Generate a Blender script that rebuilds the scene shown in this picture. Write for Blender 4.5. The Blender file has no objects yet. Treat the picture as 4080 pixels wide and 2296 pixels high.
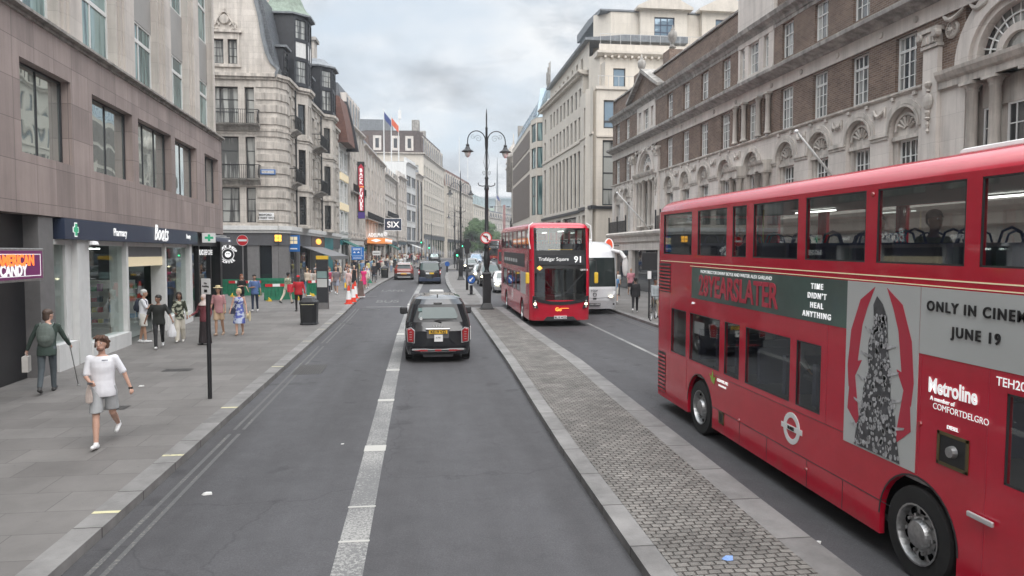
import bpy, bmesh, math, random
from mathutils import Matrix, Vector
R = math.radians
random.seed(7)
SC = bpy.context.scene
COL = SC.collection
# ---------------------------------------------------------------- camera
cd = bpy.data.cameras.new('camera'); cam = bpy.data.objects.new('camera', cd); COL.objects.link(cam)
cam.location = (0, 0, 3.4); cam.rotation_euler = (R(90 - 2.768), 0, R(-7.132))
cd.sensor_width = 36; cd.lens = 25.43; cd.clip_start = 0.1; cd.clip_end = 6000
SC.camera = cam
# ---------------------------------------------------------------- sky, sun, exposure
SUN_EL, SUN_AZ = R(50), R(176)          # azimuth clockwise from +Y
W = bpy.data.worlds.new("World"); SC.world = W; W.use_nodes = True
nt = W.node_tree; nt.nodes.clear()
def N(t, ty, **k):
    n = t.nodes.new(ty)
    for a, b in k.items():
        if a.startswith('i_'):
            n.inputs[int(a[2:]) if a[2:].isdigit() else a[2:].replace('_', ' ')].default_value = b
        else: setattr(n, a, b)
    return n
def LK(t, a, ao, b, bi): t.links.new(a.outputs[ao], b.inputs[bi])
def ramp(t, pts):
    n = t.nodes.new('ShaderNodeValToRGB'); e = n.color_ramp.elements
    while len(e) < len(pts): e.new(0.5)
    for q, (p, c) in zip(e, pts):
        q.position = p; q.color = tuple(c) + (1,) if len(c) == 3 else c
    return n
sky = N(nt, 'ShaderNodeTexSky', sky_type='NISHITA', sun_disc=False, sun_elevation=SUN_EL, sun_rotation=SUN_AZ, air_density=1.3, dust_density=2.5)
tc = N(nt, 'ShaderNodeTexCoord'); sep = N(nt, 'ShaderNodeSeparateXYZ'); LK(nt, tc, 'Generated', sep, 0)
zz = N(nt, 'ShaderNodeMath', operation='MAXIMUM', i_1=0.0); LK(nt, sep, 2, zz, 0)
za = N(nt, 'ShaderNodeMath', operation='ADD', i_1=0.22); LK(nt, zz, 0, za, 0)
dx = N(nt, 'ShaderNodeMath', operation='DIVIDE'); LK(nt, sep, 0, dx, 0); LK(nt, za, 0, dx, 1)
dy = N(nt, 'ShaderNodeMath', operation='DIVIDE'); LK(nt, sep, 1, dy, 0); LK(nt, za, 0, dy, 1)
cmb = N(nt, 'ShaderNodeCombineXYZ', i_2=0.35); LK(nt, dx, 0, cmb, 0); LK(nt, dy, 0, cmb, 1)
n1 = N(nt, 'ShaderNodeTexNoise', i_Scale=1.5, i_Detail=6.0, i_Roughness=0.5, i_Distortion=0.15); LK(nt, cmb, 0, n1, 'Vector')
n2 = N(nt, 'ShaderNodeTexNoise', i_Scale=2.6, i_Detail=9.0, i_Roughness=0.6, i_Distortion=0.25); LK(nt, cmb, 0, n2, 'Vector')
cov = ramp(nt, [(0.34, (0.0,) * 3), (0.54, (1,) * 3)]); LK(nt, n1, 0, cov, 0)
# cloud brightness: pale blue grey gaps, lighter tops and grey undersides
shd = ramp(nt, [(0.36, (4.3, 4.6, 5.0)), (0.47, (5.9, 6.2, 6.55)), (0.58, (8.5, 8.6, 8.65))]); LK(nt, n2, 0, shd, 0)
gap = N(nt, 'ShaderNodeMix', data_type='RGBA'); gap.inputs[0].default_value = 0.80
LK(nt, sky, 0, gap, 6); gap.inputs[7].default_value = (6.6, 7.4, 8.2, 1)
mx = N(nt, 'ShaderNodeMix', data_type='RGBA'); LK(nt, cov, 0, mx, 0); LK(nt, gap, 2, mx, 6); LK(nt, shd, 0, mx, 7)
# overcast skies are several times brighter overhead than near the horizon
zr = ramp(nt, [(0.0, (1.0,)*3), (0.36, (1.0,)*3), (0.75, (3.2,)*3)]); LK(nt, zz, 0, zr, 0)
zm = N(nt, 'ShaderNodeMix', data_type='RGBA', blend_type='MULTIPLY'); zm.inputs[0].default_value = 1; LK(nt, mx, 2, zm, 6); LK(nt, zr, 0, zm, 7)
bg = N(nt, 'ShaderNodeBackground', i_Strength=0.062); LK(nt, zm, 2, bg, 0)
wo = N(nt, 'ShaderNodeOutputWorld'); LK(nt, bg, 0, wo, 0)
sl = bpy.data.lights.new('sun', 'SUN'); sl.energy = 1.5; sl.angle = R(70); sl.color = (1.0, 0.95, 0.9)
so = bpy.data.objects.new('sun', sl); COL.objects.link(so)
sd = Vector((math.sin(SUN_AZ) * math.cos(SUN_EL), math.cos(SUN_AZ) * math.cos(SUN_EL), math.sin(SUN_EL)))
so.rotation_euler = (-sd).to_track_quat('-Z', 'Y').to_euler()
SC.view_settings.view_transform = 'Standard'; SC.view_settings.look = 'None'
SC.view_settings.exposure = 0.92; SC.view_settings.gamma = 1.0
SC.render.engine = 'CYCLES'
try:
    SC.cycles.max_bounces = 8; SC.cycles.glossy_bounces = 3; SC.cycles.transmission_bounces = 4; SC.cycles.transparent_max_bounces = 10
    SC.cycles.diffuse_bounces = 3; SC.cycles.volume_bounces = 0; SC.cycles.use_denoising = True
except Exception: pass

# ---------------------------------------------------------------- helpers
SL = 0.0126
def gz(y):
    """road surface height: climbs gently to 150 m, then level"""
    return SL * min(y, 150.0)
class MB:
    """collects faces; build() links them as ONE mesh object"""
    def __init__(s): s.v = []; s.f = []; s.m = []; s.M = Matrix(); s.mi = 0; s.sm = []; s.smooth = False
    def at(s, *a):
        """set the local frame: at(x,y,z,rotz) or at(Matrix)"""
        if len(a) == 1: s.M = a[0]
        elif not a: s.M = Matrix()
        else:
            x, y, z = a[:3]; r = a[3] if len(a) > 3 else 0
            s.M = Matrix.Translation((x, y, z)) @ Matrix.Rotation(r, 4, 'Z')
        return s
    def mat(s, i): s.mi = i; return s
    def add(s, vs, fs):
        o = len(s.v)
        for p in vs: s.v.append(tuple(s.M @ Vector(p)))
        for f in fs: s.f.append([o + i for i in f]); s.m.append(s.mi); s.sm.append(s.smooth)
        return s
    def quad(s, a, b, c, d): return s.add([a, b, c, d], [(0, 1, 2, 3)])
    def box(s, x0, x1, y0, y1, z0, z1):
        if x0 > x1: x0, x1 = x1, x0
        if y0 > y1: y0, y1 = y1, y0
        if z0 > z1: z0, z1 = z1, z0
        return s.add([(x0,y0,z0),(x1,y0,z0),(x1,y1,z0),(x0,y1,z0),(x0,y0,z1),(x1,y0,z1),(x1,y1,z1),(x0,y1,z1)],
            [(0,3,2,1),(4,5,6,7),(0,1,5,4),(1,2,6,5),(2,3,7,6),(3,0,4,7)])
    def prism(s, poly, a, b, ax='y'):
        """extrude a 2D polygon: ax='y' poly is (x,z); ax='z' poly is (x,y); ax='x' poly is (y,z)"""
        n = len(poly)
        g = {'y': lambda p, t: (p[0], t, p[1]), 'z': lambda p, t: (p[0], p[1], t), 'x': lambda p, t: (t, p[0], p[1])}[ax]
        vs = [g(p, a) for p in poly] + [g(p, b) for p in poly]
        return s.add(vs, [list(range(n)), list(range(2*n-1, n-1, -1))] + [(i, i+n, (i+1) % n + n, (i+1) % n) for i in range(n)])
    def lathe(s, prof, c=(0,0,0), n=12, ax='z', caps=True):
        """prof: list of (radius, height)"""
        vs = []
        for r, h in prof:
            for k in range(n):
                a = 2*math.pi*k/n; p, q = r*math.cos(a), r*math.sin(a)
                vs.append({'z': (c[0]+p, c[1]+q, c[2]+h), 'y': (c[0]+p, c[1]+h, c[2]+q), 'x': (c[0]+h, c[1]+p, c[2]+q)}[ax])
        fs = [(i*n+k, i*n+(k+1) % n, (i+1)*n+(k+1) % n, (i+1)*n+k) for i in range(len(prof)-1) for k in range(n)]
        if caps: fs += [list(range(n))[::-1], [(len(prof)-1)*n+k for k in range(n)]]
        return s.add(vs, fs)
    def tube(s, pts, r, n=8, flat=1.0, caps=True):
        """tube along points, r a number or list"""
        P = [Vector(p) for p in pts]; rs = r if isinstance(r, (list, tuple)) else [r]*len(P)
        vs = []; up = None
        for i, p in enumerate(P):
            t = (P[min(i+1, len(P)-1)] - P[max(i-1, 0)]).normalized()
            if up is None:
                up = Vector((0,0,1)) if abs(t.z) < 0.9 else Vector((0,1,0))
            b = t.cross(up).normalized(); up2 = b.cross(t).normalized(); up = up2
            for k in range(n):
                a = 2*math.pi*k/n
                vs.append(tuple(p + (b*math.cos(a)*rs[i] + up2*math.sin(a)*rs[i]*flat)))
        fs = [(i*n+k, i*n+(k+1) % n, (i+1)*n+(k+1) % n, (i+1)*n+k) for i in range(len(P)-1) for k in range(n)]
        if caps: fs += [list(range(n))[::-1], [(len(P)-1)*n+k for k in range(n)]]
        return s.add(vs, fs)
    def cap(s, a, b, ra, rb, n=10, sx=1.0, sy=1.0):
        """tapered capsule with rounded ends"""
        A, B = Vector(a), Vector(b); t = (B-A).normalized() if (B-A).length > 1e-6 else Vector((0,0,1))
        q = t.to_track_quat('Z', 'Y'); L = (B-A).length; vs = []; rings = []
        for e in (-80, -50, -20): rings.append((ra*math.cos(R(e)), ra*math.sin(R(e))))
        for e in (20, 50, 80): rings.append((rb*math.cos(R(e)), L + rb*math.sin(R(e))))
        for r, h in rings:
            for k in range(n):
                w = 2*math.pi*k/n; vs.append(tuple(A + q @ Vector((r*sx*math.cos(w), r*sy*math.sin(w), h))))
        m = len(rings); fs = [(i*n+k, i*n+(k+1) % n, (i+1)*n+(k+1) % n, (i+1)*n+k) for i in range(m-1) for k in range(n)]
        fs += [list(range(n))[::-1], [(m-1)*n+k for k in range(n)]]
        return s.add(vs, fs)
    def ell(s, c, rx, ry, rz, n=12, m=8):
        pr = [(math.cos(R(-88+176*i/m)), math.sin(R(-88+176*i/m))) for i in range(m+1)]
        vs = [(c[0]+rx*r*math.cos(2*math.pi*k/n), c[1]+ry*r*math.sin(2*math.pi*k/n), c[2]+rz*h) for r, h in pr for k in range(n)]
        fs = [(i*n+k, i*n+(k+1) % n, (i+1)*n+(k+1) % n, (i+1)*n+k) for i in range(m) for k in range(n)]
        fs += [list(range(n))[::-1], [m*n+k for k in range(n)]]
        return s.add(vs, fs)
    def rings(s, rs, caps=True):
        """loft between rings, each a list of points of equal count"""
        n = len(rs[0]); vs = [p for r in rs for p in r]
        fs = [(i*n+k, i*n+(k+1) % n, (i+1)*n+(k+1) % n, (i+1)*n+k) for i in range(len(rs)-1) for k in range(n)]
        if caps: fs += [list(range(n))[::-1], [(len(rs)-1)*n+k for k in range(n)]]
        return s.add(vs, fs)
    def wall(s, u0, u1, z0, z1, holes=(), y=0.0, d=0.25):
        """wall sheet in the XZ plane facing -Y, openings with reveals going to +Y by d; hole=(a,b,c,e[,arch])"""
        H = [h for h in holes if h[1] > u0 and h[0] < u1]
        us = sorted({u0, u1, *[min(max(h[i], u0), u1) for h in H for i in (0, 1)]})
        zs = sorted({z0, z1, *[min(max(h[i], z0), z1) for h in H for i in (2, 3)]})
        for i in range(len(us)-1):
            run = None
            for j in range(len(zs)-1):
                cu, cz = (us[i]+us[i+1])/2, (zs[j]+zs[j+1])/2
                ins = any(h[0] < cu < h[1] and h[2] < cz < h[3] for h in H)
                if not ins:
                    s.quad((us[i], y, zs[j]), (us[i+1], y, zs[j]), (us[i+1], y, zs[j+1]), (us[i], y, zs[j+1]))
        for h in H:
            a, b, c, e = h[:4]; k = y + d
            s.quad((a, y, c), (a, y, e), (a, k, e), (a, k, c)); s.quad((b, y, c), (b, k, c), (b, k, e), (b, y, e))
            if not (len(h) > 4 and h[4] == 2): s.quad((a, y, c), (a, k, c), (b, k, c), (b, y, c))
            if len(h) > 4 and h[4]:
                r = (b-a)/2; cx = (a+b)/2; n = 12
                ar = [(cx - r*math.cos(math.pi*t/n), e - r + r*math.sin(math.pi*t/n)) for t in range(n+1)]
                for t in range(n):
                    p, q = ar[t], ar[t+1]
                    s.quad((p[0], y, p[1]), (q[0], y, q[1]), (q[0], y, e), (p[0], y, e))
                    s.quad((p[0], y, p[1]), (p[0], k, p[1]), (q[0], k, q[1]), (q[0], y, q[1]))
            else: s.quad((a, y, e), (b, y, e), (b, k, e), (a, k, e))
        return s
    def arch(s, cx, cz, r0, r1, y0, y1, a0=0, a1=180, n=14):
        """ring segment standing in the XZ plane"""
        rs = []
        for t in range(n+1):
            a = R(a0 + (a1-a0)*t/n); c, q = math.cos(a), math.sin(a)
            rs.append([(cx+r0*c, y0, cz+r0*q), (cx+r1*c, y0, cz+r1*q), (cx+r1*c, y1, cz+r1*q), (cx+r0*c, y1, cz+r0*q)])
        return s.rings(rs)
    def mesh(s, name, mats):
        me = bpy.data.meshes.new(name); me.from_pydata(s.v, [], s.f)
        for m in (mats if isinstance(mats, (list, tuple)) else [mats]): me.materials.append(m)
        me.polygons.foreach_set('material_index', s.m)
        me.polygons.foreach_set('use_smooth', s.sm)
        me.update(); return me
    def build(s, name, mats, parent=None, loc=None, rz=0, fixn=True, bevel=0, remesh=0):
        me = s.mesh(name, mats)
        if fixn:
            b = bmesh.new(); b.from_mesh(me); bmesh.ops.recalc_face_normals(b, faces=b.faces); b.to_mesh(me); b.free()
        return link(name, me, parent, loc, rz, bevel, remesh)
def link(name, me, parent=None, loc=None, rz=0, bevel=0, remesh=0):
    o = bpy.data.objects.new(name, me); COL.objects.link(o)
    if loc: o.location = loc
    o.rotation_euler = (0, 0, rz); o.parent = parent
    if bevel:
        m = o.modifiers.new('bevel', 'BEVEL'); m.width = bevel; m.segments = 2; m.limit_method = 'ANGLE'; m.angle_limit = R(40); m.harden_normals = False
    if remesh:
        m = o.modifiers.new('remesh', 'REMESH'); m.mode = 'VOXEL'; m.voxel_size = remesh; m.use_smooth_shade = True
        m = o.modifiers.new('smooth', 'SMOOTH'); m.factor = 0.5; m.iterations = 4
    return o
def tag(o, label=None, cat=None, group=None, kind=None):
    if label: o['label'] = label
    if cat: o['category'] = cat
    if group: o['group'] = group
    if kind: o['kind'] = kind
    return o
def thing(name, label, cat, loc=(0,0,0), rz=0, group=None, rx=0):
    o = bpy.data.objects.new(name, None); COL.objects.link(o); o.empty_display_size = 0.3
    o.location = loc; o.rotation_mode = 'ZXY' if False else 'XYZ'; o.rotation_euler = (rx, 0, rz)
    return tag(o, label, cat, group)
def dup(o, loc=None, rz=None, label=None):
    kids = {}
    for q in bpy.data.objects:
        if q.parent: kids.setdefault(q.parent.name, []).append(q)
    def rec(q, par):
        c = q.copy(); COL.objects.link(c); c.parent = par
        for k in kids.get(q.name, []): rec(k, c)
        return c
    r = rec(o, None)
    if loc: r.location = loc
    if rz is not None: r.rotation_euler = (r.rotation_euler[0], 0, rz)
    if label: r['label'] = label
    return r
_tc = {}
def text_mesh(body, size, depth=0.004, spacing=1.0, bold=0.0, align='CENTER', italic=0.0, sx=1.0):
    key = (body, size, depth, spacing, bold, align, italic, sx)
    if key in _tc: return _tc[key]
    cu = bpy.data.curves.new('t', 'FONT'); cu.body = body; cu.size = size; cu.extrude = depth; cu.space_character = spacing
    cu.align_x = align; cu.align_y = 'CENTER'; cu.offset = bold; cu.shear = italic; cu.resolution_u = 4
    o = bpy.data.objects.new('t', cu); COL.objects.link(o)
    dg = bpy.context.evaluated_depsgraph_get(); me = bpy.data.meshes.new_from_object(o.evaluated_get(dg), depsgraph=dg)
    bpy.data.objects.remove(o); bpy.data.curves.remove(cu)
    # stand it up: text XY -> XZ plane facing -Y
    me.transform(Matrix.Rotation(R(90), 4, 'X') @ Matrix.Diagonal((sx, 1, 1, 1)))
    _tc[key] = me; return me
def text(body, size, mat, parent, loc, rz=0, name='lettering', rx=0, **k):
    me = text_mesh(body, size, **k).copy(); me.materials.clear(); me.materials.append(mat)
    o = link(name, me, parent, loc, rz)
    if rx: o.rotation_euler = (rx, 0, rz)
    return o

# ---------------------------------------------------------------- materials
def newmat(name):
    m = bpy.data.materials.new(name); m.use_nodes = True; t = m.node_tree
    return m, t, t.nodes['Principled BSDF']
def mat(name, col, rough=0.6, metal=0.0, var=0.0, scale=4.0, bump=0.0, bscale=60.0, spec=0.5, coat=0.0, streak=0.0, col2=None, emit=None, es=0, dist=0.02):
    m, t, b = newmat(name)
    b.inputs['Roughness'].default_value = rough; b.inputs['Metallic'].default_value = metal
    b.inputs['Specular IOR Level'].default_value = spec; b.inputs['Coat Weight'].default_value = coat; b.inputs['Coat Roughness'].default_value = 0.05
    c = tuple(col) + (1,)
    b.inputs['Base Color'].default_value = c
    if emit: b.inputs['Emission Color'].default_value = tuple(emit) + (1,); b.inputs['Emission Strength'].default_value = es
    tcn = N(t, 'ShaderNodeTexCoord')
    if var or col2:
        nz = N(t, 'ShaderNodeTexNoise', i_Scale=scale, i_Detail=6.0, i_Roughness=0.6); LK(t, tcn, 'Object', nz, 'Vector')
        c2 = col2 or tuple(max(0, x*(1-var)) for x in col); c1 = col if col2 else tuple(min(1, x*(1+var)) for x in col)
        rp = ramp(t, [(0.32, c2), (0.68, c1)]); LK(t, nz, 0, rp, 0); last = rp
        if streak:
            mp = N(t, 'ShaderNodeMapping'); mp.inputs['Scale'].default_value = (2.2, 2.2, 0.18); LK(t, tcn, 'Object', mp, 0)
            nz2 = N(t, 'ShaderNodeTexNoise', i_Scale=1.6, i_Detail=5.0, i_Roughness=0.65); LK(t, mp, 0, nz2, 'Vector')
            r2 = ramp(t, [(0.35, (1-streak,)*3), (0.62, (1,)*3)]); LK(t, nz2, 0, r2, 0)
            mu = N(t, 'ShaderNodeMix', data_type='RGBA', blend_type='MULTIPLY'); mu.inputs[0].default_value = 1
            LK(t, rp, 0, mu, 6); LK(t, r2, 0, mu, 7); t.links.new(mu.outputs[2], b.inputs['Base Color'])
        else: LK(t, rp, 0, b, 'Base Color')
    if bump:
        nb = N(t, 'ShaderNodeTexNoise', i_Scale=bscale, i_Detail=5.0); LK(t, tcn, 'Object', nb, 'Vector')
        bp = N(t, 'ShaderNodeBump', i_Strength=bump, i_Distance=dist); LK(t, nb, 0, bp, 'Height'); LK(t, bp, 0, b, 'Normal')
    return m
def bricks(name, c1, c2, mortar, bw, bh, ms=0.01, off=0.5, vertical=True, rough=0.8, bump=0.4, var=0.25, vs=1.5, dist=0.01, streak=0.0, distort=0.0, rot=0.0, spec=0.4, smooth=0.1, mixn=0.0, dirt=0.0):
    """coursed masonry / paving; vertical: x+y along, z up"""
    m, t, b = newmat(name)
    b.inputs['Roughness'].default_value = rough; b.inputs['Specular IOR Level'].default_value = spec
    tcn = N(t, 'ShaderNodeTexCoord'); sp = N(t, 'ShaderNodeSeparateXYZ'); LK(t, tcn, 'Object', sp, 0)
    cb = N(t, 'ShaderNodeCombineXYZ')
    if vertical:
        ad = N(t, 'ShaderNodeMath', operation='ADD'); LK(t, sp, 0, ad, 0); LK(t, sp, 1, ad, 1); LK(t, ad, 0, cb, 0); LK(t, sp, 2, cb, 1)
    else:
        LK(t, sp, 0, cb, 0 if rot else 1); LK(t, sp, 1, cb, 1 if rot else 0)
    src, so_ = cb, 0
    if distort:
        dn = N(t, 'ShaderNodeTexNoise', i_Scale=distort[0], i_Detail=2.0); LK(t, cb, 0, dn, 'Vector')
        sb = N(t, 'ShaderNodeVectorMath', operation='SUBTRACT'); LK(t, dn, 'Color', sb, 0); sb.inputs[1].default_value = (0.5,)*3
        sc_ = N(t, 'ShaderNodeVectorMath', operation='SCALE'); LK(t, sb, 0, sc_, 0); sc_.inputs['Scale'].default_value = distort[1]
        a2 = N(t, 'ShaderNodeVectorMath', operation='ADD'); LK(t, cb, 0, a2, 0); LK(t, sc_, 0, a2, 1); src = a2
    bt = N(t, 'ShaderNodeTexBrick', offset=off); t.links.new(src.outputs[0], bt.inputs['Vector'])
    for k, v in {'Color1': tuple(c1)+(1,), 'Color2': tuple(c2)+(1,), 'Mortar': tuple(mortar)+(1,), 'Scale': 1.0, 'Mortar Size': ms, 'Mortar Smooth': smooth, 'Bias': 0.0, 'Brick Width': bw, 'Row Height': bh}.items(): bt.inputs[k].default_value = v
    nz = N(t, 'ShaderNodeTexNoise', i_Scale=vs, i_Detail=7.0, i_Roughness=0.65); LK(t, tcn, 'Object', nz, 'Vector')
    rp = ramp(t, [(0.3, (1-var,)*3), (0.7, (1+var*0.4,)*3)]); LK(t, nz, 0, rp, 0)
    mu = N(t, 'ShaderNodeMix', data_type='RGBA', blend_type='MULTIPLY'); mu.inputs[0].default_value = 1; LK(t, bt, 0, mu, 6); LK(t, rp, 0, mu, 7); last = mu
    if streak:
        mp = N(t, 'ShaderNodeMapping'); mp.inputs['Scale'].default_value = (2.0, 2.0, 0.15); LK(t, tcn, 'Object', mp, 0)
        n3 = N(t, 'ShaderNodeTexNoise', i_Scale=1.4, i_Detail=6.0, i_Roughness=0.7); LK(t, mp, 0, n3, 'Vector')
        r3 = ramp(t, [(0.36, (1-streak,)*3), (0.6, (1,)*3)]); LK(t, n3, 0, r3, 0)
        m3 = N(t, 'ShaderNodeMix', data_type='RGBA', blend_type='MULTIPLY'); m3.inputs[0].default_value = 1; LK(t, last, 2, m3, 6); LK(t, r3, 0, m3, 7); last = m3
    if dirt:
        n4 = N(t, 'ShaderNodeTexNoise', i_Scale=9.0, i_Detail=3.0, i_Roughness=0.6); LK(t, tcn, 'Object', n4, 'Vector')
        r4 = ramp(t, [(0.22, (1-dirt,)*3), (0.33, (1,)*3)]); LK(t, n4, 0, r4, 0)
        m4 = N(t, 'ShaderNodeMix', data_type='RGBA', blend_type='MULTIPLY'); m4.inputs[0].default_value = 1; LK(t, last, 2, m4, 6); LK(t, r4, 0, m4, 7); last = m4
    t.links.new(last.outputs[2], b.inputs['Base Color'])
    if bump:
        fn = N(t, 'ShaderNodeTexNoise', i_Scale=35.0, i_Detail=4.0); LK(t, tcn, 'Object', fn, 'Vector')
        ms_ = N(t, 'ShaderNodeMath', operation='MULTIPLY_ADD', i_1=-1.0); LK(t, bt, 'Fac', ms_, 0)
        m5 = N(t, 'ShaderNodeMath', operation='MULTIPLY', i_1=0.5); LK(t, fn, 0, m5, 0); LK(t, m5, 0, ms_, 2)
        bp = N(t, 'ShaderNodeBump', i_Strength=bump, i_Distance=dist); LK(t, ms_, 0, bp, 'Height'); LK(t, bp, 0, b, 'Normal')
    return m
def glassm(name, col, rough=0.04, metal=0.0, wave=0.0, wscale=1.5, spec=1.0, curtain=None, coat=0.0):
    """opaque window glazing: gloss over a dark room, blinds or curtains"""
    m, t, b = newmat(name)
    b.inputs['Base Color'].default_value = tuple(col)+(1,); b.inputs['Roughness'].default_value = rough
    b.inputs['Metallic'].default_value = metal; b.inputs['Specular IOR Level'].default_value = spec; b.inputs['IOR'].default_value = 1.6
    tcn = N(t, 'ShaderNodeTexCoord')
    if curtain:
        mp = N(t, 'ShaderNodeMapping'); mp.inputs['Scale'].default_value = (1, 1, 0.08); LK(t, tcn, 'Object', mp, 0)
        oi = N(t, 'ShaderNodeObjectInfo'); av = N(t, 'ShaderNodeVectorMath', operation='ADD'); LK(t, mp, 0, av, 0)
        cx = N(t, 'ShaderNodeCombineXYZ'); mm = N(t, 'ShaderNodeMath', operation='MULTIPLY', i_1=40.0); LK(t, oi, 'Random', mm, 0); LK(t, mm, 0, cx, 0); LK(t, cx, 0, av, 1)
        nz = N(t, 'ShaderNodeTexNoise', i_Scale=curtain[1], i_Detail=3.0); LK(t, av, 0, nz, 'Vector')
        rp = ramp(t, [(0.42, col), (0.55, curtain[0])]); LK(t, nz, 0, rp, 0); LK(t, rp, 0, b, 'Base Color')
    if wave:
        nb = N(t, 'ShaderNodeTexNoise', i_Scale=wscale, i_Detail=1.0); LK(t, tcn, 'Object', nb, 'Vector')
        bp = N(t, 'ShaderNodeBump', i_Strength=wave, i_Distance=0.05); LK(t, nb, 0, bp, 'Height'); LK(t, bp, 0, b, 'Normal')
    return m
def clearglass(name, tint, mixf=0.85, rough=0.02, base=0.05):
    """see-through pane: mostly transparent with a mirror share"""
    m, t, b = newmat(name); t.nodes.remove(b)
    o = t.nodes['Material Output']; tr = N(t, 'ShaderNodeBsdfTransparent'); tr.inputs[0].default_value = tuple(tint)+(1,)
    gl = N(t, 'ShaderNodeBsdfGlossy'); gl.inputs['Roughness'].default_value = rough
    gl.inputs[0].default_value = (0.9, 0.95, 0.95, 1)
    lw = N(t, 'ShaderNodeLayerWeight', i_Blend=0.5); fr = N(t, 'ShaderNodeMath', operation='POWER', i_1=4.5); LK(t, lw, 'Facing', fr, 0)
    ad = N(t, 'ShaderNodeMath', operation='MULTIPLY_ADD', i_1=mixf); LK(t, fr, 0, ad, 0); ad.inputs[2].default_value = base
    mx = N(t, 'ShaderNodeMixShader'); LK(t, ad, 0, mx, 0); LK(t, tr, 0, mx, 1); LK(t, gl, 0, mx, 2); LK(t, mx, 0, o, 0)
    return m
M = {}
def worn(name, paint, base, cover, scale, rough=0.7):
    """road paint worn through to the asphalt"""
    m, t, b = newmat(name); b.inputs['Roughness'].default_value = rough
    tcn = N(t, 'ShaderNodeTexCoord'); nz = N(t, 'ShaderNodeTexNoise', i_Scale=scale, i_Detail=8.0, i_Roughness=0.75); LK(t, tcn, 'Object', nz, 'Vector')
    n2 = N(t, 'ShaderNodeTexNoise', i_Scale=0.8, i_Detail=3.0); LK(t, tcn, 'Object', n2, 'Vector')
    ma = N(t, 'ShaderNodeMath', operation='MULTIPLY_ADD', i_1=0.35); LK(t, n2, 0, ma, 0); LK(t, nz, 0, ma, 2)
    rp = ramp(t, [(cover, base), (cover+0.09, paint)]); LK(t, ma, 0, rp, 0); LK(t, rp, 0, b, 'Base Color')
    bp = N(t, 'ShaderNodeBump', i_Strength=0.4, i_Distance=0.006); LK(t, nz, 0, bp, 'Height'); LK(t, bp, 0, b, 'Normal')
    return m
def asphalt():
    m, t, b = newmat('asphalt'); b.inputs['Roughness'].default_value = 0.78; b.inputs['Specular IOR Level'].default_value = 0.35
    tcn = N(t, 'ShaderNodeTexCoord')
    mp = N(t, 'ShaderNodeMapping'); mp.inputs['Scale'].default_value = (1.0, 0.12, 1.0); LK(t, tcn, 'Object', mp, 0)
    a = N(t, 'ShaderNodeTexNoise', i_Scale=0.75, i_Detail=5.0, i_Roughness=0.6); LK(t, mp, 0, a, 'Vector')
    f = N(t, 'ShaderNodeTexNoise', i_Scale=55.0, i_Detail=6.0, i_Roughness=0.8); LK(t, tcn, 'Object', f, 'Vector')
    g = N(t, 'ShaderNodeTexNoise', i_Scale=2.2, i_Detail=6.0, i_Roughness=0.7); LK(t, tcn, 'Object', g, 'Vector')
    r1 = ramp(t, [(0.3, (0.062, 0.060, 0.063)), (0.7, (0.098, 0.097, 0.103))]); LK(t, a, 0, r1, 0)
    r2 = ramp(t, [(0.35, (0.72,)*3), (0.62, (1.15,)*3), (0.74, (1.7,)*3)]); LK(t, f, 0, r2, 0)
    r3 = ramp(t, [(0.3, (0.86,)*3), (0.7, (1.1,)*3)]); LK(t, g, 0, r3, 0)
    m1 = N(t, 'ShaderNodeMix', data_type='RGBA', blend_type='MULTIPLY'); m1.inputs[0].default_value = 1; LK(t, r1, 0, m1, 6); LK(t, r2, 0, m1, 7)
    m2 = N(t, 'ShaderNodeMix', data_type='RGBA', blend_type='MULTIPLY'); m2.inputs[0].default_value = 1; LK(t, m1, 2, m2, 6); LK(t, r3, 0, m2, 7)
    t.links.new(m2.outputs[2], b.inputs['Base Color'])
    # oil drips, old stains and hairline cracks
    st = N(t, 'ShaderNodeTexNoise', i_Scale=1.3, i_Detail=2.0, i_Roughness=0.5); LK(t, tcn, 'Object', st, 'Vector')
    r4 = ramp(t, [(0.27, (0.72,)*3), (0.34, (1,)*3), (0.70, (1,)*3), (0.76, (1.16,)*3)]); LK(t, st, 0, r4, 0)
    vo = N(t, 'ShaderNodeTexVoronoi', feature='DISTANCE_TO_EDGE', i_Scale=0.16); wn_ = N(t, 'ShaderNodeTexNoise', i_Scale=1.1, i_Detail=6.0); LK(t, tcn, 'Object', wn_, 'Vector')
    av = N(t, 'ShaderNodeVectorMath', operation='ADD'); LK(t, tcn, 'Object', av, 0); LK(t, wn_, 'Color', av, 1); LK(t, av, 0, vo, 'Vector')
    r5 = ramp(t, [(0.0, (0.78,)*3), (0.003, (1,)*3)]); LK(t, vo, 'Distance', r5, 0)
    last = m2
    for rr_ in (r4, r5):
        mm = N(t, 'ShaderNodeMix', data_type='RGBA', blend_type='MULTIPLY'); mm.inputs[0].default_value = 1; LK(t, last, 2, mm, 6); LK(t, rr_, 0, mm, 7); last = mm
    t.links.new(last.outputs[2], b.inputs['Base Color'])
    bp = N(t, 'ShaderNodeBump', i_Strength=0.35, i_Distance=0.01); LK(t, f, 0, bp, 'Height'); LK(t, bp, 0, b, 'Normal')
    return m
M['asphalt'] = asphalt()
M['paving'] = bricks('paving', (0.160,0.150,0.143), (0.200,0.189,0.180), (0.10,0.094,0.09), 1.15, 0.72, 0.006, off=0.38, vertical=False, rot=1, rough=0.75, bump=0.25, var=0.26, vs=0.7, dist=0.006, dirt=0.35, distort=(0.5, 0.03))
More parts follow.
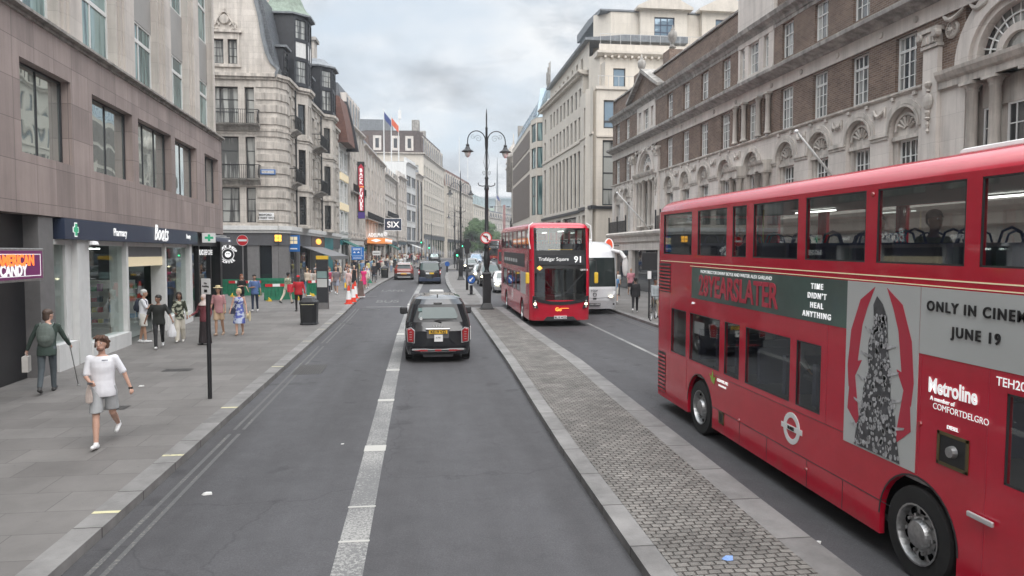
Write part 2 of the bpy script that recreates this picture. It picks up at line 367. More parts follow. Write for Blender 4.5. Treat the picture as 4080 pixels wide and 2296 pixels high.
M['kerb'] = bricks('kerb', (0.205,0.198,0.192), (0.255,0.247,0.24), (0.09,0.085,0.08), 1.25, 9.0, 0.014, off=0.0, vertical=False, rough=0.7, bump=0.5, var=0.38, vs=1.6, dirt=0.4, distort=(6.0, 0.02))
M['stone_cream'] = bricks('stone_cream', (0.65,0.605,0.565), (0.69,0.645,0.60), (0.5,0.46,0.43), 0.95, 0.43, 0.006, bump=0.1, var=0.14, vs=0.9, streak=0.16)
M['mansard_brown'] = mat('mansard_brown', (.085,.066,.062), .8, var=.25, scale=2)
M['cream_moulding'] = mat('cream_moulding', (0.63,0.585,0.545), 0.8, var=0.12, scale=1.3, streak=0.25)
M['cobble'] = bricks('cobble', (0.175,0.163,0.15), (0.25,0.234,0.215), (0.108,0.10,0.09), 0.135, 0.095, 0.012, off=0.5, vertical=False, rot=1, rough=0.72, bump=1.0, var=0.42, vs=1.6, dist=0.03, distort=(2.2, 0.085), smooth=0.9, dirt=0.3)
M['white_line'] = worn('white_line', (0.34,0.335,0.32), (0.15,0.15,0.15), 0.66, 34.0)
M['worn_letter'] = worn('worn_letter', (0.34,0.335,0.32), (0.10,0.10,0.10), 0.70, 9.0)
M['white_patch'] = worn('white_patch', (0.46,0.45,0.42), (0.3,0.3,0.3), 0.5, 30.0)
M['cream_line'] = worn('cream_line', (0.23,0.22,0.195), (0.10,0.10,0.10), 0.74, 20.0)
M['kerb_yellow'] = worn('kerb_yellow', (0.62,0.58,0.36), (0.3,0.29,0.24), 0.52, 15.0)
M['stone'] = bricks('stone', (0.57,0.525,0.475), (0.62,0.575,0.525), (0.40,0.365,0.33), 0.95, 0.43, 0.006, bump=0.12, var=0.2, vs=0.9, streak=0.28)
M['stone_pale'] = bricks('stone_pale', (0.60,0.55,0.505), (0.65,0.60,0.55), (0.47,0.43,0.395), 1.1, 0.75, 0.006, bump=0.1, var=0.14, vs=0.8, streak=0.2)
M['stone_trim'] = mat('stone_trim', (0.55,0.505,0.455), 0.8, var=0.16, scale=1.3, bump=0.15, bscale=14, streak=0.42)
M['stone_dirty'] = mat('stone_dirty', (0.36,0.34,0.315), 0.85, var=0.3, scale=1.7, bump=0.2, bscale=12, streak=0.45)
M['cream_stone'] = bricks('cream_stone', (0.60,0.55,0.48), (0.63,0.58,0.51), (0.47,0.43,0.38), 1.6, 0.9, 0.006, bump=0.08, var=0.08, vs=0.7, streak=0.1)
M['cream_trim'] = mat('cream_trim', (0.58,0.53,0.465), 0.75, var=0.08, scale=1.5, streak=0.14)
M['granite'] = bricks('granite', (0.31,0.25,0.232), (0.41,0.33,0.305), (0.18,0.145,0.138), 1.02, 0.92, 0.008, off=0.0, rough=0.55, bump=0.1, var=0.16, vs=0.6, streak=0.22)
M['brick'] = bricks('brick', (0.115,0.07,0.052), (0.195,0.13,0.095), (0.24,0.205,0.175), 0.225, 0.075, 0.010, bump=0.3, var=0.35, vs=1.1)
M['brick_red'] = bricks('brick_red', (0.14,0.062,0.05), (0.20,0.09,0.07), (0.18,0.13,0.11), 0.225, 0.075, 0.008, bump=0.3, var=0.3, vs=1.1)
M['brick_brown'] = mat('brick_brown', (0.135,0.095,0.082), 0.85, var=0.25, scale=3, bump=0.2)
M['slate'] = bricks('slate', (0.10,0.11,0.125), (0.15,0.16,0.175), (0.06,0.065,0.07), 0.3, 0.2, 0.01, rough=0.5, bump=0.3, var=0.25)
M['lead'] = mat('lead', (0.17,0.185,0.2), 0.5, var=0.2, scale=3, streak=0.2)
M['metal_roof'] = mat('metal_roof', (0.30,0.36,0.39), 0.3, 0.5, var=0.12, scale=1)
M['copper'] = mat('copper', (0.20,0.25,0.20), 0.6, var=0.2, scale=3, streak=0.3)
M['louver'] = mat('louver', (0.165,0.14,0.125), 0.6, var=0.1)
M['black_paint'] = mat('black_paint', (0.018,0.018,0.02), 0.35, var=0.2)
M['black_iron'] = mat('black_iron', (0.016,0.017,0.019), 0.42, bump=0.1, bscale=40)
M['black_timber'] = mat('black_timber', (0.028,0.03,0.036), 0.45, var=0.2)
M['dark_panel'] = mat('dark_panel', (0.035,0.037,0.042), 0.4, var=0.1)
M['grey_panel'] = mat('grey_panel', (0.10,0.10,0.108), 0.5, var=0.08)
M['grey_pillar'] = mat('grey_pillar', (0.17,0.165,0.165), 0.45, var=0.1)
M['spandrel'] = mat('spandrel', (0.34,0.33,0.315), 0.6, var=0.06, scale=1)
M['white_frame'] = mat('white_frame', (0.74,0.74,0.72), 0.45)
M['white_plaster'] = mat('white_plaster', (0.66,0.66,0.65), 0.6, var=0.05, streak=0.1)
M['navy'] = mat('navy', (0.028,0.040,0.075), 0.4)
M['blue_sign'] = mat('blue_sign', (0.02,0.14,0.42), 0.35)
M['white'] = mat('white', (0.8,0.8,0.8), 0.4)
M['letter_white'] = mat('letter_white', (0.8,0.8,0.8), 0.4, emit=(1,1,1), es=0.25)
M['teal'] = mat('teal', (0.02,0.20,0.22), 0.5)
M['yellow'] = mat('yellow', (0.75,0.48,0.04), 0.45)
M['red'] = mat('red', (0.55,0.03,0.035), 0.4)
M['orange_light'] = mat('orange_light', (0.8,0.35,0.05), 0.5, emit=(1.0,0.45,0.08), es=0.8)
M['g_dark'] = glassm('g_dark', (0.022,0.026,0.03), 0.03, wave=0.08)
M['g_room'] = glassm('g_room', (0.03,0.033,0.035), 0.05, wave=0.1, curtain=((0.36,0.37,0.35), 1.7))
M['g_net'] = glassm('g_net', (0.10,0.105,0.105), 0.05, wave=0.1, curtain=((0.42,0.43,0.41), 2.6))
M['g_mirror'] = glassm('g_mirror', (0.60,0.65,0.62), 0.02, 0.8, wave=0.22, wscale=0.75)
M['g_teal'] = glassm('g_teal', (0.05,0.11,0.115), 0.03, 0.15, wave=0.08, curtain=((0.26,0.38,0.37), 3.0))
M['g_blue'] = glassm('g_blue', (0.2,0.28,0.35), 0.03, 0.5, wave=0.06)
M['shop_glass'] = clearglass('shop_glass', (0.80,0.86,0.84), 0.75)
M['bus_glass'] = clearglass('bus_glass', (0.64,0.65,0.63), 1.0, base=0.13)
M['car_glass'] = glassm('car_glass', (0.02,0.028,0.028), 0.03, 0.0, spec=0.45)
M['car_glass_g'] = glassm('car_glass_g', (0.055,0.085,0.083), 0.03, 0.0, spec=0.5)
def busred():
    m, t, b = newmat('bus_red'); b.inputs['Roughness'].default_value = .2; b.inputs['Coat Weight'].default_value = .5; b.inputs['Coat Roughness'].default_value = .06
    tcn = N(t, 'ShaderNodeTexCoord'); sp = N(t, 'ShaderNodeSeparateXYZ'); LK(t, tcn, 'Object', sp, 0); nz = N(t, 'ShaderNodeTexNoise', i_Scale=3.0, i_Detail=6.0, i_Roughness=.65); LK(t, tcn, 'Object', nz, 'Vector')
    # dried road dirt thrown up along the skirt
    a = N(t, 'ShaderNodeMath', operation='MULTIPLY_ADD', i_1=1.1, i_2=-0.15); LK(t, nz, 0, a, 0); c = N(t, 'ShaderNodeMath', operation='SUBTRACT'); LK(t, a, 0, c, 0); LK(t, sp, 2, c, 1)
    r = ramp(t, [(0.0, (0,)*3), (0.35, (.45,)*3)]); LK(t, c, 0, r, 0); r2 = ramp(t, [(.3, (.50,.009,.030)), (.7, (.58,.012,.040))]); LK(t, nz, 0, r2, 0)
    mx = N(t, 'ShaderNodeMix', data_type='RGBA'); LK(t, r, 0, mx, 0); LK(t, r2, 0, mx, 6); mx.inputs[7].default_value = (.16,.09,.075,1); t.links.new(mx.outputs[2], b.inputs['Base Color'])
    n2_ = N(t, 'ShaderNodeTexNoise', i_Scale=.9, i_Detail=1.0); LK(t, tcn, 'Object', n2_, 'Vector'); bp = N(t, 'ShaderNodeBump', i_Strength=.12, i_Distance=.06); LK(t, n2_, 0, bp, 'Height'); LK(t, bp, 0, b, 'Normal'); LK(t, bp, 0, b, 'Coat Normal'); return m
M['bus_red'] = busred()
M['bus_red_far'] = mat('bus_red_far', (0.38,0.03,0.035), 0.35, var=0.1)
M['rubber'] = mat('rubber', (0.02,0.02,0.02), 0.8, var=0.2)
M['chrome'] = mat('chrome', (0.75,0.75,0.76), 0.3, 0.7)
M['steel'] = mat('steel', (0.42,0.42,0.42), 0.35, 0.8, var=0.2, scale=20)
M['taxi_black'] = mat('taxi_black', (0.008,0.009,0.012), 0.12, coat=1.0)
M['screen_glass'] = clearglass('screen_glass', (0.6,0.62,0.6), 0.8, base=0.12)
M['plastic'] = mat('plastic', (0.03,0.03,0.032), 0.55)
M['tail_red'] = mat('tail_red', (0.26,0.008,0.012), 0.2, coat=1.0, emit=(1,0.03,0.03), es=0.03)
M['lamp_on'] = mat('lamp_on', (0.9,0.85,0.6), 0.3, emit=(1,0.9,0.6), es=4.0)
M['plate_y'] = mat('plate_y', (0.75,0.45,0.05), 0.4)
M['black_text'] = mat('black_text', (0.015,0.015,0.015), 0.5)
# ================================================================ ground, road, pavements
def interp(pts, y):
    if y <= pts[0][0]: return pts[0][1]
    for (a, b), (c, d) in zip(pts, pts[1:]):
        if y <= c: return b + (d-b)*(y-a)/(c-a)
    return pts[-1][1]
KL = [(-30,-3.72),(36,-3.66),(42,-3.75),(49,-3.72),(60,-3.45),(76,-2.75),(90,-1.6),(104,-.35),(135,1.6),(165,4.6),(200,9.5),(250,18),(330,34)]
KR = [(-30,9.5),(50,9.5),(80,10.0),(100,10.9),(125,13.2),(150,16.5),(200,25),(260,37),(330,55)]
kl = lambda y: interp(KL, y)
kr = lambda y: interp(KR, y)
def ys(a, b, st=4.0):
    n = max(1, int(math.ceil((b-a)/st))); return sorted({a + (b-a)*i/n for i in range(n+1)} | ({150.0} if a < 150 < b else set()))
def strip(name, fa, fb, y0, y1, h, m, st=4.0, side=None, kind='structure', parent=None):
    """ground strip between x=fa(y) and x=fb(y), raised by h; side: sheets down to the road"""
    mb = MB(); Y = ys(y0, y1, st)
    for p, q in zip(Y, Y[1:]):
        mb.quad((fa(p), p, gz(p)+h), (fb(p), p, gz(p)+h), (fb(q), q, gz(q)+h), (fa(q), q, gz(q)+h))
        if side:
            for f in (fa, fb):
                mb.quad((f(p), p, gz(p)-.02), (f(q), q, gz(q)-.02), (f(q), q, gz(q)+h), (f(p), p, gz(p)+h))
    if side:
        for p in (Y[0], Y[-1]):
            mb.quad((fa(p), p, gz(p)-.02), (fb(p), p, gz(p)-.02), (fb(p), p, gz(p)+h), (fa(p), p, gz(p)+h))
    o = mb.build(name, m, parent, fixn=False)
    if kind: o['kind'] = kind
    return o
mb = MB()
for p, q in ((-79, 150), (150, 2500)):
    mb.quad((-1500, p, gz(p)), (1500, p, gz(p)), (1500, q, gz(q)), (-1500, q, gz(q)))
mb.build('road', M['asphalt'], fixn=False)['kind'] = 'structure'
strip('pavement', lambda y: -60, lambda y: kl(y)-.30, -78, 330, .115, M['paving'])
strip('kerb', lambda y: kl(y)-.32, kl, -78, 330, .12, M['kerb'], side=1)
strip('pavement', lambda y: kr(y)+.30, lambda y: 80, -78, 330, .115, M['paving'])
strip('kerb', kr, lambda y: kr(y)+.32, -78, 330, .12, M['kerb'], side=1)
# cobbled median reservation beside our lane
m1l = lambda y: interp([(-20,2.22),(12,2.24),(20,2.38),(37.4,2.46)], y)
m1r = lambda y: interp([(-20,4.28),(8,4.32),(20,4.5),(28,4.3),(37.4,4.2)], y)
strip('kerb', m1l, lambda y: m1l(y)+.28, -20, 37.4, .12, M['kerb'], st=3, side=1)
strip('kerb', lambda y: m1r(y)-.42, m1r, -20, 37.4, .12, M['kerb'], st=3, side=1)
strip('median', lambda y: m1l(y)+.27, lambda y: m1r(y)-.41, -20, 37.2, .125, M['cobble'], st=3)
strip('kerb', lambda y: m1l(y)+.27, lambda y: m1r(y)-.41, 37.2, 37.4, .12, M['kerb'], side=1)
def island(y0, y1, lf, rf):
    strip('kerb', lf, rf, y0, y1, .12, M['kerb'], st=3, side=1)
    strip('median', lambda y: lf(y)+.3, lambda y: rf(y)-.25, y0+.35, y1-.35, .126, M['paving'], st=3)
island(39.2, 86.5, lambda y: interp([(39,2.35),(40,2.12),(44,2.0),(60,2.05),(72,2.3),(86.5,2.95)], y), lambda y: interp([(39,3.3),(40.5,3.6),(50,3.85),(64,4.15),(86.5,4.6)], y))
island(94.5, 124, lambda y: interp([(94,3.1),(110,4.4),(124,6.0)], y), lambda y: interp([(94,4.7),(110,5.9),(124,7.2)], y))
island(130, 165, lambda y: interp([(130,6.4),(165,9.9)], y), lambda y: interp([(130,7.6),(165,11.4)], y))
# painted markings (each a thin sheet above the road)
wl = lambda y: interp([(-20,-.82),(26,-.80),(42,-.62),(60,-.1),(80,.7),(95,1.25),(125,3.2),(150,5.4)], y)
strip('lane_line', lambda y: wl(y)-.14, lambda y: wl(y)+.19, 3, 150, .004, M['white_line'], st=2, kind='structure')
for y, w in ((8.25,.05),(9.35,.05),(11.9,.35),(15.7,.22),(27.2,.5),(40.5,.9),(19.5,.2)):
    strip('lane_line', lambda q: wl(q)-.15, lambda q: wl(q)+.20, y, y+w, .008, M['white_patch'])
for a, b in ((3, 13.3),(13.6,24.5),(25.2,38.6)):
    strip('yellow_line', lambda y: kl(y)+.24, lambda y: kl(y)+.30, a, b, .004, M['cream_line'], st=2)
    strip('yellow_line', lambda y: kl(y)+.40, lambda y: kl(y)+.46, a, b, .004, M['cream_line'], st=2)
for y, w in ((9.2,.08),(11.6,.08),(14.9,.09),(19.8,.07),(24.9,.06),(28.3,.06),(30.4,.06),(34.6,.06)):
    strip('kerb_mark', lambda q: kl(q)-.31, lambda q: kl(q)+.002, y, y+w, .124, M['kerb_yellow'])
for a, b in ((-10,6),(14,30.5),(32,38),(44,50),(56,62)):
    strip('lane_line', lambda y: 7.02, lambda y: 7.15, a, b, .004, M['white_line'], st=2)
for k in (0, 1): strip('yellow_line', lambda y: kr(y)-.34-.17*k, lambda y: kr(y)-.27-.17*k, 3, 60, .004, M['cream_line'], st=3)
strip('stop_line', lambda y: -2.95, lambda y: -.95, 39.35, 39.6, .004, M['white_line'])
def road_text(body, x, y, size, sx, sy):
    me = text_mesh(body, size, depth=0.0005, bold=0.02).copy(); me.transform(Matrix.Rotation(R(-90), 4, 'X')); me.transform(Matrix.Diagonal((sx, sy, 1, 1)))
    me.materials.clear(); me.materials.append(M['worn_letter']); o = link('road_lettering', me, None, (x, y, gz(y)+.006)); o['kind'] = 'structure'
    o.rotation_euler = (math.atan(SL), 0, 0)
road_text('BUS', -2.0, 43.2, 1.0, .8, 2.6); road_text('LANE', -2.05, 53.0, 1.0, .7, 2.8)
# iron covers and repairs
def cover(name, x, y, w, l, m, h=.005):
    mb = MB(); mb.quad((x-w/2, y-l/2, gz(y-l/2)+h), (x+w/2, y-l/2, gz(y-l/2)+h), (x+w/2, y+l/2, gz(y+l/2)+h), (x-w/2, y+l/2, gz(y+l/2)+h)); o = mb.build(name, m, fixn=False); o['kind'] = 'structure'
M['iron_cover'] = bricks('iron_cover', (0.075,0.07,0.068), (0.10,0.095,0.09), (0.03,0.03,0.03), .09, .06, .012, vertical=False, rough=.5, bump=.6)
cover('drain_cover', -3.0, 20.0, .75, 1.5, M['iron_cover']); cover('drain_cover', -3.25, 31.5, .5, .5, M['iron_cover']); cover('drain_cover', -3.2, 47.5, .6, .5, M['iron_cover'])
cover('manhole_cover', -6.1, 15.2, .5, .35, M['iron_cover'], .121); cover('manhole_cover', -6.3, 19.6, .7, .4, M['iron_cover'], .121); cover('manhole_cover', -2.6, 37.9, .9, .5, M['iron_cover'])
M['patch'] = mat('patch', (0.075,0.075,0.078), .85, var=.2, scale=8, bump=.4, bscale=70)
cover('road_patch', 1.2, 52, 1.5, 7, M['patch'], .003); cover('road_patch', 3.3, 38.3, 2.6, 1.3, M['patch'], .0035); cover('road_patch', .7, 33, .9, 5, M['patch'], .003)
# litter on the road
def litter(label, x, y, s, m, h=.004):
    mb = MB(); r = random.random()*3
    pts = [(s*math.cos(r+a), s*.7*math.sin(r+a)) for a in (0, 1.1, 2.4, 3.3, 4.9)]
    mb.rings([[(p[0], p[1], 0) for p in pts], [(p[0]*.8+.01, p[1]*.7, s*.35) for p in pts]])
    tag(mb.build('litter', m, None, (x, y, gz(y)+h)), label, 'litter')
M['paper'] = mat('paper', (.65,.65,.63), .8); M['blue_plastic'] = mat('blue_plastic', (.25,.4,.75), .3)
litter('torn white scrap of paper on the asphalt left of the lane line', -2.9, 10.1, .075, M['paper'])
litter('small white paper scrap on the road close to the worn lane line', -1.35, 12.4, .03, M['paper'])
litter('crumpled blue plastic scrap on the cobbled median', 3.15, 7.05, .07, M['blue_plastic'], .13)
litter('thin white stick lying by the median kerb under the near red bus', 4.46, 7.6, .05, M['paper'], .004)
litter('pale cigarette packet lying on the paving left of the sign post', -6.4, 17.4, .07, M['paper'], .122)
# ================================================================ buildings
def frame_xf(P, Q):
    """facade frame: +X runs P->Q along the wall as seen from the street, -Y faces the street"""
    a = math.atan2(Q[1]-P[1], Q[0]-P[0]); return P, a, math.hypot(Q[0]-P[0], Q[1]-P[1])
_wc = {}
def win_mesh(w, h, nx, ny, fm, pm, fr=.07, bar=.035, tr=None, dep=.06, wide=None):
    key = (round(w, 2), round(h, 2), nx, ny, fm, pm, fr, bar, tr, wide)
    if key in _wc: return _wc[key]
    a = MB(); d = dep
    a.box(0, fr, 0, d, 0, h); a.box(w-fr, w, 0, d, 0, h); a.box(fr, w-fr, 0, d, 0, fr); a.box(fr, w-fr, 0, d, h-fr, h)
    for i in range(1, nx):
        x = w*i/nx; b = bar*(2 if wide and i % wide == 0 else 1); a.box(x-b/2, x+b/2, .012, d-.01, fr, h-fr)
    zs = [h*i/ny for i in range(1, ny)]
    for z in zs: a.box(fr, w-fr, .015, d-.012, z-bar/2, z+bar/2)
    if tr: a.box(fr, w-fr, .003, d-.003, h*tr-bar*.9, h*tr+bar*.9)
    g = MB(); g.quad((fr*.5, d-.02, fr*.5), (w-fr*.5, d-.02, fr*.5), (w-fr*.5, d-.02, h-fr*.5), (fr*.5, d-.02, h-fr*.5))
    _wc[key] = (a.mesh('window', M[fm]), g.mesh('pane', M[pm])); return _wc[key]
def window(par, u, z, w, h, y=.15, nx=2, ny=3, fm='white_frame', pm='g_room', T=None, **k):
    a, b = win_mesh(w, h, nx, ny, fm, pm, **k)
    o = link('window', a, par, (u, y, z))
    if T is not None: o.matrix_basis = T @ Matrix.Translation((u, y, z))
    link('pane', b, o); return o
class Bld:
    def __init__(s, name, label, P, Q, z0, cat='building'):
        s.P, s.a, s.L = frame_xf(P, Q); s.z0 = z0
        s.r = thing(name, label, cat, (P[0], P[1], z0), s.a)
    def z(s, w): return w - s.z0
    def put(s, name, mb, m, **k): return mb.build(name, m if isinstance(m, list) else M[m] if isinstance(m, str) else m, s.r, **k)
    def sub(s, P, Q):
        """matrix from the facade frame P->Q (world) into this building's local space"""
        a = math.atan2(Q[1]-P[1], Q[0]-P[0])
        w = Matrix.Translation((P[0], P[1], s.z0)) @ Matrix.Rotation(a, 4, 'Z')
        return (Matrix.Translation(s.r.location) @ Matrix.Rotation(s.r.rotation_euler[2], 4, 'Z')).inverted() @ w
    def each(s, name, m, boxes, **k):
        for q in boxes: s.put(name, MB().box(*q), m, **k)
def rails(mb, u0, u1, z0, z1, y, st=.12, r=.012, knob=False):
    mb.box(u0, u1, y-.02, y+.02, z1-.04, z1); mb.box(u0, u1, y-.015, y+.015, z0, z0+.03)
    n = max(2, int((u1-u0)/st))
    for i in range(n+1):
        x = u0 + (u1-u0)*i/n; mb.box(x-r, x+r, y-r, y+r, z0, z1-.02)

# ---------------------------------------------------------------- chemist's block on the left (granite podium, stone piers)
b = Bld('shop_building', 'pale stone office building over a pinkish granite storey and a dark blue chemist shopfront', (-8.6+.53, -15), (-9.92, 37.65), 0)
O = 15.0  # distance from building corner to the measured frame origin
b.r.location = (-8.6+.035*15, -15, 0); b.r.rotation_euler = (0, 0, math.atan2(52.65, -9.92-(-8.6+.035*15))); Z = b.z
wn = [(1.6,4.3),(5.7,8.4),(9.8,12.5),(13.9,16.6),(18.08,20.74),(22.1,25.3),(25.83,29.45),(29.95,33.05),(34.4,36.9)]
mb = MB(); mb.wall(0, 52.67, 4.32, 8.98, [(a+O, c+O, 5.73, 7.91) for a, c in wn if a+O < 52], y=-.12, d=.42)
mb.box(0, 52.67, .302, 1.2, 4.33, 8.97) if False else None
mb.quad((0,-.12,4.32),(52.67,-.12,4.32),(52.67,1.2,4.32),(0,1.2,4.32))
mb.quad((52.67,-.12,4.32),(52.67,14,4.32),(52.67,14,8.98),(52.67,-.12,8.98)); mb.quad((0,-.12,4.32),(0,14,4.32),(0,14,8.98),(0,-.12,8.98))
b.put('podium_wall', mb, 'granite')
for a, c in wn:
    nx = 3 if c-a > 3.2 else 2
    window(b.r, a+O, 5.73, c-a, 2.18, y=.12, nx=nx, ny=1, fm='dark_panel', pm='g_mirror', fr=.05, bar=.03)
mb = MB(); mb.prism([(-.02,8.96),(-.30,9.0),(-.30,9.07),(.35,9.17),(.35,8.96)], 0, 52.69, 'x'); mb.prism([(-.02,8.86),(-.17,8.9),(-.17,8.97),(-.02,8.97)], 0, 52.69, 'x')
b.put('ledge', mb, 'stone_dirty')
bays = [(u, u+(2.62 if u < 36 else 1.9)) for u in (2.0,6.05,10.1,14.1,18.05,22.1,26.25,30.3,34.4)]
mb = MB(); mb.wall(0, 52.5, 9.1, 26, [(a+O, c+O, 9.1, 25) for a, c in bays], y=.1, d=.42)
mb.quad((52.5,.1,9.0),(52.5,14,9.0),(52.5,14,26),(52.5,.1,26)); mb.quad((0,.1,9.0),(0,14,9.0),(0,14,26),(0,.1,26))
for a, c in zip(bays[:-1], bays[1:]):
    x0, x1 = a[1]+O, c[0]+O; w = x1-x0
    mb.box(x0+.16, x1-.16, .02, .1, 9.1, 26); mb.box(x0+.32, x1-.32, -.05, .02, 9.1, 26)
mb.box(36.95+O, 37.2+O, .02, .1, 9.1, 26)
b.put('wall', mb, 'stone_pale')
b.each('spandrel', 'spandrel', [(a+O, c+O, .34, .5, z0, z1) for a, c in bays for z0, z1 in ((11.52,13.4),(15.65,17.5),(19.8,21.6)) if a > 10])
b.each('sill', 'spandrel', [(a+O-.02, c+O+.02, .22, .52, 9.1, 9.38) for a, c in bays])
for a, c in bays:
    for z in (9.38, 13.4, 17.5, 21.6): window(b.r, a+O, z, c-a, 2.14 if z < 10 else 2.25, y=.36, nx=2, ny=1, tr=.70, fm='white_frame', pm='g_teal', fr=.06, bar=.07)
mb = MB(); mb.box(0, 52.6, -.2, 14, 26, 26.6); b.put('roof', mb, 'lead')
# ground floor: reveal wall behind, dark candy shop entrance, shop interior
mb = MB(); mb.box(0, 18.9+O, .3, .5, -.2, 4.32); mb.box(37.3+O, 37.67+O, -.05, 14, .3, 4.33); mb.box(32.25+O, 37.3+O, .9, 1.0, .3, 4.32)
b.put('shop_wall', mb, 'black_paint')
mb = MB(); mb.box(18.9+O, 19.66+O, -.05, .8, .1, 4.31); b.put('pillar', mb, 'grey_pillar', bevel=.01)
mb = MB(); mb.box(19.96+O, 32.62+O, -.2, .2, 3.76, 4.30); b.put('fascia', mb, 'navy', bevel=.008)
mb = MB()
for x0, x1, y0 in ((20.98,21.73,-.08),(24.75,24.93,-.02),(28.72,28.9,-.02),(31.9,32.25,-.06),(20.55,20.72,.05),(20.8,20.98,.08)): mb.box(x0+O, x1+O, y0, .5, .2, 3.76)
for x0, x1, zt in ((19.66,20.8,1.05),(21.73,24.75,.86),(28.9,31.9,.98)): mb.box(x0+O, x1+O, -.12, .4, .1, zt)
mb.box(19.66+O, 32.25+O, .06, .3, 3.62, 3.76); b.put('shopfront_frame', mb, 'white_plaster', bevel=.006)
for x0, x1, zb in ((19.66,20.55,1.05),(21.73,24.75,.86),(24.93,26.8,.5),(28.9,31.9,.98)):
    g = MB(); g.quad((x0+O,.12,zb),(x1+O,.12,zb),(x1+O,.12,3.64),(x0+O,.12,3.64)); b.put('shop_window', g, 'shop_glass')
# shop interior
M['shop_in'] = mat('shop_in', (.30,.31,.30), .7); M['shop_floor'] = mat('shop_floor', (.35,.35,.34), .3); M['green_glow'] = mat('green_glow', (.05,.4,.12), .4, emit=(.1,.9,.3), es=.7)
M['ceil_light'] = mat('ceil_light', (.8,.8,.8), .4, emit=(.95,1,.95), es=3.0)
mb = MB(); mb.box(19.66+O, 37.3+O, 7.9, 8.0, .3, 3.8); mb.box(19.6+O, 19.66+O, .85, 8, .3, 3.8); mb.box(19.66+O, 37.3+O, .5, 8, 3.8, 3.9); b.put('interior', mb, 'shop_in')
mb = MB(); mb.quad((19.66+O,.4,.42),(37.3+O,.4,.62),(37.3+O,8,.62),(19.66+O,8,.42)); b.put('shop_floor', mb, 'shop_floor')
rr = random.Random(3)
cols = [(.55,.1,.1),(.1,.3,.5),(.6,.55,.1),(.7,.7,.68),(.1,.4,.2),(.45,.2,.4),(.75,.45,.3),(.2,.25,.3)]
M['goods'] = [mat('goods', c, .5) for c in cols]
for k, (x, y) in enumerate([(22.2,2.2),(23.2,4.4),(24.2,2.0),(25.6,5.2),(27.6,3.6),(29.4,2.0),(30.8,4.0),(31.5,2.0),(26.6,2.6)]):
    mb = MB(); mb.mat(3).box(x+O, x+O+.06, y, y+1.9, .45, 2.3); mb.box(x+O-.2, x+O+.26, y, y+1.9, .45, .6)
    for z in (.75,1.15,1.55,1.95):
        mb.mat(3).box(x+O-.2, x+O+.26, y, y+1.9, z-.03, z)
        for q in range(9): c = rr.randrange(8); mb.mat(c).box(x+O-.18, x+O-.02, y+q*.21, y+q*.21+.16, z, z+rr.uniform(.12,.3)); mb.box(x+O+.08, x+O+.24, y+q*.21, y+q*.21+.16, z, z+rr.uniform(.12,.3))
    b.put('shelf_unit', mb, M['goods'])
b.each('ceiling_light', 'ceil_light', [(x+O, x+O+.9, y, y+.12, 3.55, 3.6) for x, y in ((22.4,1.6),(23.8,3.2),(22.9,5.5),(25.9,2.4),(27.4,5.0),(29.6,1.8),(30.9,3.4),(30.2,6))])
b.each('lit_display', 'green_glow', [(22.6+O, 24.3+O, 6.5, 6.6, 1.9, 2.9), (29.3+O, 31+O, 6.8, 6.9, 2.3, 2.8)])
M['cream_panel'] = mat('cream_panel', (.72,.62,.42), .5, emit=(.9,.75,.5), es=.15)
mb = MB(); mb.box(24.93+O, 28.72+O, .08, .2, 2.95, 3.27); b.put('door_panel', mb, 'cream_panel')
mb = MB(); mb.box(24.93+O, 28.72+O, .1, .25, 3.27, 3.62); b.put('transom', mb, 'grey_panel')
# lettering and crosses
text('Pharmacy', .33, M['letter_white'], b.r, (23.75+O, -.21, 4.02), bold=.004, sx=.85)
text('Boots', .80, M['letter_white'], b.r, (27.62+O, -.24, 4.10), depth=.012, bold=.0, italic=.35, sx=.72, spacing=1.15)
text('Since 1849', .1, M['letter_white'], b.r, (28.1+O, -.21, 3.86))
text('Beauty', .26, M['letter_white'], b.r, (31.2+O, -.21, 4.07), bold=.003, sx=.85)
M['green_sign'] = mat('green_sign', (.02,.22,.12), .4, emit=(.05,.5,.25), es=.25)
mb = MB()
for s_, m_, y in ((1.0,1,-.212),(.84,0,-.216)):
    w = .075*s_+(.0 if m_ else 0); mb.mat(m_)
    mb.box(20.6+O-w, 20.6+O+w, y, -.2, 4.02-.19*s_, 4.02+.19*s_); mb.box(20.6+O-.17*s_, 20.6+O+.17*s_, y+.002, -.2, 4.02-w, 4.02+w)
b.put('green_cross', mb, [M['green_sign'], M['letter_white']])
t = tag(MB().box(-.03,.03,-.55,0,-.21,.21).build('projecting_sign', M['white'], None, (-8.6-.035*32.9-.02+.2, 32.9, 4.07), rz=math.atan2(52.65,-1.845)), 'white square projecting sign with a dark green cross above the coffee shop', 'sign')
t.location = (-9.55+.0, 33.3, 4.07)
mb = MB(); mb.box(-.034,.034,-.47,-.11,-.05,.05); mb.box(-.035,.035,-.34,-.24,-.15,.15); mb.build('green_cross', M['green_sign'], t)
